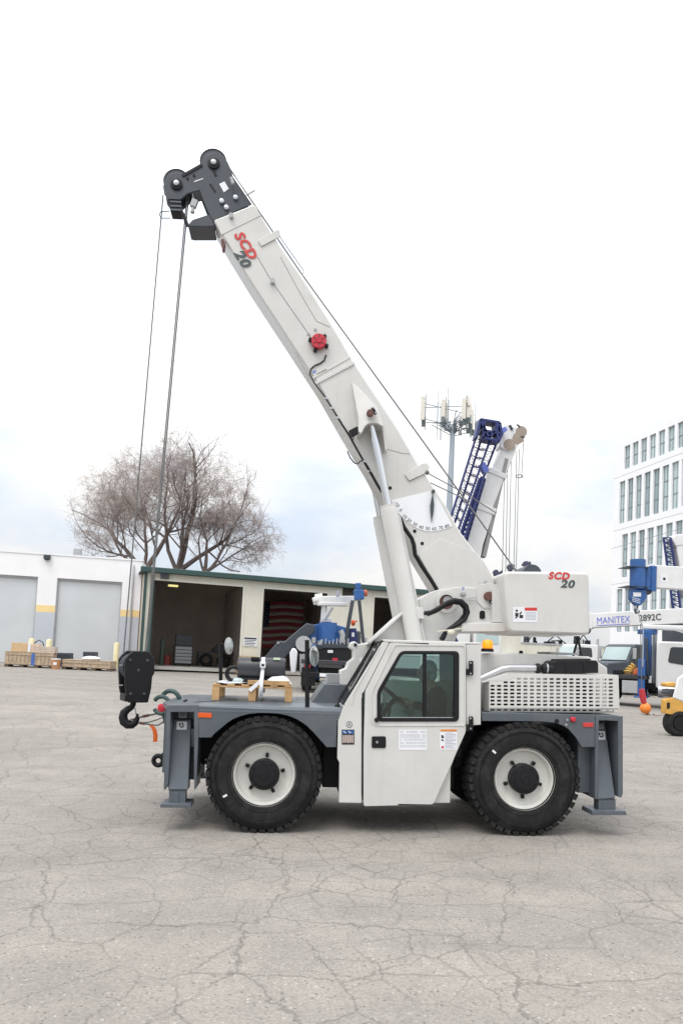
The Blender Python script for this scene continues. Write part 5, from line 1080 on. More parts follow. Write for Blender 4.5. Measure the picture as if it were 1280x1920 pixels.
# flag on the rear wall of the second bay
fx0, fx1 = S2(497, 1150)[0]*1.05-0.2, S2(600, 1150)[0]*1.08; 
flag = empty('flag', None, 'large striped flag hanging inside the second shed bay', 'flag', matrix=MS)
fz1 = dtop-0.15; fh = 3.1; fw_ = fx1-fx0-0.25; yf = 6.0
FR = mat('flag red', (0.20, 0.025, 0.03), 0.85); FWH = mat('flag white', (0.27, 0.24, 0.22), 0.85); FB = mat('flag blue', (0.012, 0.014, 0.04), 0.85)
def fstrip(x0, x1, z0, z1, m_, nm, off=0.0):
    b = MB(); n = 16
    def w3(x_, z_): s_ = (x_-fx0)/fw_; return (x_, yf+off+0.05*math.sin(s_*11), z_-0.22*math.sin(s_*math.pi)*0.6-0.08*math.sin(s_*7))
    xs_ = [x0+(x1-x0)*i/n for i in range(n+1)]
    b.add([w3(x_, z0) for x_ in xs_]+[w3(x_, z1) for x_ in xs_], [(i, i+1, n+2+i, n+1+i) for i in range(n)]); o = b.build(nm, m_, flag, smooth=60)
    o.modifiers.new('t', 'SOLIDIFY').thickness = 0.01
for i in range(13): fstrip(fx0, fx0+fw_, fz1-fh*(i+1)/13, fz1-fh*i/13, FR if i % 2 == 0 else FWH, 'stripe')
fstrip(fx0, fx0+fw_*0.38, fz1-fh*7/13, fz1, FB, 'canton', -0.03)
def fstars(b):
    for r_ in range(9):
        for c_ in range(6 if r_ % 2 == 0 else 5):
            x_ = fx0+fw_*0.38*(c_+0.7+0.5*(r_ % 2))/6.6; s_ = (x_-fx0)/fw_; z_ = fz1-fh*7/13*(r_+0.7)/9.6-0.22*math.sin(s_*math.pi)*0.6-0.08*math.sin(s_*7)
            pts_ = [(x_+math.sin(2*math.pi*k/10)*(0.05 if k % 2 == 0 else 0.02), z_+math.cos(2*math.pi*k/10)*(0.05 if k % 2 == 0 else 0.02)) for k in range(10)]; b.prism(pts_, yf-0.10, yf-0.085)
part('star_field', fstars, FWH, flag)
# things inside the first bay
def fl_(u, v, depth):   # plane coords at a depth inside the shed
    pl_ = Plane(sp_.O+sp_.n*depth, (16.95, 4.2)); return pl_.st(u, v)
q_ = fl_(343, 1246, 4.0); zfl = 0.056
tcst = empty('tool_chest', None, 'dark tool chest with drawers inside the first shed bay', 'tool chest', matrix=MS)
part('cabinet', lambda b: (b.box(q_[0]-0.55, q_[0]+0.55, 4.0, 4.7, zfl+0.1, zfl+1.25), b.box(q_[0]-0.5, q_[0]+0.5, 4.1, 4.7, zfl+1.251, zfl+1.9)), DG, tcst, bevel=0.02)
for j in range(5): part('drawer', lambda b: b.box(q_[0]-0.5, q_[0]+0.5, 3.96, 3.998, zfl+0.16+0.21*j, zfl+0.33+0.21*j), LGR, tcst, bevel=0.01)
for dx in (-0.4, 0.4): part('caster', lambda b: b.tube([(q_[0]+dx, 4.1, zfl+0.05), (q_[0]+dx, 4.2, zfl+0.05)], 0.05, 12), BK, tcst)
inshed('work_bench', 'dark work bench along the back of the first shed bay', 'bench', lambda b: (b.box(q_[0]+1.0, q_[0]+4.6, 5.2, 6.0, zfl+0.85, zfl+0.95), [b.box(q_[0]+x_, q_[0]+x_+0.1, 5.25, 5.9, zfl, zfl+0.849) for x_ in (1.05, 2.7, 4.4)]), DG)
for dx, lab in ((1.5, 'left-hand spare tyre leaning under the work bench'), (2.6, 'right-hand spare tyre leaning under the work bench')):
    inshed('spare_tyre', lab, 'tyre', lambda b: b.lathe([(0.22, -0.1), (0.36, -0.12), (0.42, -0.07), (0.42, 0.07), (0.36, 0.12), (0.22, 0.1)], (q_[0]+dx, 4.75, zfl+0.42), (0, 1, 0), 24, closed=True), RUB, 'spare tyres under the bench', smooth=40)
inshed('covered_machine', 'dark covered machine on the work bench', 'machine', lambda b: b.prism([(q_[0]+1.9, zfl+0.96), (q_[0]+3.3, zfl+0.96), (q_[0]+3.1, zfl+1.4), (q_[0]+2.7, zfl+1.55), (q_[0]+2.2, zfl+1.4)], 5.3, 5.9), DG, bevel=0.05)
inshed('steel_drum', 'dark red drum on the floor beside the tool chest', 'drum', lambda b: b.lathe([(0.28, 0), (0.28, 0.28), (0.3, 0.3), (0.28, 0.32), (0.28, 0.6), (0, 0.6)], (q_[0]-0.95, 4.4, zfl), (0, 0, 1), 20), mat('drum red', (0.25, 0.05, 0.04), 0.5), smooth=35)
sc_ = fl_(288, 1240, 2.2)
inshed('gas_cylinder', 'tall dark gas cylinder standing by the left jamb of the first bay', 'gas cylinder', lambda b: b.lathe([(0.13, 0), (0.13, 1.45), (0.09, 1.58), (0.04, 1.62), (0.04, 1.72), (0, 1.72)], (sc_[0]+0.45, 2.2, zfl), (0, 0, 1), 16), mat('dark bottle green', (0.03, 0.05, 0.04), 0.5), smooth=40)
# plywood sheets leaning at the shed pier
inshed('cardboard_stack', 'tan cardboard stack on the ground against the shed pier', 'cardboard', lambda b: [b.box(S2(443, 1240)[0]+0.05*i, S2(480, 1240)[0]-0.04*i, -0.75+0.02*i, -0.12, -0.15+0.34*i, 0.185+0.34*i) for i in range(3)], mat('cardboard', (0.52, 0.36, 0.18), 0.8, var=0.08))

# ---- bollards
def gnd(u, v, y): q3 = P(u, v, y); return Vector((q3.x, y, G(q3.x, y)))
blb = ((57, 34.2, 'leftmost pale yellow bollard in front of the white warehouse'), (90, 34.2, 'pale yellow bollard at the left edge of the second roller door'), (217, 34.5, 'pale yellow bollard at the right edge of the second roller door'))
for u, y, lab in blb:
    q3 = gnd(u, 1240, y); h_ = 1.5
    o = MB(); o.lathe([(0.155, -0.1), (0.155, h_-0.10), (0.12, h_-0.03), (0, h_)], (0, 0, 0), (0, 0, 1), 18); o = o.build('bollard', BOL, None, smooth=40); o.location = q3; o.rotation_euler.y = GT
    tag(o, lab, 'bollard', 'bollards at the warehouse')
# ---- crates and pallets by the warehouse
def crate(u0, u1, vb, y, h_, dep, label, n, m_, rz=0.0, cat='crate'):
    a_ = gnd(u0, vb, y); b_ = gnd(u1, vb, y); Lx = b_.x-a_.x
    mm = Matrix.Translation(a_+Vector((0, 0, 0.0))) @ Matrix.Rotation(GT, 4, 'Y') @ Matrix.Rotation(rz, 4, 'Z')
    o = empty('crate', None, label, cat, 'wooden crates by the roller doors', matrix=mm)
    part('crate_core', lambda b: b.box(0.03, Lx-0.03, 0.03, dep-0.03, 0.12, h_-0.02), mat('crate inside', (0.20, 0.155, 0.11), 0.9), o)
    for i in range(n):
        x0 = Lx*i/n; w_ = Lx/n
        p_ = part('slat', lambda b: b.box(x0+0.01, x0+w_-0.01, -0.004+random.uniform(-.004, .004), 0.026, 0.13, h_), m_, o)
    for z_ in (0.16, h_-0.14): part('rail', lambda b: b.box(-0.01, Lx+0.01, -0.03, -0.009, z_, z_+0.10), m_, o)
    for x0 in (0, Lx-0.025): part('end_board', lambda b: b.box(x0, x0+0.025, 0.03, dep-0.03, 0.13, h_), WOOD if x0 == 0 else m_, o)
    for i in range(4): x0 = (Lx-0.2)*i/3; part('skid', lambda b: b.box(x0, x0+0.2, 0, dep, 0.0, 0.119), mat('dark skid wood', (0.13, 0.10, 0.07), 0.9), o)
    part('lid_board', lambda b: b.box(-0.01, Lx+0.01, -0.02, dep+0.01, h_+0.002, h_+0.03), m_, o)
    return o, mm, Lx
c1, m1, l1 = crate(8, 96, 1254, 31.0, 0.78, 1.0, 'largest weathered wooden crate, left of the small orange bucket', 12, WOOG, R(6))
part('blue_strap', lambda b: b.box(l1*0.55, l1*0.62, -0.042, -0.032, 0.13, 0.76), mat('blue strap', (0.06, 0.14, 0.42), 0.6), c1)
c2, m2, l2 = crate(116, 208, 1256, 31.0, 0.50, 1.1, 'low weathered crate with black items behind it, right of the orange bucket', 12, WOOG, R(-3))
def onm(name, label, cat, fn, m_, mm, **k):
    o = part(name, fn, m_, None, **k); o.matrix_world = mm; return tag(o, label, cat)
CB = mat('cardboard box', (0.60, 0.42, 0.24), 0.8, var=0.07)
onm('cardboard_box', 'tan cardboard box with a white label lying on the large crate', 'box', lambda b: (b.box(0.25, 1.05, 0.1, 0.8, 0.815, 1.28)), CB, m1, bevel=0.01)
onm('cardboard_box', 'pinkish cardboard box right of the white label box on the large crate', 'box', lambda b: b.box(1.22, 1.62, 0.12, 0.75, 0.815, 1.25), mat('pink cardboard', (0.66, 0.48, 0.36), 0.8), m1, bevel=0.01)
onm('white_parcel', 'white parcel between the two cardboard boxes on the large crate', 'parcel', lambda b: b.box(1.06, 1.21, 0.1, 0.7, 0.815, 1.26), WHT, m1, bevel=0.01)
onm('lumber_stack', 'flat stack of pale boards on the right end of the large crate', 'lumber', lambda b: [b.box(l1*0.58, l1*1.02, 0.1, 0.9, 0.815+0.085*i, 0.885+0.085*i) for i in range(4)], mat('pale boards', (0.58, 0.48, 0.40), 0.8), m1)
bk = gnd(105, 1254, 30.8)
bq = empty('bucket', bk, 'small orange brown bucket with white lid between the two crates', 'bucket', worldkids=True)
part('pail', lambda b: b.lathe([(0.19, 0), (0.23, 0.5), (0.215, 0.5), (0.18, 0.02), (0, 0.02)], bk, (0, 0, 1), 20), mat('bucket orange', (0.50, 0.24, 0.11), 0.6), bq, smooth=40); part('lid', lambda b: b.lathe([(0.24, 0.50), (0.24, 0.55), (0, 0.56)], bk, (0, 0, 1), 20), WHT, bq, smooth=40)
part('bucket_label', lambda b: b.box(bk.x-0.08, bk.x+0.10, bk.y-0.226, bk.y-0.20, bk.z+0.22, bk.z+0.36), WHT, bq)
def gb(name, label, cat, u0, u1, vb, vt, y, dep, m_, bev=0.03):
    a_ = gnd(u0, vb, y); b_ = gnd(u1, vb, y); zt_ = P((u0+u1)/2, vt, y).z
    o = part(name, lambda b: b.box(a_.x, b_.x, y, y+dep, min(a_.z, b_.z)-0.02, zt_), m_, None, bevel=bev); return tag(o, label, cat)
gb('black_case', 'long low black case behind the low crate', 'case', 102, 132, 1240, 1224, 33.2, 0.6, DG)
gb('black_case', 'taller black case behind the low crate', 'case', 155, 178, 1240, 1222, 33.4, 0.7, DG)
o = part('sandbag', lambda b: b.ball(P(172, 1235, 31.6), 0.5, 0.35, 0.14, 16, 8, 0.08), PAP, None, smooth=60); tag(o, 'white plastic sack lying on the low crate', 'sack')
wl = gnd(73, 1240, 33.6)
wd = empty('welding_cart', wl, 'small grey welding cart standing between two pale bollards', 'cart')
part('cart_body', lambda b: b.box(wl.x-0.32, wl.x+0.32, 33.4, 33.9, wl.z+0.35, wl.z+1.05), LGR, wd, bevel=0.04); part('cart_handle', lambda b: b.tube([(wl.x-0.3, 33.5, wl.z+1.0), (wl.x-0.2, 33.5, wl.z+1.3), (wl.x, 33.5, wl.z+1.42), (wl.x+0.2, 33.5, wl.z+1.3), (wl.x+0.3, 33.5, wl.z+1.0)], 0.03, 8), DG, wd, smooth=50); part('cart_leg', lambda b: [b.box(wl.x+x_-0.03, wl.x+x_+0.03, 33.4, 33.5, wl.z, wl.z+0.349) for x_ in (-0.25, 0.25)], DG, wd)

# ---- white office block at the right
O3 = Vector((54.3, 108.3, 0)); e3 = (0.157, -0.9875)
op = Plane(O3, e3); S3 = op.st; MO = op.matrix()
off = empty('office_building', None, 'white multi-storey office block with tall narrow windows at the right', 'building', matrix=MO)
OW = mat('white facade panel', (0.88, 0.88, 0.90), 0.7, var=0.02, scale=0.3); OG = mat('office glass', (0.46, 0.57, 0.58), 0.12, 0.0, var=0.12, scale=0.25, spec=0.8); 
def pane_variation(mm):
    t = mm.node_tree; b = t.nodes['Principled BSDF']; oi = N(t, 'ShaderNodeObjectInfo'); rp_ = N(t, 'ShaderNodeValToRGB'); e = rp_.color_ramp.elements
    e[0].position = 0.0; e[0].color = (0.62, 0.66, 0.68, 1); e[1].position = 1.0; e[1].color = (1.12, 1.10, 1.08, 1); t.links.new(oi.outputs['Random'], rp_.inputs[0])
    old = b.inputs['Base Color'].links[0].from_socket; mc = N(t, 'ShaderNodeMix', data_type='RGBA', blend_type='MULTIPLY'); mc.inputs['Factor'].default_value = 1.0
    t.links.new(old, mc.inputs['A']); t.links.new(rp_.outputs[0], mc.inputs['B']); t.links.new(mc.outputs['Result'], b.inputs['Base Color'])
pane_variation(OG)
OF = mat('window frame grey', (0.24, 0.25, 0.27), 0.5)
sl3, sr3 = S3(1148, 1000)[0], S3(1148, 1000)[0]+46
ztp = S3(1152, 836)[1]; zb3 = S3(1150, 1240)[1]-4
p1_ = S3(1155, 850)[0]; p7 = S3(1251.2, 800)[0]; pitch = (p7-p1_)/6.0; ww = pitch*0.72
rowsz = [(S3(1155, 886)[1], S3(1155, 844)[1]), (S3(1150, 985)[1], S3(1150, 908)[1]), (S3(1152, 1085)[1], S3(1152, 1006)[1]), (S3(1148, 1185)[1], S3(1148, 1106)[1])]
wins = []
for r_, (z0, z1) in enumerate(rowsz):
    s0 = p1_-(0.5*pitch if r_ in (1, 3) else 0.0)
    for k in range(20):
        a_ = s0+k*pitch
        if a_ < sl3+0.5: continue
        if a_+ww < sr3-0.5: wins.append((a_, a_+ww, z0, z1))
part('facade', lambda b: (b.prism([(sl3, zb3), (sr3, zb3), (sr3, ztp), (sl3, ztp)], 0, 0.55, holes=[[(a_, z0), (b_, z0), (b_, z1), (a_, z1)] for a_, b_, z0, z1 in wins]), b.box(sl3, sl3+0.5, 0.56, 22, zb3, ztp), b.box(sr3-0.5, sr3, 0.56, 22, zb3, ztp), b.box(sl3, sr3, 21.5, 22, zb3, ztp)), OW, off)
for zz in [0.5*(rowsz[i][0]+rowsz[i+1][1]) for i in range(3)]: part('joint_shadow_gap', lambda b: b.box(sl3+0.01, sr3-0.01, -0.012, -0.002, zz-0.03, zz+0.03), LGR, off)  # grey strips colour in the shadow gaps at the panel joints
part('roof', lambda b: b.box(sl3+0.51, sr3-0.51, 0.56, 21.4, ztp-0.8, ztp-0.5), CONC, off)
wd0 = None; cache = {}
for a_, b_, z0, z1 in wins:
    key = (round(z0, 2), round(z1, 2)); h_ = z1-z0; w_ = b_-a_
    if key not in cache:
        n = 2 if h_ < 5 else 3
        f = MB(); f.box(0, 0.06, 0.30, 0.42, 0, h_); f.box(w_-0.06, w_, 0.30, 0.42, 0, h_); f.box(0.06, w_-0.06, 0.30, 0.42, 0, 0.08); f.box(0.06, w_-0.06, 0.30, 0.42, h_-0.08, h_)
        for i in range(1, n): f.box(0.06, w_-0.06, 0.30, 0.42, h_*i/n-0.07, h_*i/n+0.07)
        f.box(w_*0.5-0.03, w_*0.5+0.03, 0.31, 0.41, 0.08, h_-0.08)
        g_ = MB(); g_.box(0.02, w_-0.02, 0.36, 0.38, 0.02, h_-0.02)
        cache[key] = (f.mesh('window'), g_.mesh('pane')); cache[key][0].materials.append(OF); cache[key][1].materials.append(OG)
    wo = bpy.data.objects.new('window', cache[key][0]); col.objects.link(wo); wo.parent = off; wo.location = (a_, 0, z0)
    po = bpy.data.objects.new('pane', cache[key][1]); col.objects.link(po); po.parent = wo

# ================================================================== BARE TREES BEHIND THE SHED
BARK = mat('grey bark', (0.17, 0.135, 0.12), 0.9, var=0.25, scale=4, bump=0.4, bscale=20)
TWIG = mat('purplish twigs', (0.33, 0.28, 0.262), 0.9, var=0.2, scale=1.5)
def tree(base, limbs, cen, rad, seed, label, trunk_r, trunk_top):
    """base: ground point; limbs: list of pixel-free direction vectors leaving trunk_top; crown grows inside the ellipsoid cen/rad"""
    rnd = random.Random(seed); tk = MB(); tw = MB()
    def inside(q_): d = q_-cen; return (d.x/rad.x)**2+(d.y/rad.y)**2+(d.z/rad.z)**2
    def grow(p, d, L, r_, lev):
        n = 4 if lev < 3 else 3; pts_ = [p]; rs = [r_]; q_ = p.copy(); dd = d.copy(); nseg = 4 if lev < 2 else 3
        kids = []
        for i in range(nseg):
            bend = 0.16 if lev < 2 else 0.28
            dd = (dd+V((rnd.gauss(0, bend), rnd.gauss(0, bend), rnd.gauss(0, bend)+(0.10 if lev < 4 else -0.10)))).normalized()
            q_ = q_+dd*(L/nseg); pts_.append(q_.copy()); rs.append(r_*(1-0.42*(i+1)/nseg))
            if i >= (1 if lev < 2 else 0): kids.append((q_.copy(), dd.copy(), rs[-1]))
        (tk if lev <= 2 else tw).tube(pts_, rs, 7 if lev < 2 else (5 if lev == 2 else 3), caps=False)
        if lev >= 6 or inside(q_) > 1.15: return
        nk = {0: 3, 1: 3, 2: 3, 3: 3, 4: 3, 5: 4}[lev]
        # continuation
        grow(q_, dd, L*0.80, rs[-1], lev+1)
        for k in range(nk):
            a, dr, rr = kids[rnd.randrange(len(kids))]
            perp = V((rnd.gauss(0, 1), rnd.gauss(0, 1), rnd.gauss(0, 0.8))); perp = (perp-dr*perp.dot(dr)).normalized()
            nd = (dr*rnd.uniform(0.55, 0.9)+perp*rnd.uniform(0.6, 1.0)).normalized()
            if lev < 3: nd = (nd+(a-cen)*0.06+V((0, 0, 0.15))).normalized()
            grow(a, nd, L*rnd.uniform(0.58, 0.82), max(rr*rnd.uniform(0.45, 0.68), 0.0075), lev+1)
    o = empty('bare_tree', base, label, 'tree', 'bare trees behind the shed')
    tk.tube([base-V((0, 0, 0.3)), base+V((0, 0, 0.6)), (base+trunk_top)/2+V((0.15, 0, 0)), trunk_top], [trunk_r*1.5, trunk_r*1.15, trunk_r, trunk_r*0.9], 10, caps=False)
    for d, L, rr in limbs: grow(trunk_top-V((0, 0, 0.2)), V(d).normalized(), L, rr, 0)
    tk.build('trunk', BARK, o, smooth=60); c_ = tw.build('crown', TWIG, o); c_['kind'] = 'stuff'
    return len(tk.f)+len(tw.f)
ty_ = 46.0
def tp_(u, v, y=ty_): return P(u, v, y)
def tbase(u, y): q_ = P(u, 1230, y); return V((q_.x, y, G(q_.x, y)))
m_per = (ty_+8)/1354
nfaces = 0
nfaces += tree(tbase(273, ty_), [((-0.70, 0.1, 1.0), 3.5, 0.20), ((0.45, -0.2, 1.0), 3.6, 0.22), ((-0.2, 0.5, 1.1), 3.2, 0.16), ((-1.0, -0.3, 0.75), 2.9, 0.13)], tp_(248, 952), V((4.1, 4.0, 4.9)), 12, 'wide bare tree with forked trunk at the left end of the shed roof', 0.30, tp_(273, 1070))
nfaces += tree(tbase(333, ty_-1), [((0.0, 0.1, 1.2), 4.0, 0.24), ((0.75, 0.2, 1.0), 3.6, 0.20), ((0.25, -0.5, 1.1), 3.4, 0.16), ((-0.5, -0.2, 1.2), 3.4, 0.17)], tp_(350, 935), V((5.0, 4.2, 5.0)), 23, 'tallest bare tree rising behind the middle of the first shed bay', 0.32, tp_(333, 1068, ty_-1))
nfaces += tree(tbase(384, ty_-2), [((0.25, 0.1, 1.1), 2.3, 0.15), ((1.0, 0.0, 0.75), 2.6, 0.14), ((0.9, 0.4, 0.3), 2.4, 0.10), ((-0.3, -0.3, 1.0), 2.0, 0.10)], tp_(438, 1025, ty_-2), V((3.5, 2.8, 2.9)), 38, 'lowest bare tree, leaning right over the shed roof', 0.20, tp_(384, 1070, ty_-2))

# ================================================================== CELL TOWER
TY = 78.0; GST = mat('galvanised steel', (0.36, 0.41, 0.46), 0.5, 0.3, var=0.08, scale=0.5); ANT = mat('antenna panel cream', (0.74, 0.70, 0.62), 0.6, var=0.05); GSD = mat('dark galvanised', (0.16, 0.19, 0.20), 0.6, 0.3)
tt_ = P(848.5, 800, TY); dn = (P(839, 1020, TY)-tt_); tb_ = tt_+dn*((G(tt_.x, TY)-tt_.z)/dn.z)
tow = empty('cell_tower', tb_, 'tall grey cell tower with cream antenna panels behind the crane', 'tower')
part('mast', lambda b: b.tube([tb_, tt_], [0.55, 0.30], 12), GST, tow, smooth=40)
tri = [V((-3.7, -0.8, 0)), V((1.2, -2.2, 0)), V((2.9, 2.4, 0))]
def fr_pt(i, s_, dz): a = tri[i]; b_ = tri[(i+1) % 3]; return tt_+a+(b_-a)*s_+V((0, 0, dz))
part('platform_arm', lambda b: [(b.tube([tt_+V((0, 0, -0.6)), tt_+(tri[i]+tri[(i+1) % 3])*0.5], 0.07, 6), b.tube([tt_+V((0, 0, -1.2)), tt_+tri[i]*0.75+V((0, 0, -0.1))], 0.05, 6), b.tube([tt_+V((0, 0, 0.3)), tt_+tri[i]*0.9+V((0, 0, 0.1))], 0.05, 6)) for i in range(3)], GSD, tow)
for i in range(3):
    for dz in (0.0, 1.9): part('platform_rail', lambda b: b.tube([fr_pt(i, -0.06, dz+0.25*i), fr_pt(i, 1.06, dz+0.25*i)], 0.045, 6), GSD, tow)
rnd = random.Random(5)
for i in range(3):
    for s_ in (0.02, 0.5, 0.98):
        part('antenna_pole', lambda b: b.tube([fr_pt(i, s_, -0.9+0.25*i), fr_pt(i, s_, 3.1+0.25*i)], 0.045, 6), GSD, tow)
        nn = (tri[i]+tri[(i+1) % 3]).normalized()*0.25; q_ = fr_pt(i, s_, 1.5+0.3*i)+nn+V((-0.2, 0, 0))
        h_ = rnd.uniform(1.05, 1.3); part('antenna_panel', lambda b: b.box(q_.x-0.24, q_.x+0.24, q_.y-0.1, q_.y+0.1, q_.z-h_, q_.z+h_), ANT, tow, bevel=0.04)
        part('radio_unit', lambda b: b.box(q_.x-0.05, q_.x+0.42, q_.y+0.25, q_.y+0.5, q_.z-1.9, q_.z-1.15), GSD, tow, bevel=0.03)
for k in range(12):
    a = rnd.uniform(0, 6.28); r0 = rnd.uniform(0.6, 3.2); q_ = tt_+V((math.cos(a)*r0, math.sin(a)*r0, rnd.uniform(-0.2, 1.6)))
    part('radio_unit', lambda b: b.box(q_.x-0.2, q_.x+0.2, q_.y-0.15, q_.y+0.15, q_.z-0.35, q_.z+0.35), (GSD, LGR, GST)[k % 3], tow, bevel=0.03)
for k in range(7):
    a = rnd.uniform(0, 6.28); q_ = tt_+V((math.cos(a)*2.8, math.sin(a)*2.8, 0.2))
    part('whip_antenna', lambda b: b.tube([q_+V((0, 0, -1.2)), q_+V((0, 0, 3.6))], 0.04, 5), GST, tow)
for k in range(16):
    a = rnd.uniform(0, 6.28); r0 = rnd.uniform(0.3, 1.1); q_ = tt_+V((math.cos(a)*r0, math.sin(a)*r0, rnd.uniform(-0.4, 1.2)))
    part('feeder_cable', lambda b: b.tube([tt_+V((0, 0, -1.2)), tt_+V((math.cos(a)*0.45, math.sin(a)*0.45, -0.6)), q_, q_+V((math.cos(a)*0.9, math.sin(a)*0.9, 0.5))], 0.05, 5), GSD, tow)

# ================================================================== LARGE BLUE AND WHITE CRANE BEHIND
BY = 38.0
bc0 = P(880, 1235, BY); bc = empty('lattice_jib_crane', (bc0.x, BY, G(bc0.x, BY)), 'white telescopic crane with navy lattice jib raised behind the cream crane', 'crane')
def sect(name, a, b_, w0, m_, thick=0.9):
    return part(name, lambda b: b.beam(P(*a, BY), P(*b_, BY), thick, w0, (0, 1, 0)), m_, bc, bevel=0.12)
s46 = (BY+8)/1354
sect('boom_section', (952, 838), (905, 955), 30*s46, WHP, 0.75); sect('boom_section', (929, 888), (896, 975), 34*s46, WHP, 0.86); sect('boom_section', (906, 952), (838, 1160), 38*s46, WHP, 0.98)
part('boom_collar', lambda b: b.beam(P(930, 886, BY), P(926.5, 895, BY), 1.0, 39*s46), WHP, bc, bevel=0.05); part('boom_collar', lambda b: b.beam(P(907, 950, BY), P(903, 962, BY), 1.1, 43*s46), WHP, bc, bevel=0.05)
part('boom_underside', lambda b: b.beam(P(947, 862, BY-0.1), P(905, 1045, BY-0.1), 0.6, 7*s46), mat('grey boom underside', (0.28, 0.28, 0.28), 0.6), bc)
part('boom_head', lambda b: b.prism(T(BY-0.5)([(941, 800), (951, 795), (966, 800), (975, 812), (977, 824), (968, 840), (952, 846), (936, 838), (936, 820)]), BY-0.5, BY+0.5), WHP, bc, bevel=0.06)
for u, v in ((966, 826), (972, 814), (950, 838)): part('head_sheave', lambda b: b.lathe([(0.05, -0.55), (0.38, -0.54), (0.33, -0.45), (0.33, 0.45), (0.38, 0.54), (0.05, 0.55)], P(u, v, BY), (0, 1, 0), 20), mat('tan sheave', (0.33, 0.27, 0.22), 0.6), bc, smooth=30)
part('head_fitting', lambda b: (b.tube([P(955, 797, BY-0.55), P(960, 806, BY-0.55)], 0.08, 6), b.tube([P(968, 796, BY-0.55), P(974, 800, BY-0.55)], 0.06, 6), b.tube([P(976, 818, BY-0.55), P(983, 820, BY-0.55)], 0.05, 6)), DG, bc)
rp = [((946, 848), (939, 1180)), ((952, 848), (945, 1180)), ((958, 848), (951, 1180)), ((968, 845), (960, 1180)), ((973, 842), (964, 1180)), ((981, 825), (977, 895))]
for a, b_ in rp: part('hoist_rope', lambda b: b.tube([P(*a, BY-0.3), P(*b_, BY-0.3)], 0.022, 5), WIRE, bc)
part('rope_weight_ring', lambda b: b.torus(P(973, 893, BY-0.3), 0.22, 0.03, (0.1, 0.2, 1), 18, 6), GSD, bc)
# lattice jib: four chords, lacing between them
def lattice(tops, bots, ys, n, rc, rl, m_, nm):
    ct = [P(*t_, y) for t_, y in zip(tops, ys)]; cb = [P(*t_, y) for t_, y in zip(bots, ys)]
    for a, b_ in zip(ct, cb): part('chord', lambda b: b.tube([a, b_], rc, 8), m_, bc, smooth=40)
    for f0, f1 in ((0, 1), (1, 3), (3, 2), (2, 0)):
        def lace(b):
            for i in range(n):
                a = ct[f0].lerp(cb[f0], i/n); c_ = ct[f1].lerp(cb[f1], (i+0.5)/n); d_ = ct[f0].lerp(cb[f0], (i+1)/n)
                b.tube([a, c_, d_], rl, 5, caps=False); b.tube([a, ct[f1].lerp(cb[f1], i/n)], rl, 5, caps=False)
        part('lacing', lace, m_, bc)
lattice([(891, 822), (901, 826), (917, 828), (930, 831)], [(838, 992), (845, 1002), (852, 1012), (858, 1020)], [BY-1.5, BY-0.75, BY-1.5, BY-0.75], 11, 0.075, 0.020, NAV, 'jib')
lattice([(898, 898), (902, 894), (906, 896), (909, 898)], [(857, 1018), (861, 1018), (867, 1020), (872, 1022)], [BY-1.6, BY-1.2, BY-1.6, BY-1.2], 14, 0.07, 0.045, NAV, 'jib')
def hfr(b):
    for a, c_ in (((897, 790), (933, 796)), ((899, 810), (934, 816)), ((900, 824), (932, 830)), ((897, 790), (890, 824)), ((933, 796), (937, 818)), ((905, 792), (902, 826)), ((926, 795), (930, 830)), ((897, 790), (912, 822)), ((933, 796), (916, 822)), ((937, 818), (930, 832))):
        b.beam(P(*a, BY-1.5), P(*c_, BY-1.5), 0.9, 0.16)
part('jib_head_frame', hfr, NAV, bc, bevel=0.02)
part('jib_bracket', lambda b: (b.beam(P(902, 870, BY-1.3), P(910, 886, BY-1.3), 0.5, 0.35), b.beam(P(935, 812, BY-1), P(945, 806, BY-0.7), 0.4, 0.3)), mat('mid blue bracket', (0.09, 0.12, 0.42), 0.5), bc)
part('boom_hook_clip', lambda b: b.beam(P(880, 968, BY-0.9), P(889, 972, BY-0.9), 0.3, 0.2), WHP, bc)
# carrier and superstructure, seen through the gap over the engine hood
x0, x1 = P(790, 1215, BY).x, P(968, 1215, BY).x; gz = G(x0, BY)
part('carrier_chassis', lambda b: b.box(x0-3, x1, BY-1.25, BY+1.25, gz+0.7, gz+1.5), LGR, bc, bevel=0.05)
part('carrier_deck', lambda b: b.box(x0-3, x1+0.02, BY-1.28, BY+1.28, gz+1.502, gz+1.75), WHP, bc, bevel=0.03)
part('operator_cab', lambda b: b.prism([(x1-3.2, gz+1.752), (x1-1.4, gz+1.752), (x1-1.4, gz+2.9), (x1-1.7, gz+3.5), (x1-3.2, gz+3.5)], BY-1.3, BY+0.2), WHP, bc, bevel=0.08)
part('cab_window', lambda b: b.prism([(x1-3.0, gz+2.4), (x1-1.6, gz+2.4), (x1-1.6, gz+2.9), (x1-1.85, gz+3.3), (x1-3.0, gz+3.3)], BY-1.33, BY-1.30), OG, bc)
part('superstructure', lambda b: b.box(x0-1.5, x1-3.4, BY-1.3, BY+1.3, gz+1.752, gz+3.4), WHP, bc, bevel=0.1)
part('blue_stripe', lambda b: b.prism([(x1-5.2, gz+2.2), (x1-4.0, gz+2.2), (x1-4.6, gz+3.3), (x1-5.8, gz+3.3)], BY-1.32, BY-1.301), NAV, bc)
for k in range(4): part('carrier_wheel', lambda b: b.lathe([(0.2, -0.16), (0.5, -0.18), (0.56, -0.12), (0.56, 0.12), (0.5, 0.18), (0.2, 0.16)], (x1-1.0-(1.5*k if k < 2 else 1.5*k+5.5), BY-1.1, gz+0.56), (0, 1, 0), 24), RUB, bc, smooth=35)

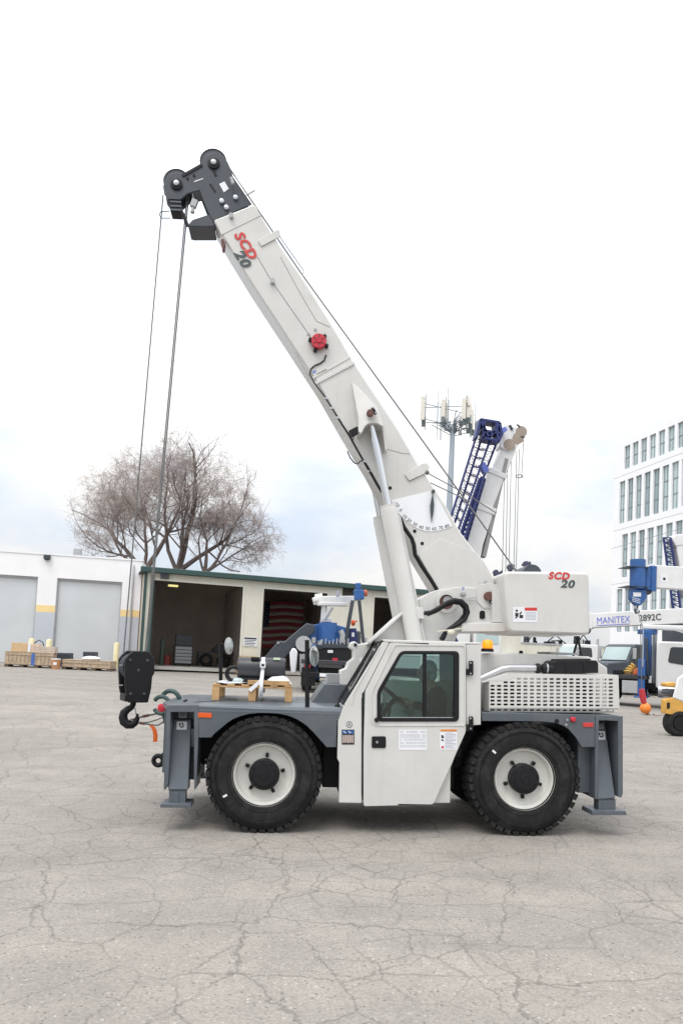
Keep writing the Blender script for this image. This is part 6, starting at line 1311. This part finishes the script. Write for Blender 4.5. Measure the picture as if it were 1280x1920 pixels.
# ================================================================== BOOM TRUCKS
def boom_truck(label, mm, cabx=2.3, boomz=3.55, boomlen=7.0, boomh=0.62, boomx=2.0, tilt=0.0, letters=None, cabmat=WHP, boommat=WHP, ped=BLU, rearonly=False):
    """X forward from the rear axle, Y to the left, Z up"""
    o = empty('boom_truck', None, label, 'truck', matrix=mm)
    part('chassis', lambda b: (b.box(-2.0, cabx+3.4, -0.42, 0.42, 0.75, 1.02)), BK, o, bevel=0.02)
    part('flatbed', lambda b: (b.box(-2.2, cabx-0.35, -1.22, 1.22, 1.16, 1.34), b.box(-2.2, cabx-0.35, -0.5, 0.5, 1.021, 1.159)), mat('dark deck', (0.035, 0.035, 0.04), 0.6), o, bevel=0.02)
    for s_ in (-1, 1):
        part('tool_box', lambda b: b.box(-0.1+0.75, 1.15+0.3, s_*1.18-0.25 if s_ > 0 else -1.20, 1.20 if s_ > 0 else -0.95, 0.55, 1.10), LGR, o, bevel=0.03)
        for x_ in (0.0, -1.3, cabx+1.75):
            wv = part('wheel', lambda b: b.lathe([(0.0, 0.02), (0.10, 0.02), (0.13, -0.04), (0.27, -0.05), (0.29, 0.02), (0.29, -0.3), (0, -0.3)], (x_, s_*1.2, 0.52), (0, s_, 0), 24), LGR, o, smooth=35)
            part('tyre', lambda b: b.lathe([(0.285, -0.02), (0.33, 0.01), (0.46, 0.0), (0.52, -0.05), (0.52, -0.25), (0.46, -0.30), (0.285, -0.29)], (x_, s_*1.2, 0.52), (0, s_, 0), 28, closed=True), RUB, wv, smooth=35)
        part('mud_flap', lambda b: b.box(-2.02, -2.0, s_*0.9-0.3, s_*0.9+0.3, 0.25, 1.0), BKM, o)
        part('tail_lamp', lambda b: b.box(-2.24, -2.205, s_*0.95-0.12, s_*0.95+0.12, 0.98, 1.12), RED, o, bevel=0.01)
        part('outrigger_post', lambda b: (b.box(cabx-0.72, cabx-0.42, s_*1.05-0.17, s_*1.05+0.17, 0.45, 2.05), b.box(cabx-0.86, cabx-0.28, s_*1.05-0.3, s_*1.05+0.3, 0.38, 0.449)), ped, o, bevel=0.03)
    part('rear_bumper', lambda b: b.box(-2.30, -2.21, -1.2, 1.2, 0.62, 0.82), BK, o, bevel=0.02)
    part('license_plate', lambda b: b.box(-2.315, -2.301, 0.1, 0.42, 0.66, 0.80), WHT, o)
    if not rearonly:
        cb = part('cab', lambda b: b.prism([(cabx, 0.85), (cabx+3.5, 0.85), (cabx+3.5, 1.55), (cabx+3.35, 1.72), (cabx+2.0, 1.85), (cabx+1.62, 2.75), (cabx+1.4, 2.85), (cabx, 2.85)], -1.15, 1.15), cabmat, o, bevel=0.07)
        part('windshield', lambda b: b.prism([(cabx+1.70, 1.92), (cabx+2.03, 1.92), (cabx+1.70, 2.68), (cabx+1.64, 2.68)], -1.0, 1.0), OG, cb)
        for s_ in (-1, 1):
            part('door_glass', lambda b: b.prism(rounded([(cabx+0.45, 1.95), (cabx+1.65, 1.80), (cabx+1.45, 2.62), (cabx+0.55, 2.62)], 0.12), min(s_*1.149, s_*1.17), max(s_*1.149, s_*1.17)), mat('dark cab glass', (0.03, 0.035, 0.04), 0.15, spec=0.7), cb)
            part('side_mirror', lambda b: b.box(cabx+1.75, cabx+1.85, s_*1.42-0.1, s_*1.42+0.1, 2.0, 2.6), LGR, cb, bevel=0.02)
            part('fuel_tank', lambda b: b.tube([(cabx+0.1, s_*0.95, 0.72), (cabx+1.15, s_*0.95, 0.72)], 0.28, 16), STL, cb, smooth=40)
            part('headlight', lambda b: b.box(cabx+3.5, cabx+3.53, s_*0.85-0.18, s_*0.85+0.18, 1.05, 1.3), WHT, cb)
        part('exhaust_stack', lambda b: b.tube([(cabx-0.15, 0.8, 0.9), (cabx-0.15, 0.8, 3.3)], 0.10, 12), LGR, cb, smooth=40)
        part('door_step', lambda b: b.box(cabx+0.3, cabx+1.2, -1.17, -1.151, 0.42, 0.5), STL, cb)
    if boomlen:
        part('pedestal', lambda b: (b.box(cabx-0.62, cabx-0.25, -0.4, 0.4, 1.341, boomz-0.75), b.lathe([(0.42, 0), (0.42, 0.2)], (cabx-0.43, 0, boomz-0.96), (0, 0, 1), 24)), ped, o, bevel=0.03)
        tr_ = part('turret', lambda b: (b.prism([(boomx-0.9, boomz-0.55), (boomx+0.5, boomz-0.55), (boomx+0.5, boomz+0.5), (boomx-0.3, boomz+0.55), (boomx-0.8, boomz+0.1)], -0.45, 0.45), b.box(cabx-0.62, boomx+0.45, -0.36, 0.36, boomz-0.75, boomz-0.551)), boommat, o, bevel=0.05)
        e_ = V((-math.cos(tilt), 0, math.sin(tilt))); a_ = V((boomx, 0, boomz)); t_ = a_+e_*boomlen
        bm_ = part('boom', lambda b: b.beam(a_, t_, 0.44, boomh), boommat, o, bevel=0.03)
        part('boom_collar', lambda b: [b.beam(t_-e_*0.16, t_-e_*0.02, 0.50, boomh+0.08)] , boommat, bm_, bevel=0.02)
        part('lift_cylinder', lambda b: (b.tube([a_+V((-0.7, 0, -0.95)), a_+e_*2.1+V((0, 0, -boomh*0.55))], 0.09, 14)), WHP, o, smooth=40)
        part('boom_head', lambda b: (b.prism([(t_.x+0.02, t_.z-boomh*0.5), (t_.x+0.02, t_.z+boomh*0.45), (t_.x-0.22, t_.z+boomh*0.35), (t_.x-0.32, t_.z), (t_.x-0.26, t_.z-boomh*0.6), (t_.x-0.1, t_.z-boomh*0.75)], -0.2, 0.2)), ped, o, bevel=0.03)
        part('head_sheave', lambda b: b.lathe([(0.04, -0.24), (0.2, -0.23), (0.17, 0), (0.2, 0.23), (0.04, 0.24)], (t_.x-0.12, 0, t_.z-boomh*0.62), (0, 1, 0), 20), DG, o, smooth=30)
        part('boom_cradle', lambda b: [b.beam((-1.75+0.7*k, 0.0, 1.345), (-1.4, 0.0, t_.z-boomh*0.5-0.02 if tilt == 0 else 2.9), 0.12, 0.10) for k in (0, 1)], BK, o)
        return o, a_, e_, t_, boomh, bm_
    return o
def tm(u, v, y, rz): q_ = P(u, v, y); return Matrix.Translation((q_.x, y, G(q_.x, y))) @ Matrix.Rotation(GT, 4, 'Y') @ Matrix.Rotation(rz, 4, 'Z')
# A: white truck with lettered boom at the right
AY = 22.5
MA = Matrix.Translation((14.85, 24.0, G(14.85, 24.0))) @ Matrix.Rotation(GT, 4, 'Y') @ Matrix.Rotation(R(-30), 4, 'Z'); A_ = boom_truck('white boom truck with lettered white boom at the right of the yard', MA, cabx=2.0, boomz=4.15, boomlen=5.25, boomx=4.3, boomh=0.66, tilt=R(-4.7))
oA, a_, e_, t_, bh, bmA = A_
tx = t_-e_*1.55; dirx = -e_
upb = V((-dirx.z, 0, dirx.x))
text('boom_lettering', 'MANITEX', t_+dirx*0.35-upb*0.16+V((0, -0.232, 0)), dirx, upb, 0.42, mat('outline blue', (0.16, 0.20, 0.62), 0.5), bmA, sx=0.80, bold=0.0)
text('boom_lettering', '2892C', t_+dirx*2.15-upb*0.14+V((0, -0.232, 0)), dirx, upb, 0.40, GRYD, bmA, sx=0.85, bold=0.006)
part('lettering_rule', lambda b: b.obox(t_+dirx*1.05-upb*0.24+V((0, -0.231, 0)), dirx*0.7, V((0, 0.003, 0)), upb*0.016), mat('outline blue', (0, 0, 0)), bmA)
# load on its bed
def onbed(name, label, cat, fn, m_, **k): o = part(name, fn, m_, None, **k); o.matrix_world = MA; return tag(o, label, cat)
onbed('strap_bundle', 'heap of yellow straps on the bed of the lettered boom truck', 'straps', lambda b: [b.torus((0.85+0.07*k, -0.75+0.05*k, 1.45+0.10*k), 0.17-0.02*k, 0.045, (0.3*k, 0.4, 1), 16, 6) for k in range(4)], mat('dull yellow webbing', (0.62, 0.40, 0.10), 0.8), smooth=50)
onbed('tool_bag', 'rusty orange tool bag on the bed of the lettered boom truck', 'bag', lambda b: b.prism([(1.05, 1.342), (1.52, 1.342), (1.46, 1.60), (1.30, 1.68), (1.12, 1.60)], -1.12, -0.82), mat('orange bag', (0.50, 0.13, 0.05), 0.7, var=0.2, scale=12), bevel=0.05)
onbed('dark_case', 'low black case on the bed of the lettered boom truck beside the orange bag', 'case', lambda b: b.box(0.25, 0.68, -1.1, -0.7, 1.342, 1.55), BK, bevel=0.03)
onbed('steel_shackles', 'row of small steel shackles along the bed edge of the lettered boom truck', 'shackles', lambda b: [b.torus((-0.75+0.22*k, -1.0, 1.40), 0.07, 0.018, (0.2, 1, 0.1), 12, 6) for k in range(4)], BRN, smooth=50)
onbed('head_board', 'dark upright board behind the white truck cab', 'board', lambda b: b.prism([(1.66, 1.36), (1.72, 1.36), (1.60, 3.0), (1.50, 3.0)], -1.1, -0.2), DG, bevel=0.02)
boom_truck('dark grey cabbed flatbed truck parked behind the lettered boom truck', tm(1215, 1290, 33.0, R(196)), cabx=0.6, boomlen=0, cabmat=DG, ped=DG)
boom_truck('white cabbed flatbed truck in front of the far cream wall', tm(1130, 1270, 44.0, R(188)), cabx=1.2, boomlen=0, cabmat=WHP, ped=NAV)
# B: truck whose high boom tip comes in from the right edge
BYB = 20.0
MBm = tm(1420, 1330, BYB, R(0)); 
B_ = boom_truck('white boom truck beyond the right edge with high level boom and blue head', MBm, cabx=2.2, boomz=5.42, boomlen=7.75, boomx=3.0, boomh=0.92)
oB, a2_, e2_, t2_, bh2, bmB = B_
part('head_drum', lambda b: (b.tube([t2_+V((-0.55, -0.25, 0.62)), t2_+V((-0.55, -0.25, -0.55))], 0.30, 20), b.tube([t2_+V((-0.16, -0.2, 0.34)), t2_+V((-0.16, -0.2, -0.56))], 0.17, 16), b.tube([t2_+V((0.10, -0.2, 0.40)), t2_+V((0.10, -0.2, -0.60))], 0.15, 16)), BLU, oB, smooth=40)
part('head_flange', lambda b: [b.box(t2_.x-1.1, t2_.x-0.2, -0.56, 0.3, t2_.z+z_-0.012, t2_.z+z_+0.012) for z_ in (0.30, -0.48)], DG, oB)
part('boom_badge', lambda b: b.box(t2_.x+0.42, t2_.x+0.72, -0.226, -0.221, t2_.z-0.20, t2_.z+0.1), WHT, bmB); part('badge_dot', lambda b: b.lathe([(0.06, 0), (0.06, 0.004), (0, 0.004)], (t2_.x+0.57, -0.226, t2_.z-0.08), (0, -1, 0), 12), INK, bmB)
hbB = MBm @ (t2_+V((-0.55, -0.25, -0.85)))
hk2 = empty('hook_block', hbB, 'blue hook block hanging below the blue boom head at the right', 'hook block')
part('block_body', lambda b: (b.prism([(hbB.x-0.30, hbB.z+0.28), (hbB.x+0.30, hbB.z+0.28), (hbB.x+0.34, hbB.z-0.05), (hbB.x+0.08, hbB.z-0.38), (hbB.x-0.08, hbB.z-0.38), (hbB.x-0.32, hbB.z-0.12)], hbB.y-0.16, hbB.y+0.16)), BLU, hk2, bevel=0.04)
part('block_label', lambda b: (b.box(hbB.x-0.24, hbB.x+0.08, hbB.y-0.17, hbB.y-0.161, hbB.z-0.02, hbB.z+0.14)), WHT, hk2)
part('block_stripe', lambda b: [b.beam((hbB.x-0.28, hbB.y-0.165, hbB.z-0.06-0.07*k), (hbB.x+0.05, hbB.y-0.165, hbB.z-0.14-0.07*k), 0.008, 0.02) for k in range(3)], WHT, hk2)
part('hook', lambda b: b.tube([hbB+V((0, 0, -0.36)), hbB+V((0, 0, -0.48)), hbB+V((-0.08, 0, -0.56)), hbB+V((-0.04, 0, -0.66)), hbB+V((0.07, 0, -0.64)), hbB+V((0.10, 0, -0.55))], [0.05, 0.05, 0.05, 0.05, 0.04, 0.02], 8), DG, hk2, smooth=50)
part('block_chain', lambda b: b.tube([hbB+V((-0.1, -0.1, -0.36)), P(1205, 1180, hbB.y-0.1), P(1204, 1250, hbB.y-0.1)], 0.02, 6), LGR, hk2)
# C: boom truck backed up to the shed
CYy = 24.0
MC = tm(622, 1262, CYy, R(84)); oC = boom_truck('black and blue boom truck parked in front of the shed, seen from behind', MC, cabx=4.2, boomlen=0, rearonly=False, cabmat=DG)
PINV[oC.name] = MC.inverted()
def cp(name, fn, m_, **k): return part(name, fn, m_, oC, **k)
YQ = CYy
def tq(y, pts_): return T(y)(pts_)
cp('winch_housing', lambda b: b.tube([P(614, 1205, YQ), P(614, 1168, YQ)], 0.42, 24), BLU, smooth=40)
cp('winch_flank', lambda b: (b.prism(tq(YQ+0.3, [(572, 1205), (574, 1172), (598, 1170), (598, 1205)]), YQ+0.3, YQ+0.8), b.prism(tq(YQ+0.3, [(626, 1206), (626, 1170), (648, 1176), (652, 1207)]), YQ+0.3, YQ+0.8)), BLU, bevel=0.05)
cp('winch_motor', lambda b: (b.tube([P(640, 1205, YQ-0.2), P(642, 1190, YQ-0.2), P(638, 1182, YQ-0.2)], 0.12, 10), b.tube([P(588, 1206, YQ-0.3), P(588, 1195, YQ-0.3)], 0.10, 10), b.tube([P(600, 1208, YQ-0.3), P(604, 1200, YQ-0.3)], 0.07, 10)), LGR, smooth=40)
cp('bed_deck', lambda b: b.prism(tq(YQ-0.6, [(594, 1209), (664, 1210), (666, 1216), (594, 1215)]), YQ-0.6, YQ+1.5), DG, bevel=0.02)
cp('tail_frame', lambda b: b.prism(tq(YQ-0.6, [(594, 1216), (666, 1217), (662, 1262), (600, 1262)]), YQ-0.55, YQ+1.2), BKM, bevel=0.02)
cp('deck_valve', lambda b: [b.tube([P(596+7*k, 1208, YQ-0.62), P(597+7*k, 1201-(k % 3)*2, YQ-0.62)], 0.035, 6) for k in range(9)], STL)
cp('plate', lambda b: b.prism(tq(YQ-0.62, [(614, 1219), (624, 1219), (624, 1224), (614, 1224)]), YQ-0.63, YQ-0.61), WHT)
cp('tail_light', lambda b: b.prism(tq(YQ-0.62, [(623, 1234), (633, 1234), (633, 1243), (623, 1243)]), YQ-0.66, YQ-0.61), RED, bevel=0.01); cp('plate', lambda b: b.prism(tq(YQ-0.62, [(618, 1244), (634, 1244), (634, 1252), (618, 1252)]), YQ-0.63, YQ-0.61), WHT)
cp('boom_base', lambda b: (b.prism(tq(YQ+0.1, [(601, 1166), (604, 1130), (610, 1128), (612, 1160), (622, 1158), (622, 1167)]), YQ+0.1, YQ+0.6)), WHP, bevel=0.03)
cp('boom', lambda b: (b.beam(P(594, 1126, YQ), P(657, 1125, YQ+1.6), 0.5, 0.34), b.beam(P(598, 1132, YQ-0.1), P(650, 1134, YQ+1.2), 0.3, 0.16)), WHP, bevel=0.03)
cp('boom_winch', lambda b: (b.tube([P(590, 1120, YQ), P(592, 1128, YQ)], 0.14, 10), b.prism(tq(YQ-0.05, [(590, 1114), (604, 1112), (606, 1130), (592, 1133)]), YQ-0.05, YQ+0.3)), WHP, bevel=0.02)
cp('lift_cylinder', lambda b: b.tube([P(607, 1162, YQ-0.1), P(622, 1138, YQ-0.1)], 0.10, 12), LGR, smooth=40)
cp('boom_lettering_panel', lambda b: b.prism(tq(YQ-0.2, [(629, 1108), (636, 1106), (637, 1119), (630, 1120)]), YQ-0.2, YQ-0.17), LIL)
cp('boom_head', lambda b: (b.prism(tq(YQ+0.6, [(663, 1106), (681, 1106), (682, 1124), (665, 1126)]), YQ+0.4, YQ+1.0), b.prism(tq(YQ+0.6, [(666, 1093), (677, 1093), (676, 1105.5), (667, 1105.5)]), YQ+0.55, YQ+0.8)), BLU, bevel=0.03)
cp('head_hook', lambda b: b.ball(P(685, 1112, YQ+0.6), 0.12, 0.1, 0.16, 10, 8), mat('rusty orange', (0.45, 0.13, 0.06), 0.6))
cp('tripod_leg', lambda b: b.beam(P(661, 1126, YQ+0.3), P(646, 1210, YQ+0.3), 0.16, 0.16), DG); cp('tripod_leg', lambda b: b.beam(P(673, 1126, YQ+0.5), P(681, 1205, YQ+0.5), 0.16, 0.14), DG)
cp('orange_hook', lambda b: (b.ball(P(662, 1168, YQ+0.9), 0.10, 0.1, 0.14, 10, 8), b.tube([P(655, 1164, YQ+0.9), P(662, 1168, YQ+0.9), P(670, 1164, YQ+0.9)], 0.03, 6)), ORG)
cp('control_box', lambda b: (b.prism(tq(YQ+0.5, [(655, 1178), (668, 1178), (670, 1206), (654, 1206)]), YQ+0.5, YQ+0.9)), NAV, bevel=0.03); cp('control_label', lambda b: b.prism(tq(YQ+0.48, [(659, 1186), (664, 1186), (664, 1194), (659, 1194)]), YQ+0.47, YQ+0.49), WHT)
cp('stabiliser_beam', lambda b: (b.prism(tq(YQ-0.4, [(490, 1239), (513, 1212), (520, 1204), (526, 1202), (533, 1203), (560, 1180), (575, 1168), (590, 1172), (590, 1186), (555, 1212), (536, 1232), (520, 1242)]), YQ-0.4, YQ-0.05)), DG, bevel=0.04)
cp('beam_pin', lambda b: b.lathe([(0.06, 0), (0.06, 0.04), (0, 0.04)], P(521.5, 1205, YQ-0.4), (0, -1, 0), 10), STL)
cp('air_tank', lambda b: (b.tube([P(569, 1207, YQ-0.9), P(569, 1207, YQ-0.5)], 0.34, 24)), LGR, smooth=40); cp('canister', lambda b: b.tube([P(570, 1262, YQ-1.0), P(570, 1226, YQ-1.0)], 0.20, 16), STL, smooth=40)
cp('white_cover', lambda b: b.prism(tq(YQ-1.0, [(543, 1224), (548, 1215), (553, 1215), (558, 1222), (557, 1240), (555, 1262), (546, 1263), (544, 1245)]), YQ-1.0, YQ-0.75), PAP, bevel=0.06)
# ---- second navy jib at the far right edge
jy = 45.0
fj = empty('lattice_jib', (P(1255, 1250, jy).x, jy, G(P(1255, 1250, jy).x, jy)), 'dark folded lattice jib and white boom tip at the far right edge', 'jib')
jt = [P(1243, 1008, jy), P(1256, 1008, jy), P(1243, 1008, jy+0.8), P(1256, 1008, jy+0.8)]; jb = [P(1262, 1150, jy), P(1276, 1150, jy), P(1262, 1150, jy+0.8), P(1276, 1150, jy+0.8)]
for a, c_ in zip(jt, jb): part('chord', lambda b: b.tube([a, c_], 0.09, 6), NAV, fj)
def jl(b):
    for i in range(16):
        for f0, f1 in ((0, 1), (2, 3), (0, 2), (1, 3)): b.tube([jt[f0].lerp(jb[f0], i/16), jt[f1].lerp(jb[f1], (i+0.7)/16)], 0.045, 5); b.tube([jt[f0].lerp(jb[f0], i/16), jt[f1].lerp(jb[f1], i/16)], 0.04, 5)
part('lacing', jl, NAV, fj)
part('boom_tip', lambda b: (b.beam(P(1272, 1012, jy+0.5), P(1290, 1120, jy+0.5), 0.9, 1.1), b.prism(T(jy)([(1258, 1010), (1266, 1002), (1290, 1000), (1290, 1022), (1266, 1024)]), jy, jy+1.0)), WHP, fj, bevel=0.08)
part('stay_wire', lambda b: [b.tube([P(1145, 1029+k*6, jy), P(1280, 990+k*60, jy)], 0.015, 4) for k in (0,)], WIRE, fj)
part('jib_base', lambda b: b.box(jb[0].x-0.3, jb[1].x+0.6, jy-0.2, jy+1.2, G(jb[0].x, jy), jb[0].z+0.1), DG, fj, bevel=0.05)

# ---- orange ball hook hanging in front of the lettered truck
oy = 18.5; oc = P(1209, 1328, oy)
ob = empty('headache_ball', oc, 'orange headache ball with red swivel hanging at the right', 'hook')
part('ball', lambda b: b.ball(oc, 10.5*(oy+8)/1354, n=24, m_=16), mat('safety orange', (0.78, 0.22, 0.03), 0.45, var=0.08), ob, smooth=60)
part('swivel', lambda b: (b.tube([P(1202, 1292, oy), P(1204, 1306, oy), P(1206, 1318, oy)], [0.10, 0.12, 0.10], 12)), mat('swivel red', (0.45, 0.03, 0.04), 0.5), ob, smooth=40)
part('hook', lambda b: b.tube([P(1212, 1337, oy), P(1216, 1342, oy), P(1222, 1349, oy), P(1227, 1345, oy), P(1224, 1338, oy)], [0.07, 0.06, 0.05, 0.045, 0.03], 8), mat('worn brown hook', (0.30, 0.20, 0.15), 0.6), ob, smooth=50)
part('hoist_rope', lambda b: b.tube([P(1202, 1292, oy), P(1200, 1170, oy)], 0.016, 6), WIRE, ob)
part('tag_line', lambda b: b.tube([P(1224, 1341, oy), P(1262, 1340, oy-1)], 0.014, 6), mat('dull rope', (0.30, 0.22, 0.16), 0.8), ob)
# ---- yellow machine cut by the right edge
fy = 11.6
fm = empty('telehandler', (P(1290, 1365, fy).x, fy, G(P(1290, 1365, fy).x, fy)), 'yellow and white yard machine with a big black tyre cut off by the right edge', 'vehicle')
YM = mat('machine yellow', (0.62, 0.34, 0.07), 0.5, var=0.12)
tt2 = lambda pts_: T(fy)(pts_)
wz = P(1275, 1340, fy); gzz = G(wz.x, fy)
wv = part('wheel', lambda b: b.lathe([(0.0, 0.02), (0.2, 0.02), (0.22, -0.05), (0.22, -0.3), (0, -0.3)], (wz.x, fy, gzz+0.37), (0, -1, 0), 24), BK, fm, smooth=35)
part('tyre', lambda b: b.lathe([(0.20, -0.02), (0.24, 0.01), (0.32, 0), (0.37, -0.06), (0.37, -0.30), (0.32, -0.36), (0.20, -0.34)], (wz.x, fy, gzz+0.37), (0, -1, 0), 32, closed=True), RUB, wv, smooth=35)
part('frame', lambda b: b.prism(tt2([(1246, 1312), (1262, 1308), (1300, 1322), (1300, 1342), (1258, 1340), (1246, 1338)]), fy+0.02, fy+0.25), YM, fm, bevel=0.02)
part('frame_step', lambda b: b.prism(tt2([(1250, 1318), (1255, 1317), (1255, 1328), (1250, 1329)]), fy+0.005, fy+0.02), BK, fm)
part('engine_cover', lambda b: b.prism(tt2([(1252, 1300), (1256, 1292), (1300, 1294), (1300, 1311), (1262, 1307)]), fy+0.1, fy+0.45), DG, fm, bevel=0.03)
part('hood', lambda b: b.prism(tt2([(1248, 1281), (1266, 1279), (1276, 1285), (1275, 1290), (1250, 1288)]), fy+0.1, fy+0.35), YM, fm, bevel=0.03)
part('body_panel', lambda b: b.prism(tt2([(1270, 1272), (1300, 1250), (1300, 1324), (1261, 1309), (1265, 1294)]), fy+0.0, fy+0.08), WHP, fm, bevel=0.04)

# ---- low beige wall, far clutter seen through the gap under the counterweight
fwp = Plane(P(955, 1240, 52.0), (20, 1.0)); SF = fwp.st
wl_ = empty('yard_wall', None, 'low cream ribbed wall far behind the crane engine hood', 'wall', matrix=fwp.matrix())
sa, sb, ztw = SF(940, 1210)[0], SF(1235, 1220)[0], SF(1000, 1208)[1]
def wpan(b):
    n = int((sb-sa)/0.6)
    for i in range(n):
        x_ = sa+(sb-sa)*i/n; w_ = (sb-sa)/n; b.box(x_, x_+w_*0.93, 0, 0.2, -2.5, ztw)
part('wall_core', lambda b: b.box(sa-0.05, sb+0.05, 0.03, 0.18, -2.5, ztw-0.05), SID, wl_)
for i in range(int((sb-sa)/1.1)):
    x_ = sa+1.1*i; part('panel', lambda b: b.box(x_, x_+1.06, 0, 0.028, -2.4, ztw-0.02), SID, wl_)
part('wall_cap', lambda b: b.box(sa-0.1, sb+0.1, -0.05, 0.25, ztw+0.002, ztw+0.14), LGR, wl_)
rnd = random.Random(12)
lab = ['dark hydraulic unit nearest the beacon above the far wall', 'dark hydraulic unit behind the far wall under the middle of the counterweight', 'dark machine arm unit behind the far wall under the rear of the counterweight', 'dark winch unit behind the far wall beside the lettered boom tip']
for k, (u0, u1) in enumerate(((946, 972), (985, 1008), (1018, 1062), (1078, 1106))):
    yk = 54.0; x0_, x1_ = P(u0, 1200, yk).x, P(u1, 1200, yk).x; zb_ = P(u0, 1212, yk).z; zt_ = P(u0, 1192, yk).z; g0 = G(x0_, yk)
    o = empty('hydraulic_unit', ((x0_+x1_)/2, yk, g0), lab[k], 'machine', 'machines behind the far wall')
    part('stand', lambda b: b.box(x0_+0.1, x1_-0.1, yk, yk+1.2, g0, zb_), LGR, o)
    for j in range(5):
        xx = x0_+(x1_-x0_)*rnd.random()*0.8; w_ = (x1_-x0_)*rnd.uniform(0.12, 0.35); h_ = (zt_-zb_)*rnd.uniform(0.4, 1.0)
        part('block', lambda b: b.box(xx, xx+w_, yk+0.1*j, yk+0.5+0.1*j, zb_+0.001, zb_+h_), (BK, DG, WHP, BK, DG)[j], o, bevel=0.03)
    part('hose', lambda b: b.tube([(x0_, yk, zb_+0.1), ((x0_+x1_)/2, yk-0.1, zt_+0.1), (x1_, yk, zb_+0.2)], 0.06, 6), BK, o, smooth=50)
# ---- far jib heads peeping over the counterweight
FJ = mat('far dark steel', (0.06, 0.065, 0.11), 0.6, var=0.2)
rnd = random.Random(8)
for u, v, lb in ((932, 1076, 'far dark jib head left of the counterweight top'), (958, 1066, 'far dark jib head touching the counterweight corner'), (988, 1060, 'far dark jib head peeping over the counterweight')):
    yk = 62.0; q_ = P(u, v, yk); o = empty('far_jib_head', (q_.x, yk, G(q_.x, yk)), lb, 'crane'); s_ = 70/1354
    part('jib_mast', lambda b: b.tube([(q_.x, yk, G(q_.x, yk)), (q_.x, yk, q_.z)], 0.12, 6), FJ, o)
    for k in range(7): a_ = rnd.uniform(0, 3.14); r_ = rnd.uniform(5, 13)*s_; part('head_strut', lambda b: b.beam((q_.x-math.cos(a_)*r_*0.4, yk+0.1*k, q_.z-math.sin(a_)*r_*0.5), (q_.x+math.cos(a_)*r_, yk+0.1*k, q_.z+math.sin(a_)*r_*0.8), 0.12, 0.16), FJ, o)
    part('head_sheave', lambda b: b.lathe([(0.08, -0.1), (0.3, -0.1), (0.26, 0), (0.3, 0.1), (0.08, 0.1)], q_+V((-0.2, -0.1, 0.1)), (0, 1, 0), 14), FJ, o)
